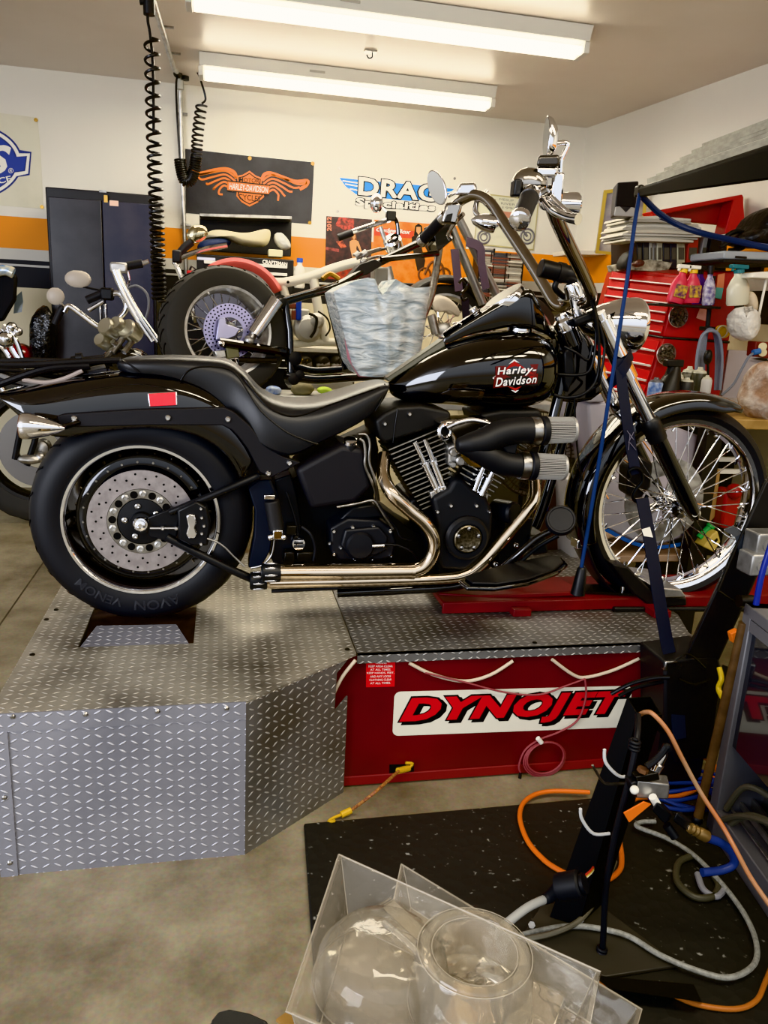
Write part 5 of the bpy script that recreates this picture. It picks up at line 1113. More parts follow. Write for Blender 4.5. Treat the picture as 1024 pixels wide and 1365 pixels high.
# separate handlebars in the background
hy = 4.3
hb2 = thing('road_motorcycle', 'background motorcycle seen by its silver handlebar and square mirror arm before the posters', 'motorcycle', P(515, 470, hy))
h3 = lambda pl: [P(x, y, hy) for x, y in pl]
MB().tube(h3([(452, 317), (470, 309), (500, 299), (522, 292)]), .013, 10).build('handlebar', CHR, hb2); MB().tube(h3([(451, 317), (470, 310)]), .019, 12, 1).build('grip', GR, hb2)
MB().box(P(521, 288, hy), (.05, .05, .05)).build('switch_block', DKS, hb2, bevel=.006); MB().tube(h3([(526, 290), (530, 300), (530, 320), (522, 326)]), .011, 8).build('mirror_arm', BLK, hb2)
MB().sph(P(502, 271, hy), (.036, .03, .05)).build('mirror_shell', CHR, hb2); MB().tube(h3([(508, 276), (516, 284)]), .006, 6, 1).build('mirror_stem', CHR, hb2)
MB().tube(h3([(507, 302), (512, 316), (518, 326), (528, 334)]), .012, 8).build('riser', ALU, hb2); MB().lathe([(.05, -.03), (.05, .02), (.04, .03), (0, .03)], P(524, 324, hy), (-.4, -.6, .7), 24).build('gauge', CHR, hb2)
for pl in (((475, 345), (500, 335), (528, 328)), ((470, 340), (490, 336), (508, 331)), ((480, 350), (505, 342), (540, 345))): MB().tube(h3(pl), .008, 8).build('bracket', STL, hb2)
for x, y in ((474, 342), (484, 340), (482, 350)): MB().cyl(P(x, y, hy), P(x+5, y-4, hy), .018).build('reservoir', ALU, hb2)
pbox(500, 355, 516, 400, hy-.04, .12).build('fork_shroud', M('shroud_grey', '7c7a72', .45), hb2, bevel=.012); MB().tube(h3([(515, 356), (525, 400), (528, 470)]), .03, 12, 1).build('fork_leg', ALU, hb2)
hb3 = thing('parked_motorcycle', 'background motorcycle showing a chrome handlebar and oval mirror left of the tool chest', 'motorcycle', P(262, 450, 4.6))
k3 = lambda pl: [P(x, y, 4.6) for x, y in pl]
MB().tube(k3([(246, 382), (238, 360), (233, 348), (240, 344), (255, 338), (275, 332), (303, 327)]), .015, 10).build('handlebar', CHR, hb3); MB().tube(k3([(234, 345), (246, 330), (256, 322)]), .022, 12, 1).build('grip', GR, hb3)
MB().sph(P(263, 312, 4.6), (.06, .02, .045), 20, Matrix.Rotation(-.5, 3, 'Y')).build('mirror_shell', M('mirror_champagne', 'cbc3a6', .08, 1), hb3); MB().box(P(236, 342, 4.6), (.05, .05, .07)).build('switch_block', SAT, hb3, bevel=.01)
MB().tube(k3([(246, 380), (256, 400), (262, 430)]), .02, 10).build('fork_leg', CHR, hb3)
sc_p = P(257, 374, 4.9); t = thing('side_cabinet', 'small black cabinet under the red box left of the tool chest', 'cabinet', (sc_p.x, 4.97, 0)); MB().box((sc_p.x+.02, 4.98, sc_p.z/2-.002), (.2, .18, sc_p.z-.004)).build('cabinet_body', SAT, t, bevel=.004); MB().box((sc_p.x+.02, 4.885, sc_p.z*.7), (.08, .012, .015)).build('handle', STL, t)
t = thing('red_toolbox', 'small red box beside the parked motorcycle left of the tool chest', 'box', P(257, 374, 4.9)); pbox(249, 360, 266, 374, 4.9, .15).build('body', RED, t, bevel=.008); MB().tube([P(253, 360, 4.95), P(256, 355, 4.95), P(262, 360, 4.95)], .006, 6).build('handle', SAT, t)
# motorbike with cloth on the wheel
cy_ = 4.55
cw_ = thing('motorcycle_front_end', 'spoked front wheel with dark fender behind the covered bin', 'motorcycle', P(595, 500, cy_))
c = P(590, 440, cy_); polw = lambda c, a, r, d: V((c.x+r*math.cos(math.radians(a)), c.y-d, c.z+r*math.sin(math.radians(a))))
wheel(c, .26, .1, .2, 'tyre', cw_, polw, NY, tread=False, spokes=24)
mb = MB(); n = 9; rr_ = []
for i in range(21):
    a = lerp(140, 0, i/20); rr_.append([polw(c, a, lerp(.27, .31, math.sin(PI*k/8)**.6), .1*math.cos(PI*k/8)) for k in range(9)])
mb.add([p for r in rr_ for p in r], [(j*9+i, j*9+i+1, (j+1)*9+i+1, (j+1)*9+i) for j in range(20) for i in range(8)]); mb.build('fender', M('fender_dark', '2c2b2a', .35), cw_, solid=.004)
MB().cyl(P(575, 420, cy_-.1), P(581, 445, cy_-.1), .025).build('fork_leg', ALU, cw_)
blob([(576, 392), (590, 393), (604, 400), (616, 415), (612, 426), (606, 418), (600, 422), (592, 414), (584, 418), (576, 414)], cy_-.12, .06, 'draped_cloth', M('cloth_pale', 'c9bfae', .8, bump=(60, .4, .004)), 'pale cloth draped over the spoked wheel behind the covered bin', 'cloth')
# chopper with tall bars in front of the cabinet
ky = 4.2
ch = thing('chopper_motorcycle', 'chopper with chrome pullback handlebars and two mirrors before the black cabinet', 'motorcycle', P(150, 520, ky))
K = lambda pl, d=0: [P(x, y, ky-d) for x, y in pl]
MB().tube(K([(86, 416), (92, 408), (106, 417), (129, 434), (140, 435), (158, 425), (168, 413), (167, 401), (158, 391), (146, 393)]), .014, 12).build('handlebar', CHR, ch)
for o in (0, 9): MB().tube(K([(152+o*.5, 360), (164+o*.6, 390), (180+o*.7, 420), (204+o*.8, 455)], .05), .014, 12).build('fork_leg', CHR, ch)
MB().tube(K([(168, 355), (190, 351)]), .02, 14, 1).build('grip', GR, ch); MB().tube(K([(188, 352), (198, 348)]), .011, 10, 1).build('grip_end', CHR, ch); MB().tube(K([(116, 400), (140, 390)]), .02, 14, 1).build('grip', GR, ch); MB().tube(K([(73, 432), (80, 416), (84, 410)]), .018, 12).build('grip', GR, ch)
MB().tube(K([(118, 414), (138, 402)]), .01, 10, 1).build('lever', CHR, ch); MB().tube(K([(170, 362), (172, 378), (165, 390)]), .007, 8).build('lever', CHR, ch)
MB().box(P(159, 357, ky), (.08, .07, .05)).build('brake_master', ALU, ch, bevel=.01); MB().box(P(143, 392, ky), (.06, .06, .06)).build('switch_block', SAT, ch, bevel=.01)
for x, y, rx, rz in ((74, 395, .042, .042), (104, 372, .062, .042)): 
    mm = MB().sph(P(x, y, ky), (rx, .015, rz), 20).build('mirror_shell', M('mirror_tan', 'b5ab9e', .4), ch)
MB().tube(K([(78, 402), (86, 409)]), .006, 8, 1).build('mirror_stem', CHR, ch); MB().tube(K([(106, 381), (124, 385), (140, 388)]), .005, 8).build('mirror_stem', SAT, ch)
for x, y, r in ((144, 437, .045), (158, 433, .036), (137, 455, .034), (172, 440, .05)): MB().lathe([(r, -.05), (r, .02), (r*.85, .03), (0, .028)], P(x, y, ky-.04), (-.5, -.7, .4), 24).build('gauge', M('gauge_alu', 'b9b4a2', .3, .8), ch)
for x0, y0, x1, y1 in ((150, 470, 172, 440), (140, 478, 160, 455), (165, 470, 180, 450), (150, 455, 168, 470)): MB().cyl(P(x0, y0, ky-.08), P(x1, y1, ky-.02), .015).build('linkage', STL, ch)
MB().tube(K([(166, 386), (182, 381), (196, 392), (198, 410), (193, 428)], .05), .006, 8).build('cable', M('cable_grey', '6e6f72', .4), ch)
MB().sph(P(168, 480, ky), (.12, .1, .07), 18).build('fuel_tank', BLK, ch); MB().cyl(P(160, 520, ky), P(166, 465, ky), .05).build('frame_tube', BLK, ch)
# trash bag and fairing bike at far left
blob([(38, 440), (45, 415), (62, 404), (72, 412), (78, 440), (76, 475), (66, 500), (38, 500)], 5.08, .16, 'bagged_bundle', M('bag_black', '17181a', .25, bump=(14, 1, .03), spec=.7), 'black plastic covered bundle standing before the pale wall at left', 'bag', rnd=.03, sub=1)
fy = 4.98
fb_ = thing('fairing_motorcycle', 'dark touring motorcycle with fairing cut off by the left edge', 'motorcycle', P(10, 640, fy))
MB().loft([[P(x, y, fy+d) for x, y in pl] for d, pl in ((-.12, ((-40, 365), (8, 352), (24, 368), (22, 400), (5, 430), (-40, 420))), (.2, ((-40, 372), (6, 362), (20, 375), (18, 400), (0, 425), (-40, 415))))]).build('fairing', M('fairing_black', '0b0b0d', .6, spec=.3), fb_, bevel=.02, seg=3)
MB().tube([P(-20, 366, fy-.14), P(5, 360, fy-.14), P(18, 364, fy-.14)], .03, 12).build('goggle_band', M('goggles', '5b93c8', .1, .3, noise=(20, 'd9d2b8')), fb_)
MB().loft([[P(x, y, fy-.02+d) for x, y in ((20, 396), (29, 388), (31, 402), (29, 416), (18, 418))] for d in (0, .01)]).build('windscreen', M('screen_grey', '6d7880', .2), fb_)
for pl in (((0, 440), (10, 450), (18, 470), (34, 492)), ((-5, 455), (8, 470), (22, 495)), ((4, 434), (20, 452), (30, 478))): MB().tube([P(x, y, fy-.1) for x, y in pl], .014, 10).build('crash_bar', CHR, fb_)
for x, y, r in ((16, 436, .03), (24, 442, .026), (8, 452, .05)): MB().sph(P(x, y, fy-.1), r).build('chrome_fitting', CHR, fb_)
MB().sph(P(24, 472, fy+.1), (.09, .1, .07)).build('fuel_tank', M('tank_red', '7a1016', .2, coat=1), fb_)
MB().sph(P(-12, 482, fy), (.12, .12, .1)).build('engine_block', SAT, fb_)
MB().box(P(5, 483, fy-.2), (.05, .005, .025)).build('tag', M('tag_teal', '4aa0b4', .5), fb_)
wc = P(56, 596, fy-.1)
wl = thing('front_wheel', None, None, wc); wl.parent = fb_; wl.location = wc-W0[fb_]
zr = wc.z
wheel(wc, zr, .12, zr*.68, 'tyre', wl, polw, NY, spokes=0, rimmat=DKS)
MB().lathe([(zr*.5, .06), (zr*.5, .066), (zr*.25, .066), (zr*.25, .06)], wc, NY, 48, True).build('brake_disc', M('disc_dull', '6f6c68', .4, .7), wl)
for pl in (((38, 545), (28, 570), (20, 612)), ((52, 560), (46, 590), (36, 620))): MB().tube([P(x, y, fy-.2) for x, y in pl], .018, 10, 1).build('fork_leg', SAT, fb_)
MB().tube([P(x, y, fy-.18) for x, y in ((0, 516), (15, 535), (38, 555))], .016, 10).build('fork_tube', CHR, fb_); MB().sph(P(40, 612, fy-.2), (.07, .05, .03)).build('brake_caliper', ALU, fb_)
for x, y in ((54, 610), (52, 575)): MB().sph(P(x, y, fy-.2), .03).build('axle_cap', ALU, fb_)
# bundle of cables lying over the rear fender
cbn = [[(-20, 486), (30, 487), (80, 484), (130, 481), (160, 480)], [(-20, 483), (40, 481), (90, 482), (140, 477)], [(-20, 513), (30, 500), (70, 492), (110, 486), (150, 484)], [(-20, 495), (20, 503), (60, 496), (110, 488), (140, 486)], [(-20, 520), (40, 498), (75, 490), (120, 488)], [(0, 500), (40, 512), (80, 508), (110, 495), (140, 488)], [(-20, 506), (20, 510), (60, 514), (90, 506), (120, 492), (146, 488)], [(-20, 492), (30, 495), (70, 502), (100, 498), (135, 486)], [(30, 506), (60, 510), (85, 505), (110, 494)]]
gs = ['151517', '1c1c1e', '121214', '19191b', '141416', '8d8a86', '232325', '1a1a1b', '9a8f8a']
for i, pl in enumerate(cbn):
    g_ = gs[i]; th = .009 if i < 5 else .006
    ob = solo(MB().tube([P(x, y, YB-.05+.035*(i % 4)) for x, y in pl], th, 8, 6), 'cable', M('cable_'+g_, g_, .4), 'grey cable in the bundle lying over the rear fender of the black motorcycle' if g_[0] in '89' else 'black cable in the bundle lying over the rear fender of the black motorcycle', 'cable', 'grey cables over the rear fender' if g_[0] in '89' else 'black cables over the rear fender')
for x, y in ((100, 482), (106, 478), (112, 492)):
    solo(MB().cyl(P(x-4, y, YB-.03), P(x+4, y-1, YB-.03), .014), 'cable_connector', SAT, 'black ribbed connector on the cable bundle over the rear fender', 'connector', 'connectors on the cable bundle')
# ------------------------------------------------------------------ right side of the shop
def pts(pl, Y=None, z=None): return [PZ(x, y, z) if z is not None else P(x, y, Y) for x, y in pl]
def ptube(pl, r, Y=None, z=None, n=10, k=6, mb=None):
    q = []
    for p in pl:
        if len(p) > 2: q.append(P(*p))
        else: q.append(PZ(p[0], p[1], z) if z is not None else P(p[0], p[1], Y))
    return (mb or MB()).tube(q, r, n, k)
# bench
bz = P(960, 532, 3.5).z
bx0 = P(872, 545, 3.2).x; bx1 = 2.86
BW = M('bench_wood', 'a98a58', .5, noise=(14, '8d7044'))
t = thing('workbench', 'wooden workbench with pale top along the right wall carrying the red tool chests', 'workbench', ((bx0+bx1)/2, 3.4, 0))
MB().box(((bx0+bx1)/2, 3.42, bz-.03), (bx1-bx0, 1.3, .04)).build('top', BW, t, bevel=.004)
MB().box((lerp(bx0, bx1, .5), 3.7, bz-.006), (bx1-bx0-.02, .7, .008)).build('top_sheet', M('bench_white', 'd5d2c8', .4), t)
for x in (bx0+.06, bx1-.1):
    for y in (2.85, 3.95): MB().box((x, y, (bz-.05)/2), (.07, .07, bz-.05)).build('leg', M('bench_dark', '1b1917', .6), t)
MB().box(((bx0+bx1)/2, 3.9, bz/2), (bx1-bx0, .02, bz-.1)).build('shade_sheet', M('bench_dark', '1b1917', .6), t)  # dark sheet added to stand in for the shade beneath the bench
for i, y in enumerate((612, 628)): MB().box(P(970, y, 3.0), (.3, .02, .02)).build('rail', WHT, t)
# red tool chests
def chest(rows, name, label, knobs):
    rings = []
    for (a, b, c) in rows:
        A_, B_, C_ = P(*a), P(*b), P(*c); d = V((.28, .42, 0)); rings.append([A_, B_, C_, C_+V((.06, .32, 0)), A_+V((.12, .3, 0))])
    t = thing(name, label, 'tool chest', (rings[0][0]+rings[0][1]+rings[0][2])/3)
    MB().loft(rings[::-1]).build('body', RED, t, bevel=.006)
    fa, fb, fd, fc = rings[-1][0], rings[-1][1], rings[0][0], rings[0][1]
    n = ((fb-fa).cross(fd-fa)).normalized(); n = n if n.dot(CAM-fa) > 0 else -n
    for u0, u1, v0, v1 in knobs:
        q = [fa+(fb-fa)*u+((fd+(fc-fd)*u)-(fa+(fb-fa)*u))*v for u, v in ((u0, v0), (u1, v0), (u1, v1), (u0, v1))]
        d_ = MB().prism([p+n*.001 for p in q], n*.008).build('drawer', M('red_drawer', 'ae1518', .32), t, bevel=.003)
        q2 = [lerp(q[0], q[3], .74), lerp(q[1], q[2], .74), lerp(q[1], q[2], .92), lerp(q[0], q[3], .92)]
        MB().prism([p+n*.009 for p in q2], n*.012).build('pull', M('pull_alu', 'd6d0cc', .3, .7), d_, bevel=.002)
    return t, rings, n
kn = [(.03, .32, .06+.15*i, .2+.15*i) for i in range(5)]+[(.35, .97, .06+.15*i, .2+.15*i) for i in range(5)]+[(.03, .97, .83, .97)]
c1, cr1, cn1 = chest([((795, 434, 3.95), (885, 449, 3.55), (972, 455, 3.5)), ((817, 358, 3.95), (907, 366, 3.55), (988, 361, 3.5))], 'upper_tool_chest', 'upper red tool chest with slim drawers and bottles on its end', kn)
c2, cr2, cn2 = chest([((772, 528, 3.95), (855, 548, 3.55), (955, 556, 3.5)), ((795, 435.2, 3.95), (884.6, 450.2, 3.55), (971.6, 456.2, 3.5))], 'lower_tool_chest', 'lower red tool chest under the upper one, with a coil of hose', [(.03, .97, .05+.2*i, .22+.2*i) for i in range(4)])
text('MATCO'[:0] or '88', [lerp(cr1[1][0], cr1[1][1], u)*(1-v)+lerp(cr1[0][0], cr1[0][1], u)*v+cn1*.012 for u, v in ((.62, .86), (.78, .86), (.78, .95), (.62, .95))], 'drawer_number', M('print_pale_red', 'd86b62', .5), c1, .001, bold=.02) if 0 else None
sm_ = cr2[1]; MB().tube([sm_[0]+cn1*.004, sm_[1]+cn1*.004, sm_[2]+V((0, -.004, 0))], .006, 8, 1).build('seam_strip', SAT, c2)
# things hung on the chest end (plane just in front of it)
ey = 3.5
def jug(x0, y0, x1, y1, Y, name, label, bodym, capm, labm, lean=.0, r=.055, group=None, trig=True, trigm=None):
    a, b = P(x0, y0, Y), P(x1, y1, Y); ax_ = (b-a).normalized(); h = (b-a).length
    t = thing(name, label, 'bottle', a, group); w0 = W0[t]
    prof = [(r*.9, 0), (r, .01), (r, h*.42), (r*.72, h*.6), (r*.42, h*.72), (r*.4, h*.8), (0, h*.8)]
    bd = MB().lathe(prof, a, ax_, 24); bd.v = [V((p.x, Y+(p.y-Y)*.6, p.z)) for p in bd.v]; bd.build('bottle_body', bodym, t)
    MB().cyl(a+ax_*h*.78, a+ax_*h*.87, r*.42).build('collar', capm, t)
    if trig: MB().box(a+ax_*h*.93+V((-.008, -.01, 0)), (r*1.5, r*.6, h*.1)).tube([a+ax_*h*.9+V((-r*.6, -.01, 0)), a+ax_*h*.82+V((-r*.9, -.02, 0))], .007, 6, 1).build('trigger_head', trigm or capm, t, bevel=.005)
    else: MB().cyl(a+ax_*h*.86, a+ax_*h, r*.5).build('cap', capm, t)
    if labm: 
        c = lerp(a, b, .3)+V((0, -r*.6-.002, 0)); u = V((ax_.z, 0, -ax_.x))
        MB().prism([c+u*i*r*.72+ax_*j*h*.16 for i, j in ((-1, -1), (1, -1), (1, 1), (-1, 1))], (0, -.002, 0)).build('label_panel', labm, t, bevel=.001)
    return t
PNK = M('bottle_pink', 'c94456', .3); YLW = M('cap_yellow', 'e0b93a', .4); PUR = M('bottle_purple', '54308a', .35); LBY = M('label_gold', 'c9a43c', .5, noise=(60, '5a2f5a'))
jug(899, 404, 914, 352, ey-.1, 'spray_bottle', 'pink spray bottle with yellow collar, the left of the two on the red chest', PNK, YLW, LBY, r=.042, trigm=WHT)
jug(921, 404, 926, 353, ey-.1, 'spray_bottle', 'pink spray bottle with yellow collar, the right of the two on the red chest', PNK, YLW, LBY, r=.042, trigm=WHT)
jug(932, 405, 934, 354, ey-.02, 'spray_bottle', 'purple spray bottle behind the right pink bottle', PUR, M('cap_dark', '1c1c20', .4), None, r=.038)
jug(944, 407, 948, 354, ey-.1, 'spray_can', 'black and white spray can beside the pink bottles on the red chest', M('can_white', 'c9c6cf', .4, noise=(50, '6a5f90')), M('cap_dark', '1c1c20', .4), None, r=.032, trig=False)
jug(983, 407, 986, 352, ey-.2, 'spray_bottle', 'clear spray bottle with teal trigger hanging right of the red chest', M('bottle_clear', 'c9c6b4', .2), M('cap_teal', '2f6f78', .4), None, r=.055)
solo(MB().box(P(912, 408, ey-.1), (.32, .1, .012)), 'bottle_rack', SAT, 'black wire shelf holding the pink spray bottles on the red chest', 'rack', bevel=.003)
t = thing('note_strips', 'strip of salmon and teal paper notes hung on the red chest end', 'notes', P(960, 396, ey+.01))
MB().prism(pts([(957, 366), (966, 364), (964, 384), (955, 383)], ey+.009), (0, -.004, 0)).build('salmon_note', M('note_salmon', 'd98a6c', .7), t); MB().prism(pts([(955, 383), (964, 384), (961, 399), (953, 397)], ey+.007), (0, -.004, 0)).build('teal_note', M('note_teal', '6fb3b0', .7), t)
solo(MB().prism(pts([(933, 411), (944, 413), (940, 428), (928, 424)], ey+.014), (0, -.004, 0)), 'paper_note', M('note_pink', 'd9a49a', .7), 'small pink paper note stuck on the red chest end', 'note')
BOLTS = M('bolt_pile', '3c3a36', .4, .6, noise=(70, 'b9b5ac'))
def dish(x, y, Y, r, label):
    c = P(x, y, Y); t = thing('parts_dish', label, 'dish', c, 'magnetic dishes on the red chests')
    MB().lathe([(r*.8, -.02), (r, .0), (r*1.04, .004), (r, .006), (r*.85, -.01), (0, -.012)], c, NY, 32).build('dish', M('dish_rim', 'c9b6b0', .3, .6), t)
    mb = MB()
    for i in range(40):
        a, q = random.uniform(0, 6.28), r*.8*math.sqrt(random.random()); p = c+V((math.cos(a)*q, -.004, math.sin(a)*q)); dr = V((random.uniform(-1, 1), random.uniform(-.4, .4), random.uniform(-1, 1))).normalized()
        mb.cyl(p-dr*.012, p+dr*.012, .005, n=6)
    o = mb.build('bolt_heap', M('bolt_mix', '8f8b84', .35, .8, noise=(90, '2a2826')), t); o['kind'] = 'stuff'
dish(904, 422, ey+.02, .05, 'upper round magnetic dish full of bolts on the red chest'); dish(888, 472, ey+.02, .05, 'lower round magnetic dish full of bolts on the red chest')
t = thing('tape_roll', 'yellow roll of tape stuck to the red chest beside the white bags', 'tape', P(963, 442, ey-.1))
MB().lathe([(.03, -.02), (.03, .02), (.022, .022), (.02, .005), (0, .004)], P(963, 442, ey-.1), (-.2, -1, 0), 24).build('roll', M('tape_yellow', 'cfa62a', .4), t); MB().ring(P(963, 442, ey-.122), NY, .027, .004, 20, 6).build('rim', M('tape_rim', 'd8cdb0', .5), t)
hk = []
for k in range(5):
    w = 10+k*2.4; hk.append(ptube([(948-w*.9, 530), (948-w, 490), (948-w*.7, 452), (946, 437+k), (948+w*.55, 448), (948+w*.75, 480), (948+w*.6, 520)], .008, ey-.13-.012*k))
for m_ in hk: solo(m_, 'hose_loop', M('hose_slate', '7d8494', .4), 'slate blue air hose loop hanging in a hank on the lower red chest', 'hose', 'hose loops on the red chest')
t = thing('hose_hook', 'black hanging bar holding the hose hank on the red chests', 'hook', P(945, 440, ey-.1)); ptube([(952, 368), (946, 410), (943, 440)], .011, ey-.08).build('bar', SAT, t); MB().box(P(943, 438, ey-.12), (.05, .06, .02)).build('hook', SAT, t, bevel=.004)
t = thing('inflator_bulb', 'black ribbed bulb on the hose hank', 'bulb', P(944, 480, ey-.2)); MB().sph(P(944, 476, ey-.22), (.02, .02, .036)).build('bulb', SAT, t); MB().cyl(P(944, 484, ey-.22), P(944, 500, ey-.22), .006).build('stem', SAT, t)
# top of the chest
def stack(pl, Y, dep, name, mat, label, catg, group=None, bevel=.003): return solo(MB().prism(pts(pl, Y), (0, dep, 0)), name, mat, label, catg, group, bevel=bevel)
stack([(840, 351), (866, 346), (897, 350), (890, 363), (842, 360)], 3.75, .25, 'tool_tray', M('tray_pale', 'b9b4a0', .5, noise=(30, '5a554a')), 'pale tray of small tools on top of the upper red chest', 'tray')
blob([(824, 348), (834, 333), (843, 334), (842, 350), (836, 363), (823, 362)], 3.8, .1, 'leather_glove', M('glove_dark', '2b2a28', .6), 'dark glove at the left end of the red chest top', 'glove', sub=1)
blob([(842, 352), (850, 345), (860, 347), (858, 355), (846, 358)], 3.7, .06, 'small_tools', M('tools_mix', '4a2a24', .5), 'small dark red tool heap beside the pale tray', 'tools', sub=1)
bks = [('2a2a2c', 849, 857), ('3a3a3d', 857, 866), ('b9b6aa', 866, 871), ('8c8a86', 871, 876), ('c2bfa8', 876, 884), ('3b3b3e', 884, 894), ('44444a', 894, 903), ('c6c2a4', 903, 914), ('a83228', 915, 929), ('8b8c8c', 930, 939)]
for i, (c_, a, b) in enumerate(bks):
    t = thing('binder', '%s binder standing upright %s' % ({'2': 'black', '3': 'black', '4': 'charcoal', 'b': 'pale grey', '8': 'grey', 'c': 'cream', 'a': 'red'}[c_[0]], ['first from the left under the paper pile', 'second from the left under the paper pile', 'third from left, beside the black pair', 'fourth from left in the row of binders', 'fifth from left, next to a grey binder', 'sixth from left in the row of binders', 'seventh from left in the row of binders', 'just left of the red binder', 'near the right end of the row', 'leaning at the right end of the row'][i]), 'binder', P((a+b)/2, 362, 3.9), 'binders on the red chest')
    dx = 0 if i < 8 else (4 if i == 8 else 10)
    MB().prism(pts([(a, 358), (a+dx, 318 if i < 8 else 312), (b+dx-.4, 318 if i < 8 else 312), (b-.4, 359)], 3.85), (0, .28, 0)).build('spine', M('binder_'+c_, c_, .45), t, bevel=.004)
    MB().prism(pts([(a+1.5+dx*.4, 346), (a+1.5+dx*.6, 330), (b-2+dx*.6, 330), (b-2+dx*.4, 346)], 3.848), (0, -.002, 0)).build('spine_label', M('spine_print', '8f8b7a' if i % 2 else '5d5a52', .5), t)
stack([(941, 358), (949, 316), (970, 319), (968, 362)], 3.82, .3, 'loudspeaker_box', M('box_black', '151517', .5), 'black upright box right of the row of binders', 'box')
for i in range(9):
    x0 = 828+random.uniform(-2, 6)+i*.8; y0 = 321-i*3.6; x1 = 928+random.uniform(-8, 10)
    stack([(x0, y0), (x0+2, y0-3), (x0+40, y0-4.5), (x1, y0-.5), (x1, y0+2.6), (x0+38, y0+.5)], 3.8+random.uniform(-.03, .03), .24, 'paper_sheaf', M('paper_%d' % (i % 3), ['c9c4b4', 'b3aea2', 'd6d2c6'][i % 3], .7), 'sheaf of curled paper, %s in the messy pile on the binders' % ['lowest', 'second from the bottom', 'third from the bottom', 'fourth from the bottom', 'the middle one', 'fourth from the top', 'third from the top', 'second from the top', 'topmost'][i], 'papers', 'paper pile on the binders', .002)
t = thing('metal_cover', 'open red metal lid propped up behind the pile of papers', 'lid', P(940, 310, 4.1))
MB().prism(pts([(868, 283), (920, 272), (990, 260), (992, 262), (990, 306), (968, 309), (962, 300), (868, 290)], 4.1), (0, .03, 0)).build('panel', M('lid_red', '8d1216', .4), t, bevel=.006)
MB().prism(pts([(868, 282), (990, 259), (992, 264), (872, 288)], 4.0), (0, .1, 0)).build('rim', M('lid_red_rim', 'b0161a', .35), t, bevel=.005); MB().prism(pts([(978, 266), (991, 262), (994, 306), (966, 312)], 4.0), (0, .1, 0)).build('side', M('lid_red_rim', 'b0161a', .35), t, bevel=.005)
sp_t = thing('loudspeaker', 'small dark grey desktop speaker standing above the papers', 'speaker', P(838, 290, 3.7))
MB().prism(pts([(823, 243), (852, 241), (846, 288), (819, 287)], 3.7), (.05, .14, 0)).build('cabinet', M('speaker_grey', '38373a', .5), sp_t, bevel=.008); MB().prism(pts([(824, 244), (850, 243), (846, 276), (821, 274)], 3.695), (0, -.004, 0)).build('grille', M('speaker_cloth', '1f1e20', .8), sp_t, bevel=.003)
MB().prism(pts([(820, 276), (826, 275), (834, 283), (841, 276), (846, 277), (846, 289), (818, 288)], 3.69), (0, -.006, 0)).build('base_trim', M('speaker_silver', 'a6a5a3', .35, .4), sp_t, bevel=.003)
pf = thing('framed_picture', 'gold framed grey picture hung near the corner behind the speaker', 'picture', P(825, 340, 4.9))
pq = [P(806, 256, 4.9), P(861, 249, 4.9), P(852, 342, 4.9), P(795, 336, 4.9)]
MB().prism(pq, (0, .02, 0)).build('print', M('picture_grey', '8b8790', .35, noise=(9, 'b6b0a6')), pf)
ribbon([(0, 0), (1, 0), (1, 1), (0, 1)], .03, 'frame', M('frame_gold', 'c9b25a', .35, .4), pf, quad=pq, closed=True, t=.012)
ribbon([[(.2, .6), (.8, .55), (.85, .85)], [(.3, .5), (.6, .8)], [(.15, .75), (.9, .7)]], .012, 'printed_line', M('picture_line', '5f5b60', .5), pf, quad=pq, t=.003, multi=True)
stack([(760, 333), (808, 334), (808, 340), (760, 339)], 5.35, .3, 'wall_shelf', WHT, 'white wall shelf in the corner below the picture', 'shelf')
blob([(793, 333), (800, 329), (808, 330), (815, 334), (810, 339), (795, 339)], 5.2, .12, 'small_clutter', M('clutter_brown', '6b5a4a', .6, noise=(40, 'b9b0a0')), 'little brown heap at the right end of the white wall shelf', 'clutter', sub=1)
# case, shelf, bag, lamp, outlet, white bags at the right edge
t = thing('wall_shelf', 'black shelf board at the right edge carrying the silver case', 'shelf', P(1000, 350, 3.4)); MB().prism(pts([(965, 345), (1060, 349), (1060, 354), (965, 350)], 3.4), (0, .35, 0)).build('board', SAT, t, bevel=.003); MB().box(P(1000, 356, 3.7), (.02, .2, .05)).build('bracket', SAT, t)
t = thing('silver_case', 'flat silver grey plastic case on the black shelf at the right edge', 'case', P(1005, 346, 3.4)); MB().prism(pts([(966, 334), (1060, 337), (1060, 348), (965, 345)], 3.4), (0, .28, 0)).build('shell', M('case_grey', '9aa0a6', .4), t, bevel=.008); MB().prism(pts([(980, 341), (995, 342), (995, 345), (980, 344)], 3.398), (0, -.006, 0)).build('latch', SAT, t, bevel=.002)
blob([(968, 330), (975, 318), (985, 312), (998, 300), (1003, 280), (1024, 268), (1050, 280), (1050, 335), (1000, 334)], 3.5, .25, 'black_bag', M('bag_leather', '17171a', .4, bump=(18, .8, .02)), 'slumped black leather bag on the silver case at the right edge', 'bag', rnd=.016, sub=1)
t = thing('cable_coil', 'dark coil of cables left of the slumped black bag', 'cable', P(975, 330, 3.45)); ptube([(964, 332), (968, 316), (985, 308), (996, 318), (990, 330), (972, 334)], .012, 3.5).tube(pts([(960, 330), (980, 320), (998, 326)], 3.46), .01, 8, 5).build('loop', SAT, t)
lm = thing('desk_lamp', 'small white lamp head on a thin white stem at the right edge', 'lamp', P(1008, 430, 3.2)); MB().prism(pts([(1003, 370), (1008, 363), (1035, 361), (1035, 372)], 3.2), (0, .1, 0)).build('shade', WHT, lm, bevel=.006); ptube([(1022, 372), (1016, 400), (1010, 430)], .006, 3.25).build('stem', WHT, lm)
WBG = M('bag_white', 'd3d1cb', .35, bump=(16, 1, .025))
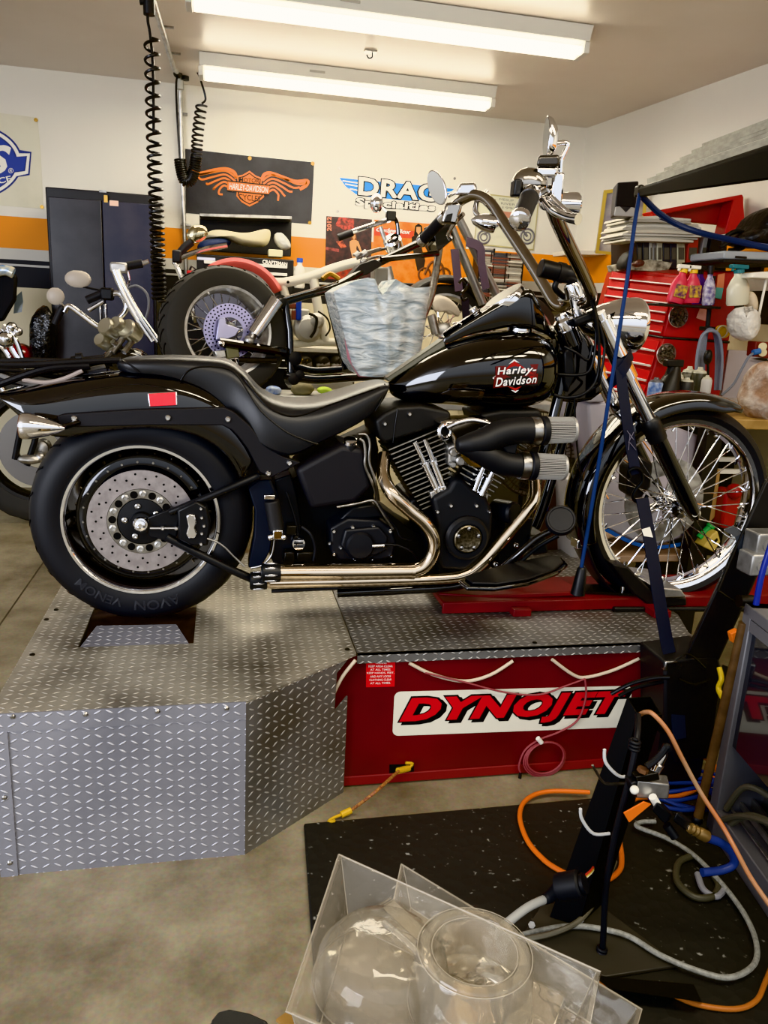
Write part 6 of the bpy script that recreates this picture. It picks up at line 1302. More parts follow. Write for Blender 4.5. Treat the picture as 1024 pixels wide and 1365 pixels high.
blob([(972, 425), (980, 410), (1000, 407), (1009, 420), (1008, 440), (1000, 452), (990, 459), (975, 446)], 3.25, .14, 'white_bag', WBG, 'white plastic bag with dark print hanging right of the red chest', 'bag', rnd=.016, sub=1)
blob([(994, 388), (1003, 386), (1008, 405), (1006, 420), (996, 412)], 3.3, .08, 'paper_bag', M('bag_tan', 'c9b9a0', .6, bump=(20, .8, .02)), 'crumpled tan paper bag above the white plastic bag', 'bag')
stack([(994, 410), (1004, 408), (1007, 432), (996, 437)], 3.185, .012, 'printed_flyer', M('flyer_print', '6f6a64', .5, noise=(60, 'cfcac0')), 'dark printed flyer showing on the front of the white bag', 'flyer', bevel=0)
wt = thing('power_outlet', 'dark red box with pale power sockets at the right edge', 'outlet', P(1015, 475, 3.2)); MB().prism(pts([(1008, 455), (1040, 457), (1040, 480), (1006, 475)], 3.2), (0, .06, 0)).build('box', M('outlet_red', '6a1f1a', .45), wt, bevel=.004)
for y in (462, 470): MB().cyl(P(1017, y, 3.2), P(1017, y, 3.18), .018, n=16).build('socket', M('socket_ivory', 'd0c6a0', .5), wt)
t = thing('power_cable', 'grey power cord with blue plug running from the red outlet to the bench', 'cord', P(985, 525, 3.25)); ptube([(1012, 469), (1000, 474), (990, 490), (978, 512), (962, 527)], .006, 3.15).build('cord', M('cord_grey', '6f7480', .4), t); MB().cyl(P(1004, 470, 3.15), P(1013, 468, 3.15), .013).build('plug', M('plug_blue', '3c6aa8', .4), t)
stack([(972, 466), (1060, 472), (1060, 540), (962, 530)], 3.62, .02, 'white_board', M('panel_lilac', 'b5aeb2', .45), 'pale lilac panel standing behind the red outlet at the right edge', 'panel')
stack([(1000, 478), (1024, 482), (1020, 476)], 3.6, -.01, 'dark_bracket', SAT, 'small dark bracket on the pale lilac panel', 'bracket')
# cans and bits on the bench
def can(x, y0, y1, Y, r, c_, top, label, catg='spray can'):
    a, b = P(x, y0, Y), P(x, y1, Y); h = b.z-a.z; t = thing('spray_can', label, catg, a)
    MB().lathe([(r*.96, 0), (r, .006), (r, h*.72), (r*.9, h*.78), (0, h*.78)], a, (0, 0, 1), 24).build('can_body', c_, t); MB().lathe([(r*.88, h*.77), (r*.8, h*.86), (r*.4, h*.9), (r*.3, h), (0, h)], a, (0, 0, 1), 24).build('can_top', top, t)
CT = M('can_cream', 'b9b6a4', .4)
can(872, 531, 503, 2.95, .03, M('can_blue', '4b6aa6', .35, noise=(40, 'a9b8d0')), M('can_greytop', '5d5d62', .4), 'blue spray can behind the front fender')
can(915, 524, 488, 3.1, .032, M('can_black', '232323', .4, noise=(40, '7a7768')), CT, 'tall dark spray can with cream top behind the fender'); can(929, 526, 489, 3.05, .032, M('can_olive', '3a3a30', .4), CT, 'dark olive spray can right of the cream topped can'); can(913, 527, 503, 2.92, .03, M('can_dark2', '2b2b2b', .4), CT, 'short dark spray can in front of the cream topped can'); can(940, 524, 500, 3.0, .022, M('can_silver', 'b9b7b4', .35), CT, 'slim silver can at the right of the group of cans'); can(903, 522, 496, 3.1, .02, M('can_cream2', 'c9c0ac', .5), CT, 'slim cream bottle between the black sprayer and the cans')
t = thing('pump_sprayer', 'black trigger sprayer standing behind the front fender among the cans', 'sprayer', P(888, 528, 2.95)); MB().lathe([(.055, 0), (.05, .05), (.03, .1), (.02, .13), (0, .13)], P(888, 530, 2.95), (.2, 0, 1), 24).build('tank', SAT, t); MB().box(P(898, 484, 2.95), (.075, .04, .03)).tube(pts([(890, 505), (894, 495), (897, 486)], 2.95), .018, 10, 4).build('trigger_head', SAT, t, bevel=.005)
can(878, 494, 463, 3.5, .012, M('tube_white', 'd9d4cc', .4), M('tube_red', 'b03a30', .4), 'thin white tube with red cap against the lower red chest', 'tube') if 0 else None
blob([(936, 540), (955, 530), (966, 536), (962, 548), (944, 546)], 2.95, .1, 'green_cloth', M('cloth_green', '5e7362', .7), 'grey green cloth behind the front tip of the front fender', 'cloth', sub=1)
CLB = M('bag_brownclear', 'a98a74', .22, noise=(16, 'cfc4ba'), bump=(16, 1, .03), trans=.25, ior=1.1)
blob([(992, 560), (990, 535), (1000, 515), (1005, 490), (1020, 478), (1045, 490), (1050, 560), (1020, 578)], 2.85, .2, 'bag_of_parts', CLB, 'clear plastic bag of brown things on the bench at the right edge', 'bag', rnd=.018, sub=1)
# ---- below the bench and behind the front wheel
TOTE = M('tote_clear', 'b7b0bb', .35, noise=(3, 'a3a3ad'))
t = thing('storage_tote', 'translucent white storage tote with blue edge strip behind the front wheel', 'storage box', P(865, 740, 2.9))
MB().prism(pts([(784, 536), (812, 536), (948, 586), (932, 632), (916, 716), (880, 727), (845, 722), (803, 703), (796, 650), (786, 590)], 2.9), (0, .3, 0)).build('tub', TOTE, t, bevel=.012); ribbon([(803, 703), (845, 724), (880, 729), (922, 722)], .016, 'edge_strip', M('tote_blue', '2f5fb0', .4), t, Y=2.893, t=.004, k=4)
MB().prism(pts([(780, 526), (806, 526), (806, 536), (783, 537)], 2.88), (0, .3, 0)).build('lid', M('tote_lid', '9a98a0', .4), t, bevel=.006)
sb = P(870, 735, 2.9).z-.03
t2 = thing('low_shelf', 'low dark rack standing under the storage tote behind the front wheel', 'rack', (P(870, 735, 2.9).x, 3.05, 0))
MB().box((P(862, 735, 2.9).x, 3.08, sb), (.42, .38, .03)).build('board', M('board_peach', 'b39a86', .6), t2, bevel=.004)
for dx in (-.18, .18): MB().box((P(862, 735, 2.9).x+dx, 3.1, sb/2), (.03, .3, sb)).build('leg', DKS, t2)
cdb = stack([(938, 627), (961, 626), (953, 690), (938, 704), (926, 704)], 2.95, .02, 'cardboard_sheet', M('cardboard', 'a8875c', .7), 'brown cardboard sheet standing behind the spokes of the front wheel', 'cardboard')
t = thing('red_jack', 'red hydraulic jack post behind the right spokes of the front wheel', 'jack', P(970, 712, 2.9)); MB().prism(pts([(968, 652), (992, 655), (978, 708), (961, 704)], 2.9), (0, .07, 0)).build('post', RED, t, bevel=.012); MB().sph(P(979, 655, 2.9), .035).build('top', RED, t)
t = thing('green_tube', 'bright green plastic tube on the floor behind the front wheel hub', 'tube', P(935, 715, 2.8)); MB().cyl(P(932, 717, 2.8), P(946, 703, 2.8), .014).build('barrel', M('tube_green', '2f9a4a', .4), t); MB().cyl(P(946, 703, 2.8), P(949, 700, 2.8), .018).build('cap', M('tube_green', '2f9a4a', .4), t)
t = thing('yellow_box', 'yellow perforated box behind the lower right spokes of the front wheel', 'box', P(948, 728, 2.75)); MB().prism(pts([(938, 729), (950, 712), (957, 708), (961, 722), (952, 736)], 2.75), (0, .1, 0)).build('body', M('box_yellow2', 'c9b065', .5), t, bevel=.004); MB().prism(pts([(951, 722), (956, 717), (957, 720), (952, 725)], 2.748), (0, -.002, 0)).build('slot', M('hole_black', '020202', .9), t)
# shop fan and box behind the air filter
fc = P(715, 606, 3.08)
fn = thing('shop_fan', 'round dark shop fan with wire grille behind the air filters', 'fan', V((fc.x, 3.18, 0)))
mb = MB(); R_ = .184
for r in (R_, R_*.85, R_*.7, R_*.52, R_*.34): mb.ring(fc+V((0, -.03*(1-r/R_), 0)), NY, r, .003, 48, 6)
for i in range(60): mb.cyl(pol(V((fc.x, 0, fc.z)), i*6, R_*.25, -0)+V((0, fc.y-YB-.022, 0)), pol(V((fc.x, 0, fc.z)), i*6+8, R_, 0)+V((0, fc.y-YB, 0)), .0016, n=5)
mb.build('grille', M('fan_brown', '3a322b', .4, .5), fn)
MB().lathe([(R_, .0), (R_*1.02, -.1), (R_*.98, -.1), (R_*.97, 0)], fc, NY, 56, True).build('shroud', M('fan_shroud', '2b2724', .45), fn)
for i in range(4):
    a = i*90+20; MB().loft([[pol(V((fc.x, 0, fc.z)), a+t_, r, 0)+V((0, fc.y-YB+.04+y_, 0)) for t_, y_ in ((-14, .015), (14, -.015))]+[pol(V((fc.x, 0, fc.z)), a+t_, r, 0)+V((0, fc.y-YB+.043+y_, 0)) for t_, y_ in ((14, -.015), (-14, .015))] for r in (.03, R_*.9)]).build('blade', M('fan_blade', '4a463f', .4), fn)
MB().cyl(fc, fc+V((0, .1, 0)), .035).build('motor', SAT, fn); zb = fc.z-R_
MB().box((fc.x+.03, 3.16, zb/2+.01), (.06, .04, zb)).build('stand', SAT, fn); MB().box((fc.x, 3.18, .015), (.3, .2, .03)).build('base', SAT, fn, bevel=.01)
t = thing('brown_carton', 'dark brown box standing under the fan behind the brake pedal', 'box', P(738, 770, 2.9)); a, b = P(716, 640, 2.9), P(764, 745, 2.9); MB().box(((a.x+b.x)/2, 2.94, a.z/2+.0), (b.x-a.x, .09, a.z)).build('body', M('carton_brown', '4a2f24', .6), t, bevel=.004); MB().box(((a.x+b.x)/2, 2.94, a.z+.001), (.03, .09, .003)).build('tape', M('carton_tape', '6a4a38', .4), t)
stack([(760, 640), (782, 640), (786, 770), (764, 770)], 2.75, .25, 'white_tub', M('tub_white', 'c9c6c4', .4), 'white plastic tub behind the brake pedal and the fender', 'tub', bevel=.01)
stack([(757, 520), (778, 521), (777, 537), (756, 536)], 3.2, .15, 'blue_box', M('box_blue', '27469c', .4, noise=(40, 'c9cf60')), 'small blue and yellow box seen behind the wires by the fork', 'box'); stack([(752, 537), (782, 538), (782, 543), (752, 541)], 3.15, .3, 'side_shelf', M('shelf_olive', '77705c', .6), 'narrow olive shelf carrying the small blue box', 'shelf')
stack([(757, 565), (766, 545), (770, 580), (758, 592)], 3.1, .03, 'tan_folder', M('folder_tan', 'b08d4a', .6), 'tan folder leaning under the olive shelf', 'folder'); stack([(769, 566), (777, 564), (778, 583), (772, 584)], 3.1, .1, 'red_box', RED, 'small red box beside the tan folder', 'box')
# ---- boom, blue cable and grey panels
t = thing('boom_arm', 'long black boom arm reaching in from the upper right corner', 'boom', P(935, 240, 1.6))
e0 = [P(850, 251, 2.0), P(850, 263, 2.0), P(858, 262, 2.08), P(858, 248, 2.08)]; e1b = [P(1060, 184, .95), P(1060, 236, .95), P(1068, 226, 1.06), P(1068, 178, 1.06)]
MB().loft([e0, e1b]).build('beam', M('boom_black', '0b0b0c', .75, spec=.15), t, bevel=.004); MB().box(P(852, 255, 2.0), (.014, .03, .03)).build('end_fitting', DKS, t, bevel=.005)
MB().loft([[p+(q-p)*.22+V((0, -.003, 0)) for p, q in zip(e0, e1b)], [p+(q-p)*.25+V((0, -.003, 0)) for p, q in zip(e0, e1b)]]).build('clip', SAT, t)
BLC = M('cable_blue', '16305f', .4)
t = thing('blue_cable', 'thin blue cable hanging from the boom end down to the red wheel clamp', 'cable', P(771, 792, 2.03))
ptube([(853, 258, 1.98), (846, 300, 1.98), (838, 360, 1.98), (826, 440, 1.99), (812, 530, 2.0), (798, 620, 2.02), (783, 710, 2.03), (775, 757, 2.03)], .0055).build('cable', BLC, t)
MB().lathe([(.022, 0), (.02, .02), (.014, .08), (.01, .085), (0, .085)], P(770, 792, 2.03), (.06, 0, 1), 18).build('sleeve', SAT, t)
solo(ptube([(853, 258, 1.98), (862, 268, 1.99), (880, 285, 2.0), (905, 300, 2.0), (940, 312, 1.95), (985, 322, 1.85), (1045, 336, 1.75)], .008), 'blue_cable', M('cable_navy', '17223f', .4), 'dark blue cable drooping from the boom end toward the right edge', 'cable'); solo(ptube([(880, 290, 2.05), (920, 305, 2.05), (960, 318, 2.0), (1040, 330, 1.9)], .005), 'thin_cable', M('cable_slate', '3d4660', .4), 'thin slate cable drooping beside the dark blue cable', 'cable')
GP = M('panel_grey', '9b9a90', .5, noise=(20, '86857c')); gy0, gy1 = 3.7, 2.7
t = thing('wall_shelf', 'thin white shelf high on the right wall under the stacked grey panels', 'shelf', P(950, 225, 3.2)); MB().loft([[P(866, 245, gy0), P(866, 249, gy0), P(880, 247, gy0+.3), P(880, 242, gy0+.3)], [P(1070, 186, gy1), P(1070, 196, gy1), P(1080, 194, gy1+.3), P(1080, 182, gy1+.3)]]).build('board', M('shelf_white', 'c9c8bf', .5), t)
lay = [((870, 243), (870, 236)), ((882, 234), (882, 230)), ((893, 226), (893, 222)), ((904, 219), (904, 215)), ((914, 212), (914, 208)), ((930, 204), (930, 198)), ((944, 194), (944, 189))]
rt = [((1070, 184), (1070, 174)), ((1070, 174), (1070, 168)), ((1070, 167), (1070, 161)), ((1070, 160), (1070, 155)), ((1070, 154), (1070, 149)), ((1070, 149), (1070, 145)), ((1070, 144), (1070, 141))]
for i, ((a, b), (c, d)) in enumerate(zip(lay, rt)):
    ya = gy0
    pn = thing('plastic_louvre', 'ribbed grey plastic panel, %s in the stack high on the right wall' % ['lowest', 'second from the bottom', 'third from the bottom', 'the middle one', 'third from the top', 'second from the top', 'topmost'][i], 'panel', P(*a, ya), 'stacked grey panels')
    A4 = [P(*a, ya), P(*b, ya), P(*b, ya)+V((0, .05, 0)), P(*a, ya)+V((0, .05, 0))]; B4 = [P(*c, gy1), P(*d, gy1), P(*d, gy1)+V((0, .05, 0)), P(*c, gy1)+V((0, .05, 0))]
    mb = MB().loft([A4, B4])
    for k in range(16): 
        u = (k+.5)/17; q0 = [lerp(x, y, u) for x, y in zip(A4, B4)]; q1 = [lerp(x, y, u+.012) for x, y in zip(A4, B4)]
        mb.loft([[lerp(q0[0], q0[1], .1)+V((0, -.006, 0)), lerp(q0[0], q0[1], .9)+V((0, -.006, 0)), q0[2], q0[3]], [lerp(q1[0], q1[1], .1)+V((0, -.006, 0)), lerp(q1[0], q1[1], .9)+V((0, -.006, 0)), q1[2], q1[3]]])
    mb.build('panel', GP, pn)
# ------------------------------------------------------------------ wheel clamp on the dyno, straps, wires
CR = M('clamp_red', '72101400'[:6], .4, noise=(6, '5a0e12')); BKM = M('clamp_black', '131314', .4)
t = thing('wheel_clamp', 'red front wheel clamp rail lying on the dyno deck under the front tyre', 'wheel clamp', V((1.3, 2.1, PT)))
ry0 = PZ(760, 802, PT+.032).y; a, b = P(590, 806, ry0), P(1090, 806, ry0)
MB().box(((a.x+b.x)/2, ry0+.11, PT+.032), (b.x-a.x, .22, .018)).build('rail', CR, t, bevel=.003); MB().box(((a.x+b.x)/2, ry0, PT+.022), (b.x-a.x, .012, .036)).build('rail_edge', CR, t, bevel=.003)
MB().prism([PZ(584, 797, PT+.03), PZ(608, 783, PT+.03), PZ(745, 775, PT+.03), PZ(777, 794, PT+.05), PZ(640, 800, PT+.03)], (0, 0, .016)).build('ramp', CR, t, bevel=.004)
MB().prism([PZ(584, 797, PT+.03), PZ(595, 816, PT+.004), PZ(640, 812, PT+.004), PZ(640, 800, PT+.03)], (0, .004, 0)).build('ramp_nose', CR, t)
for x, y in ((694, 820), (880, 822)): c = PZ(x, y, PT); MB().box(c+V((0, .03, .012)), (.06, .09, .024)).build('foot', CR, t, bevel=.003)
MB().cyl(P(818, 812, ry0-.02), P(1060, 812, ry0-.02), .009).build('screw_rod', SAT, t)
MB().prism([PZ(757, 790, PT+.045), PZ(775, 781, PT+.045), PZ(866, 783, PT+.045), PZ(858, 795, PT+.045)], (0, 0, .008)).build('base_plate', DKS, t)
MB().prism(pts([(816, 752), (838, 756), (872, 790), (916, 797), (916, 808), (868, 810), (845, 792)], 2.18), (0, .2, 0)).build('chock', BKM, t, bevel=.006)
MB().prism(pts([(872, 783), (908, 786), (916, 796), (884, 797)], 2.16), (0, .22, 0)).build('chock_plate', ALU, t, bevel=.004)
bolt_ = MB().cyl(PZ(830, 789, PT+.05), PZ(830, 789, PT+.05)+V((0, 0, .02)), .008).build('bolt', CHR, t)
NAV = M('strap_navy', '161a28', .7, bump=(700, .4, .001))
s1 = thing('tie_down_strap', 'dark navy tie-down strap hooked round the front fork and running down', 'strap', P(900, 960, 1.78))
MB().strap([B(*p) for p in ((826, 478, .135), (829, 510, .15), (836, 560, .17), (842, 600, .18), (848, 632, .19))], .034, .003, (1, 0, -.15), 5).build('upper_webbing', NAV, s1)
MB().strap([B(*p) for p in ((842, 470, .06), (838, 482, .135), (824, 500, .14), (812, 512, .06))], .034, .003, (.5, 0, -1), 5).build('fork_loop', NAV, s1)
MB().tube([B(*p) for p in ((840, 636, .2), (838, 628, .2), (848, 624, .2), (855, 630, .2), (856, 642, .2), (848, 652, .2), (844, 662, .2), (848, 668, .2), (858, 668, .2), (863, 660, .2))], .0055, 8, 5).build('hook', M('hook_black', '1b1c1e', .3, .6), s1)
MB().strap([P(*p) for p in ((856, 664, 2.07), (864, 706, 2.03), (876, 780, 1.95), (888, 850, 1.86), (896, 886, 1.82), (902, 930, 1.8), (906, 985, 1.78))], .042, .003, (1, 0, -.15), 5).build('lower_webbing', NAV, s1)
MB().strap([P(*p) for p in ((861, 704, 2.028), (868, 728, 2.01))], .028, .002, (1, 0, -.15), 1).build('care_label', WHT, s1)
MB().box(P(896, 886, 1.8), (.055, .02, .03)).build('buckle', STL, s1, bevel=.004)
for pl in (((840, 578), (838, 600)), ((836, 574), (845, 586)), ((845, 576), (838, 590)), ((840, 590), (848, 600))): MB().tube([B(x, y, .183) for x, y in pl], .0012, 5, 1).build('stitching', M('stitch', '6f6c78', .6), s1)
bk = thing('tie_down_post', 'black steel tie-down post leaning out at the right end of the dyno', 'post', P(920, 1010, 1.8))
MB().loft([[P(903, 900, 1.8), P(946, 908, 1.8), P(946, 900, 1.9), P(903, 892, 1.9)], [P(1022, 640, 1.72), P(1062, 655, 1.72), P(1062, 650, 1.82), P(1022, 635, 1.82)]]).build('arm', BKM, bk, bevel=.006)
MB().prism(pts([(886, 882), (958, 872), (965, 900), (948, 1012), (900, 1018), (886, 960)], 1.79), (0, .14, 0)).build('base_box', BKM, bk, bevel=.008)
MB().prism([V((P(886, 960, 1.79).x, 1.8, 0)), V((P(950, 960, 1.79).x, 1.8, 0)), V((P(950, 960, 1.79).x, 1.8, .2)), V((P(886, 960, 1.79).x, 1.8, .2))], (0, .12, 0)).build('foot', BKM, bk)
MB().loft([[P(965, 707, 1.75), P(978, 702, 1.75), P(978, 700, 1.8), P(965, 705, 1.8)], [P(980, 716, 1.72), P(990, 711, 1.72), P(990, 709, 1.78), P(980, 714, 1.78)], [P(986, 742, 1.72), P(997, 720, 1.72), P(997, 718, 1.78), P(986, 740, 1.78)]]).build('bent_plate', M('plate_grey', '5d626a', .4, .7), bk)
for pl in (((1020, 640), (990, 710), (960, 780), (962, 790), (985, 805)), ((905, 905), (925, 912), (947, 905)), ((900, 880), (918, 872), (940, 890))): ptube(pl, .0028, 1.7 if pl[0][0] > 950 else 1.78, n=6).build('wire_tie', DKS, bk)
MB().cyl(P(985, 801, 1.68), P(1003, 801, 1.68), .016).build('pin', DKS, bk)
def ebox(x0, y0, x1, y1, Y, label):
    t = thing('junction_box', label, 'junction box', P(x0, y1, Y), 'electrical boxes on the post'); pbox(x0, y0, x1, y1, Y, .06).build('box', M('box_galv', '9c9b98', .4, .6, noise=(20, '7e7d7a')), t, bevel=.005)
    c = P(lerp(x0, x1, .38), lerp(y0, y1, .5), Y); MB().lathe([(.016, 0), (.016, .002), (.014, .002), (.013, .0005), (0, .0005)], c, NY, 20).build('knockout', M('box_galv', '9c9b98', .4, .6), t); MB().cyl(P(lerp(x0, x1, .8), lerp(y0, y1, .3), Y), P(lerp(x0, x1, .8), lerp(y0, y1, .3), Y)-V((0, .01, 0)), .009).build('connector', CHR, t)
ebox(1013, 712, 1044, 742, 1.66, 'upper galvanised electrical box on the tie-down post'); ebox(1005, 740, 1036, 768, 1.64, 'lower galvanised electrical box on the tie-down post')
solo(ptube([(1030, 720, 1.5), (1016, 765, 1.5), (1008, 806, 1.5)], .007, n=14), 'blue_pole', M('pole_blue', '1d2a80', .3), 'bright blue pole leaning at the right edge below the electrical boxes', 'pole')
# wires on the red side panel
wy_ = RY-.008
CW = M('wire_cream', 'c9b9a4', .5); PW = M('wire_pink', '8f4a4e', .45)
for pl, lb in ((((546, 884), (577, 899), (618, 908), (653, 900), (684, 881)), 'cream cable sagging under the deck lip, left of its twin'), (((736, 879), (762, 898), (780, 903), (816, 894), (852, 878)), 'cream cable sagging under the deck lip above the last letters'), (((474, 880), (458, 900), (448, 918), (440, 936)), 'cream cable hanging at the notch of the tread plate corner')):
    solo(ptube(pl, .005, wy_ if pl[0][0] > 500 else wy_-.03), 'cable', CW, lb, 'cable')
pw = thing('wire_bundle', 'thin pink wires draped over the lettered sign ending in a coil', 'wire', P(724, 1042, wy_))
ptube([(567, 897), (618, 909), (674, 923), (719, 926), (755, 914), (780, 905)], .0028, wy_-.006, n=6).build('wire', PW, pw); ptube([(780, 905), (781, 930), (770, 960), (745, 976), (719, 986), (700, 1000), (692, 1020), (694, 1030)], .0032, wy_-.008, n=6).build('wire', PW, pw)
c = P(726, 1012, wy_-.008)
for k in range(3): MB().tube([c+V((math.cos(i*PI/12)*(.066-.004*k), -.003*k, math.sin(i*PI/12)*(.058-.003*k)+.004*k)) for i in range(24)], .003, 6, 1, True).build('wire_coil', PW, pw)
MB().cyl(P(717, 984, wy_-.014), P(722, 990, wy_-.014), .007).build('cable_tie', WHT, pw); MB().cyl(P(694, 1030, wy_-.01), P(693, 1038, wy_-.01), .005).build('wire_end', SAT, pw)
solo(ptube([(815, 925, 1.84), (840, 912, 1.82), (870, 904, 1.8), (893, 903, 1.78)], .006).tube(pts([(825, 928), (850, 916), (893, 907)], 1.8), .006, 8, 5), 'cable', BLH, 'pair of black cables curving from the sign to the strap buckle', 'cable')
bg_ = thing('bungee', 'short striped bungee cord with yellow ends from the red panel to the floor', 'bungee cord', PZ(440, 1092, .0))
q = [P(545, 1024, wy_-.01), P(533, 1027, wy_-.03), PZ(500, 1056, .1), PZ(468, 1080, .02), PZ(455, 1086, .014)]
MB().tube(q, .0045, 8, 6).build('cord', M('cord_rust', '7d4a3a', .6, noise=(150, 'b9854a')), bg_)
YH = M('wrap_yellow', 'c9a02a', .5)
MB().tube([q[0], lerp(q[0], q[1], 1.2)], .009, 10, 1).build('wrap', YH, bg_); MB().tube([q[-2], q[-1]], .009, 10, 1).build('wrap', YH, bg_)
MB().tube([q[-1], PZ(445, 1090, .012), PZ(438, 1095, .008), PZ(446, 1094, .02)], .004, 8, 5).build('hook', YH, bg_); MB().tube([q[0], P(550, 1018, wy_-.01), P(541, 1017, wy_-.012)], .004, 8, 4).build('hook', YH, bg_)
# ---- black cable stand on the mat
sb_ = PZ(765, 1222, .024); zt = P(860, 940, sb_.y+.06).z
st = thing('cable_stand', 'black square steel stand leaning on its triangular foot on the rubber mat', 'stand', (sb_.x, sb_.y, .012))
bt4 = [PZ(x, y, .024) for x, y in ((733, 1222), (772, 1234), (804, 1204), (766, 1196))]; tp4 = [PZ(x, y, zt) for x, y in ((836, 930), (850, 953), (883, 953), (868, 928))]
pm = MB(); n4 = lambda q, k: [lerp(p, sum(q, V())/4, k) for p in q]
pm.loft([bt4, [tp4[0], tp4[1], tp4[2], tp4[3]], n4(tp4, .09), [lerp(a, b, .55) for a, b in zip(n4(tp4, .09), n4(bt4, .09))]], cap=True).build('column', M('stand_black', '0c0c0c', .45, spec=.3), st)
MB().prism([PZ(x, y, .014) for x, y in ((696, 1250), (722, 1209), (790, 1202), (905, 1290), (806, 1306))], (0, 0, .008)).build('foot_plate', M('stand_plate', '3d3b36', .45, noise=(12, '3a3833')), st, bevel=.002)
a, b = PZ(806, 1312, .03), PZ(930, 1330, .03); MB().loft([[PZ(x, y, z) for x, y, z in ((790, 1300, .012), (812, 1318, .012), (812, 1318, .05), (790, 1300, .05))], [PZ(x, y, z) for x, y, z in ((925, 1312, .012), (936, 1336, .012), (936, 1336, .05), (925, 1312, .05))]]).build('foot_tube', M('stand_black', '0c0c0c', .45, spec=.3), st)
for x, y in ((709, 1233), (774, 1226)): MB().cyl(PZ(x, y, .022), PZ(x, y, .03), .008, n=6).build('bolt', STL, st)
sy = sb_.y
WW = M('wire_white', 'c6c6c4', .4)
for pl in (((806, 999), (808, 1017), (827, 1035), (848, 1031)), ((774, 1078), (776, 1092), (791, 1111), (813, 1111))): ptube(pl, .0035, sy-.07, n=8).build('wire_bracket', WW, st)
ptube([(790, 1020), (802, 1040), (812, 1045), (836, 1044)], .003, sy-.065, n=6).build('clip', STL, st)
bc = thing('black_lead', 'black rubber lead with ribbed ends hanging beside the cable stand', 'cable', PZ(800, 1298, .02)); ptube([(851, 953, sy-.02), (849, 985, sy-.08), (838, 1042, sy-.1), (820, 1113, sy-.1), (808, 1184, sy-.1), (804, 1255, sy-.1), (800, 1300, sy-.09)], .0065, n=10).build('lead', RUB, bc)
for x, y, x2, y2_ in ((847, 986, 845, 1000), (803, 1262, 802, 1275)):
    for k in range(3): u = (k+.5)/3; MB().ring(P(lerp(x, x2, u), lerp(y, y2_, u), sy-.1), (.1, 0, 1), .009, .0035, 20, 6).build('rib', RUB, bc)
pl_ = thing('round_plug', 'round black multi-pin plug on a grey cable at the foot of the stand', 'plug', P(700, 1215, sy-.06)); e_ = P(762, 1180, sy-.1); MB().lathe([(.026, -.03), (.028, -.02), (.028, .018), (.024, .022), (.02, .02), (.02, .03), (0, .03)], e_, (.75, -.5, .5), 28).build('plug_body', RUB, pl_); MB().tube([e_+V((-.02, .01, -.012)), P(735, 1194, sy-.08), P(726, 1199, sy-.08)], [.016, .013, .011], 12, 4).build('boot', RUB, pl_); ptube([(728, 1198, sy-.08), (703, 1210, sy-.1), (672, 1234, sy-.13), (650, 1255, sy-.16)], .009, n=12).build('cable', M('cable_palegrey', '9c9c98', .45), pl_)
for i, c_ in enumerate(('b03a2e', 'cfa93a', 'd8d2b0')): ptube([(776, 1170+i*2, sy-.1), (786, 1162+i*2, sy-.09), (791, 1156+i*2, sy-.07)], .0022, n=6).build('core_wire', M('core_'+c_, c_, .5), pl_)
# valve block
vy = sy-.12
vb = thing('valve_block', 'aluminium valve block with chrome sensor and black solenoids tied to the cable stand', 'valve', P(868, 1062, vy))
MB().hexa([P(846, 1064, vy), P(891, 1066, vy), P(851, 1053, vy+.05), P(893, 1052, vy+.05), P(850, 1040, vy), P(893, 1046, vy), P(855, 1030, vy+.05), P(889, 1033, vy+.05)]).build('block', ALU, vb, bevel=.003)
MB().prism(pts([(842, 1044), (851, 1041), (850, 1064), (843, 1062)], vy-.004), (0, .03, 0)).build('end_plate', SAT, vb, bevel=.003); MB().sph(P(846, 1053, vy-.01), .009).build('knob', WHT, vb)
MB().lathe([(.012, 0), (.013, .018), (.01, .02), (.01, .04), (.008, .045), (.008, .06), (0, .06)], P(872, 1028, vy+.01), (.35, 0, 1), 20).build('sensor', CHR, vb); MB().prism(pts([(848, 1036), (878, 1030), (880, 1040), (862, 1043), (850, 1042)], vy-.006), (0, .02, 0)).build('bracket', DKS, vb, bevel=.002); MB().cyl(P(856, 1029, vy), P(858, 1024, vy), .011, n=6).build('hex_nut', M('nut_bronze', '8a6a54', .35, .7), vb)
MB().hexa([P(868, 1080, vy-.02), P(886, 1100, vy-.02), P(873, 1076, vy+.01), P(891, 1096, vy+.01), P(876, 1068, vy-.02), P(896, 1086, vy-.02), P(880, 1066, vy+.01), P(898, 1084, vy+.01)]).build('solenoid', SAT, vb, bevel=.004); MB().cyl(P(870, 1062, vy-.01), P(876, 1072, vy-.01), .008).build('white_fitting', WHT, vb); MB().cyl(P(889, 1100, vy-.01), P(900, 1116, vy-.02), .009).build('connector', SAT, vb)
MB().hexa([P(897, 1095, vy-.03), P(915, 1108, vy-.03), P(900, 1092, vy), P(918, 1105, vy), P(902, 1082, vy-.03), P(921, 1097, vy-.03), P(904, 1080, vy), P(924, 1095, vy)]).build('solenoid', SAT, vb, bevel=.004); ptube([(862, 1022, vy), (874, 1013, vy), (884, 1002, vy), (889, 995, vy), (892, 1000, vy)], .007, n=8).build('lead', SAT, vb)
ot_ = solo(MB().prism(pts([(831, 1083), (858, 1068), (867, 1071), (838, 1095)], vy-.01), (0, -.003, 0)), 'orange_tag', M('tag_orange', 'd8702a', .5), 'orange plastic tag hanging under the valve block', 'tag')
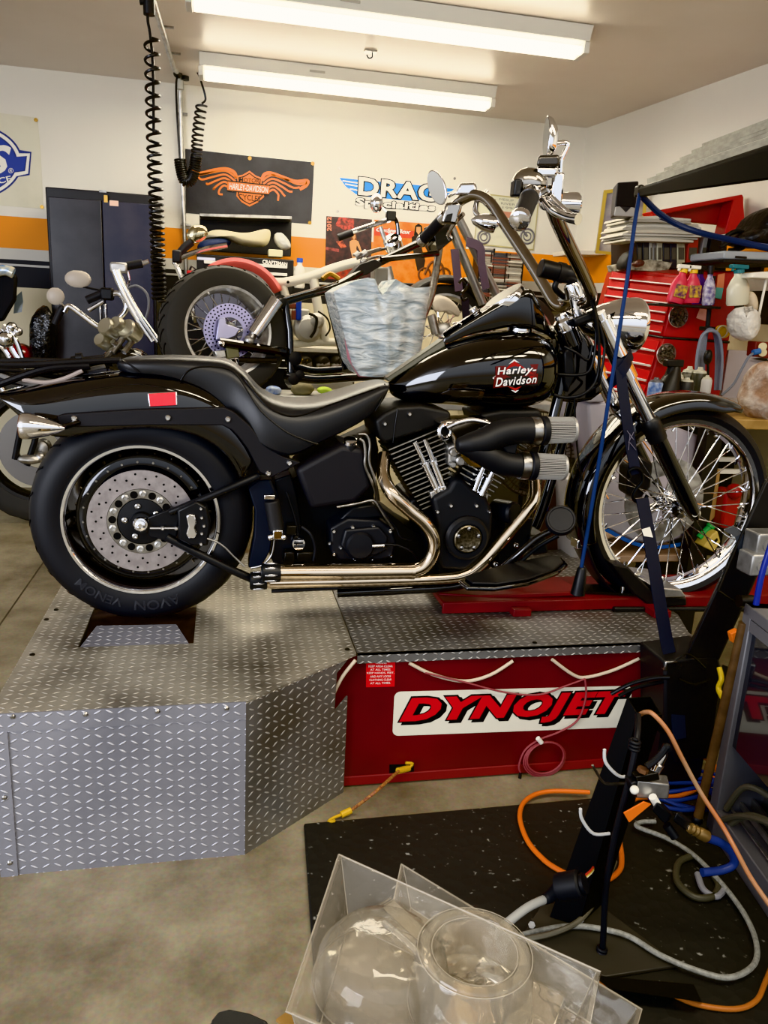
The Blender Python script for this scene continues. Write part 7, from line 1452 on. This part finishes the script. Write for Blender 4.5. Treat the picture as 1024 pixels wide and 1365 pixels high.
cp = thing('hose_coupling', 'bronze hose coupling with short blue hose hanging right of the valve block', 'hose coupling', P(945, 1160, vy)); MB().lathe([(.009, 0), (.011, .006), (.009, .012), (.011, .018), (.009, .024), (.012, .03), (.012, .05), (0, .05)], P(919, 1103, vy-.03), (.85, 0, -.5), 18).build('coupling', M('bronze', '8a7350', .4, .7), cp); ptube([(940, 1116, vy-.03), (962, 1124, vy-.03), (977, 1138, vy-.03), (978, 1152, vy-.03), (962, 1160, vy-.03), (936, 1163, vy-.03)], .0085, n=12).build('blue_hose', M('hose_blue', '27366e', .4), cp); ptube([(906, 1092, vy-.02), (914, 1100, vy-.02), (920, 1104, vy-.03)], .006, n=8).build('fitting', CHR, cp)
# cords on the mat
OR = M('cord_orange', 'cf6a26', .45)
solo(ptube([(786, 1056), (731, 1055), (702, 1066), (693, 1088), (703, 1120), (724, 1145), (744, 1159), (768, 1170), (786, 1174), (809, 1173), (826, 1160), (829, 1142), (826, 1110), (834, 1080), (850, 1064), (909, 1060), (950, 1038), (955, 1026), (944, 1012), (916, 1008), (888, 1015)], .0065, z=.021, n=10, k=8), 'extension_cable', OR, 'orange extension cord looped on the floor around the cable stand', 'cord')
solo(ptube([(798, 1309), (827, 1314), (859, 1310), (891, 1323), (930, 1339), (980, 1345), (1008, 1334), (1020, 1310), (1030, 1285)], .0052, z=.0195, n=10, k=8), 'orange_cable', M('cord_copper', 'a9662f', .4), 'copper orange cord along the lower right corner of the mat', 'cord')
solo(ptube([(874, 1095), (855, 1096), (850, 1102), (888, 1117), (923, 1138), (959, 1174), (991, 1216), (1008, 1255), (1005, 1286), (973, 1303), (930, 1294), (880, 1273), (838, 1248), (795, 1237), (752, 1235), (694, 1247), (660, 1262)], .0062, z=.032, n=10, k=8), 'grey_cable', M('cable_grey2', '7f7f78', .5, noise=(120, '9a9a92')), 'grey printed cable making a big loop on the mat round the stand', 'cable')
solo(ptube([(852, 953, sy), (862, 949, sy-.02), (872, 953, sy-.04), (891, 975, sy-.06), (909, 1010, sy-.08), (934, 1056, sy-.1), (962, 1099, sy-.14), (980, 1131, sy-.18), (1001, 1170, sy-.24), (1030, 1212, sy-.3)], .0048, n=10), 'copper_cable', M('cable_copper2', 'a08266', .4, noise=(6, 'a9683f')), 'tan copper cable arching from the stand top past the computer cabinet', 'cable')
solo(ptube([(820, 1148), (815, 1160), (800, 1190), (775, 1225), (740, 1243), (700, 1252)], .006, z=.04, n=8), 'clear_hose', M('hose_olive', '6b675a', .4), 'olive grey hose curving down to the foot of the stand', 'hose')
bl = thing('blue_hose_coil', 'coil of dark blue hose on the floor behind the valve block', 'hose', PZ(915, 1075, .012))
bc_ = PZ(912, 1050, .05)
for k in range(5): MB().tube([bc_+V((math.cos(i*PI/10)*(.1+.012*k)+.012*math.sin(k*2.1), math.sin(i*PI/10)*(.075-.006*k)+.015*math.cos(k*1.7), .010*k-.025+.012*math.sin(i*PI/5+k))) for i in range(20)], .0055, 8, 1, True).build('loop', M('hose_blue', '27366e', .4), bl)
for pl, lb in (([(925, 1140), (905, 1150), (903, 1175), (925, 1195), (950, 1195), (958, 1180), (950, 1165)], 'olive hose looped on the mat under the blue hose coupling'), ([(930, 1165), (938, 1186), (955, 1195), (966, 1185)], 'pale grey hose end under the blue hose coupling')):
    solo(ptube(pl, .008, z=.025, n=10), 'hose', M('hose_olive2' if 'olive' in lb else 'hose_pale', '4d4b40' if 'olive' in lb else '8b8b8f', .5), lb, 'hose')
bp_ = thing('brown_pole', 'brown pole leaning between the dyno and the computer cabinet', 'pole', PZ(930, 1090, .012)); p0, p1 = PZ(930, 1092, .02), P(992, 830, 1.62)
MB().cyl(p0, p1, .0125).build('shaft', M('pole_brown', '5f4a34', .45, noise=(30, '4a3826')), bp_); MB().sph(p0, .016).build('tip', SAT, bp_)
# striped strip and yellow cord
ct = thing('cable_tray', 'black tray with white patches on the floor between dyno and cabinet', 'tray', PZ(955, 960, 0)); MB().prism([PZ(x, y, .002) for x, y in ((918, 1000), (948, 1005), (985, 905), (962, 895))], (0, 0, .03)).build('body', SAT, ct)
for x, y in ((953, 928), (942, 957), (958, 972), (936, 984), (948, 998)): MB().prism([PZ(x+a_, y+b_, .033) for a_, b_ in ((-4, -3), (3, -5), (5, 2), (-2, 5))], (0, 0, .002)).build('white_patch', WHT, ct)
solo(ptube([(959, 890, 1.75), (962, 905, 1.73), (958, 918, 1.73), (966, 935, 1.7), (972, 948, 1.7)], .007), 'yellow_cable', M('cord_yellow', 'c9a91f', .45), 'yellow cord hanging behind the brown pole', 'cord'); stack([(975, 845), (986, 840), (986, 852), (978, 858)], 1.7, .02, 'orange_clip', M('tag_orange', 'd8702a', .5), 'small orange plastic clip behind the brown pole', 'clip')
# computer cabinet at the right
k0 = PZ(940, 1106, .0); k1 = PZ(1017, 1222, 0); kd = (k1-k0).normalized(); kn = V((-kd.y, kd.x, 0)); kn = kn if kn.x > 0 else -kn
kz = P(1000, 803, k0.y).z
CG = M('machine_grey', '77777a', .4, .3); CB = M('machine_black', '0e0e10', .35)
kc = thing('computer_cabinet', 'grey metal computer cabinet with dark window cut off by the right edge', 'cabinet', k0+kd*.3+kn*.2)
def kp(l, z, d=0): return k0+kd*l+V((0, 0, z))+kn*d
def kbox(l0, l1, z0, z1, d0, d1): return MB().hexa([kp(l, max(z, .0125), d) for z in (z0, z1) for d in (d0, d1) for l in (l0, l1)])
kbox(0, .04, 0, kz, 0, .5).build('corner_post', CG, kc, bevel=.003); kbox(0, .75, kz-.03, kz, 0, .5).build('top_panel', CG, kc, bevel=.003); kbox(0.04, .75, kz-.06, kz-.03, .0, .02).build('top_rail', CG, kc)
kbox(0, .75, 0, .09, 0, .5).build('base', CG, kc, bevel=.003); kbox(.04, .75, .09, kz-.06, .3, .32).build('inner_back', CB, kc); kbox(.0, .04, .0, kz, .3, .5).build('side', CB, kc)
kbox(.04, .75, .28, kz-.06, .012, .02).build('window', M('smoked_glass', '2e2f33', .12, coat=1), kc)
for i in range(4): kbox(.04, .75, .1+.0, .104+.012*i, .03+.03*i, .036+.03*i).build('slide_rail', ALU, kc)
kbox(.16, .7, .1, .24, .08, .28).build('computer', CB, kc, bevel=.004); kbox(.1, .5, .092, .1, .1, .2).build('punched_strip', STL, kc)
for pl in ([kp(.05, .1, .02), kp(.1, .2, .03), kp(.18, .22, .06), kp(.26, .2, .1)], [kp(.08, .09, .0), kp(.15, .15, .01), kp(.25, .2, .02), kp(.4, .24, .05)], [kp(.1, .09, .01), kp(.16, .16, .02), kp(.28, .21, .03), kp(.4, .22, .05)]): MB().tube(pl, .008, 8, 6).build('cable', M('cable_olive', '5a5950', .45), kc)
# ---- clear plastic packaging in the foreground
def clear_mat():
    m = bpy.data.materials.new('clear_plastic'); m.use_nodes = True; nt = m.node_tree; L = nt.links
    for n in list(nt.nodes): nt.nodes.remove(n)
    o = nt.nodes.new('ShaderNodeOutputMaterial'); tr = nt.nodes.new('ShaderNodeBsdfTransparent'); tr.inputs[0].default_value = lin('f7f5f0'); gl = nt.nodes.new('ShaderNodeBsdfGlossy'); gl.inputs['Roughness'].default_value = .07
    df = nt.nodes.new('ShaderNodeBsdfDiffuse'); df.inputs[0].default_value = lin('e0d6c4'); m1_ = nt.nodes.new('ShaderNodeMixShader'); m1_.inputs[0].default_value = .17; L.new(tr.outputs[0], m1_.inputs[1]); L.new(df.outputs[0], m1_.inputs[2])  # beige diffuse share imitates the ceiling mirrored in the plastic
    lw = nt.nodes.new('ShaderNodeLayerWeight'); lw.inputs[0].default_value = .35; g = nt.nodes.new('ShaderNodeNewGeometry'); n = nt.nodes.new('ShaderNodeTexNoise'); n.inputs['Scale'].default_value = 16; L.new(g.outputs['Position'], n.inputs['Vector']); bp = nt.nodes.new('ShaderNodeBump'); bp.inputs['Strength'].default_value = .5; bp.inputs['Distance'].default_value = .012; L.new(n.outputs['Fac'], bp.inputs['Height'])
    L.new(bp.outputs['Normal'], gl.inputs['Normal']); L.new(bp.outputs['Normal'], lw.inputs['Normal']); m2_ = nt.nodes.new('ShaderNodeMixShader'); L.new(mth(nt, 'MULTIPLY', lw.outputs['Fresnel'], .8), m2_.inputs[0]); L.new(m1_.outputs[0], m2_.inputs[1]); L.new(gl.outputs[0], m2_.inputs[2]); L.new(m2_.outputs[0], o.inputs['Surface'])
    return m
CL = clear_mat(); CE = M('plastic_edge', 'cdc5b6', .2, trans=.6, spec=.8)
zc = .60
def tray(pl, z0, dep, name, label, inset=.12):
    top = [PZ(x, y, z0) for x, y in pl]; c = sum(top, V())/4; bot = [lerp(p, c, inset)+V((0, 0, -dep)) for p in top]
    t = thing(name, label, 'packaging', c+V((0, 0, -dep)))
    def sub4(q, k=5):
        o = []
        for i in range(4):
            for j in range(k): o.append(lerp(q[i], q[(i+1) % 4], j/k))
        return o
    mb = MB(); r0_, r1_, r2_ = sub4([lerp(p, c, -.03) for p in top]), sub4(top), sub4(bot)
    mb.loft([r0_, r1_, r2_], cap=False); mb.add(bot, [(0, 1, 2, 3)])
    mb.build('shell', CL, t, ang=30)
    MB().tube([lerp(p, c, -.03) for p in top], .0012, 8, 1, True).build('rim', CE, t)
    MB().tube(bot, .001, 6, 1, True).build('floor_edge', CE, t)
    for p, b in zip(top, bot): MB().tube([p, b], .0006, 6, 1).build('corner_edge', CE, t)
    return t, c, top
tr1, c1_, tp1 = tray([(455, 1143), (795, 1296), (752, 1500), (388, 1347)], zc, .085, 'clear_package', 'large clear plastic clamshell package in the foreground with a moulded ring')
def ell(px, py, z, r): return PZ(px, py, z)
cz0 = zc-.083
dm = PZ(510, 1275, zc-.05); MB().lathe([(.086, -.035), (.08, .0), (.066, .018), (.042, .028), (.0, .032)], dm, (0, 0, 1), 40).build('dome', CL, tr1)
rg0 = PZ(628, 1318, zc-.06)
MB().lathe([(.074, -.02), (.07, .05), (.064, .058), (.054, .058), (.049, .05), (.046, -.02)], rg0, (0, 0, 1), 48).build('ring_pocket', CL, tr1)
for r_, h_ in ((.068, .056), (.051, .056), (.0755, -.02)): MB().ring(rg0+V((0, 0, h_)), (0, 0, 1), r_, .0007, 48, 6).build('ring_edge', CE, tr1)
MB().ring(dm+V((0, 0, -.034)), (0, 0, 1), .086, .001, 48, 6).build('dome_edge', CE, tr1)
MB().loft([[PZ(x, y, z) for x, y, z in ((505, 1205, cz0), (520, 1195, cz0), (525, 1200, zc-.02), (510, 1210, zc-.02))], [PZ(x, y, z) for x, y, z in ((570, 1265, cz0), (590, 1255, cz0), (590, 1260, zc-.02), (572, 1268, zc-.02))]]).build('bridge', CL, tr1)
MB().tube([PZ(512, 1230, zc-.01), PZ(545, 1258, zc-.005), PZ(570, 1285, zc-.01), PZ(582, 1310, zc-.02)], .004, 8, 6).build('bead', CL, tr1)
MB().loft([[PZ(x, y, z) for x, y, z in ((680, 1290, cz0), (760, 1325, cz0), (735, 1400, cz0), (660, 1370, cz0))], [PZ(x, y, z) for x, y, z in ((688, 1296, zc-.03), (752, 1326, zc-.03), (730, 1390, zc-.03), (668, 1365, zc-.03))]]).build('pocket', CL, tr1, bevel=.006)
tr2, c2_, tp2 = tray([(538, 1156), (850, 1345), (800, 1520), (500, 1340)], zc-.1, .05, 'clear_package', 'second clear plastic package lying beneath the large one in the foreground')
pk = thing('packing_carton', 'brown carton at the bottom edge with the clear packages lying on it', 'carton', V((c2_.x, c2_.y-.1, 0)))
ctz = zc-.155
ca = PZ(560, 1392, ctz)
MB().box((ca.x, ca.y-.11, ctz/2), (.3, .2, ctz)).build('box', M('carton_tan', 'a8834c', .7, noise=(20, '957340')), pk, bevel=.004)
MB().box((ca.x, ca.y-.11, ctz+.001), (.05, .2, .002)).build('tape', M('carton_tape2', 'c2a06a', .4), pk)
MB().prism([PZ(368, 1362, ctz+.01), PZ(382, 1352, ctz+.01), PZ(425, 1368, ctz+.01), PZ(460, 1400, ctz+.01), PZ(440, 1420, ctz+.01)], (0, 0, .004)).build('flap', M('carton_tan', 'a8834c', .7), pk)
bk2 = thing('black_case', 'rounded black plastic case at the bottom edge left of the carton', 'case', PZ(318, 1370, .5))
cc_ = [PZ(x, y, .55) for x, y in ((278, 1362), (288, 1350), (305, 1346), (335, 1352), (362, 1364), (372, 1400), (270, 1400))]
MB().prism([p-V((0, 0, .05)) for p in cc_], (0, 0, .05)).build('shell', M('case_black', '1d1f20', .4), bk2, bevel=.008, seg=3); MB().prism([lerp(p, sum(cc_, V())/7, .12)+V((0, 0, .0)) for p in cc_], (0, 0, .004)).build('lid', M('case_lid', '2a2c2d', .35), bk2, bevel=.002); c0_ = sum(cc_, V())/7; MB().box((c0_.x, c0_.y, .25), (.06, .04, .5)).build('leg', SAT, bk2)
# ------------------------------------------------------------------ light
sc = bpy.context.scene
w = bpy.data.worlds.new('World'); sc.world = w; w.use_nodes = True; nt = w.node_tree; bg = nt.nodes['Background']
tc = nt.nodes.new('ShaderNodeTexCoord'); sp = nt.nodes.new('ShaderNodeSeparateXYZ'); nt.links.new(tc.outputs['Generated'], sp.inputs[0])
r = nt.nodes.new('ShaderNodeValToRGB'); e = r.color_ramp.elements; e[0].position = .44; e[0].color = lin('8a7e6c'); e[1].position = .53; e[1].color = lin('c9cdd4')
k = e.new(.8); k.color = lin('e6e8ea')
mr = nt.nodes.new('ShaderNodeMapRange'); mr.inputs[1].default_value = -1; nt.links.new(sp.outputs[2], mr.inputs[0]); nt.links.new(mr.outputs[0], r.inputs['Fac'])
nt.links.new(r.outputs['Color'], bg.inputs['Color']); bg.inputs['Strength'].default_value = 1.9
def area(name, loc, to, size, size_y, power, c):
    l = bpy.data.lights.new(name, 'AREA'); l.shape = 'RECTANGLE'; l.size = size; l.size_y = size_y; l.energy = power; l.color = lin(c)[:3]
    o = bpy.data.objects.new(name, l); col.objects.link(o); o.location = loc; o.rotation_euler = (V(to)-V(loc)).to_track_quat('-Z', 'Y').to_euler(); return o
area('doorway_light', (-3.6, -1.2, 1.7), (.6, 2.6, .5), 2.6, 2.2, 190, 'ecf1ff')
area('shop_light', (.8, .4, 2.66), (.9, .9, 0), 1.9, .3, 40, 'fff3dd')
area('bay_light', (2.2, 1.0, 2.66), (2.2, 2, 0), 1.5, .3, 24, 'fff3dd')
area('rear_light', (.6, 4.4, 2.5), (.6, 4.5, 0), 2.2, .5, 46, 'fff3dd')
sc.view_settings.view_transform = 'Khronos PBR Neutral'
sc.view_settings.exposure = 0.0
sc.cycles.max_bounces = 10; sc.cycles.transparent_max_bounces = 12
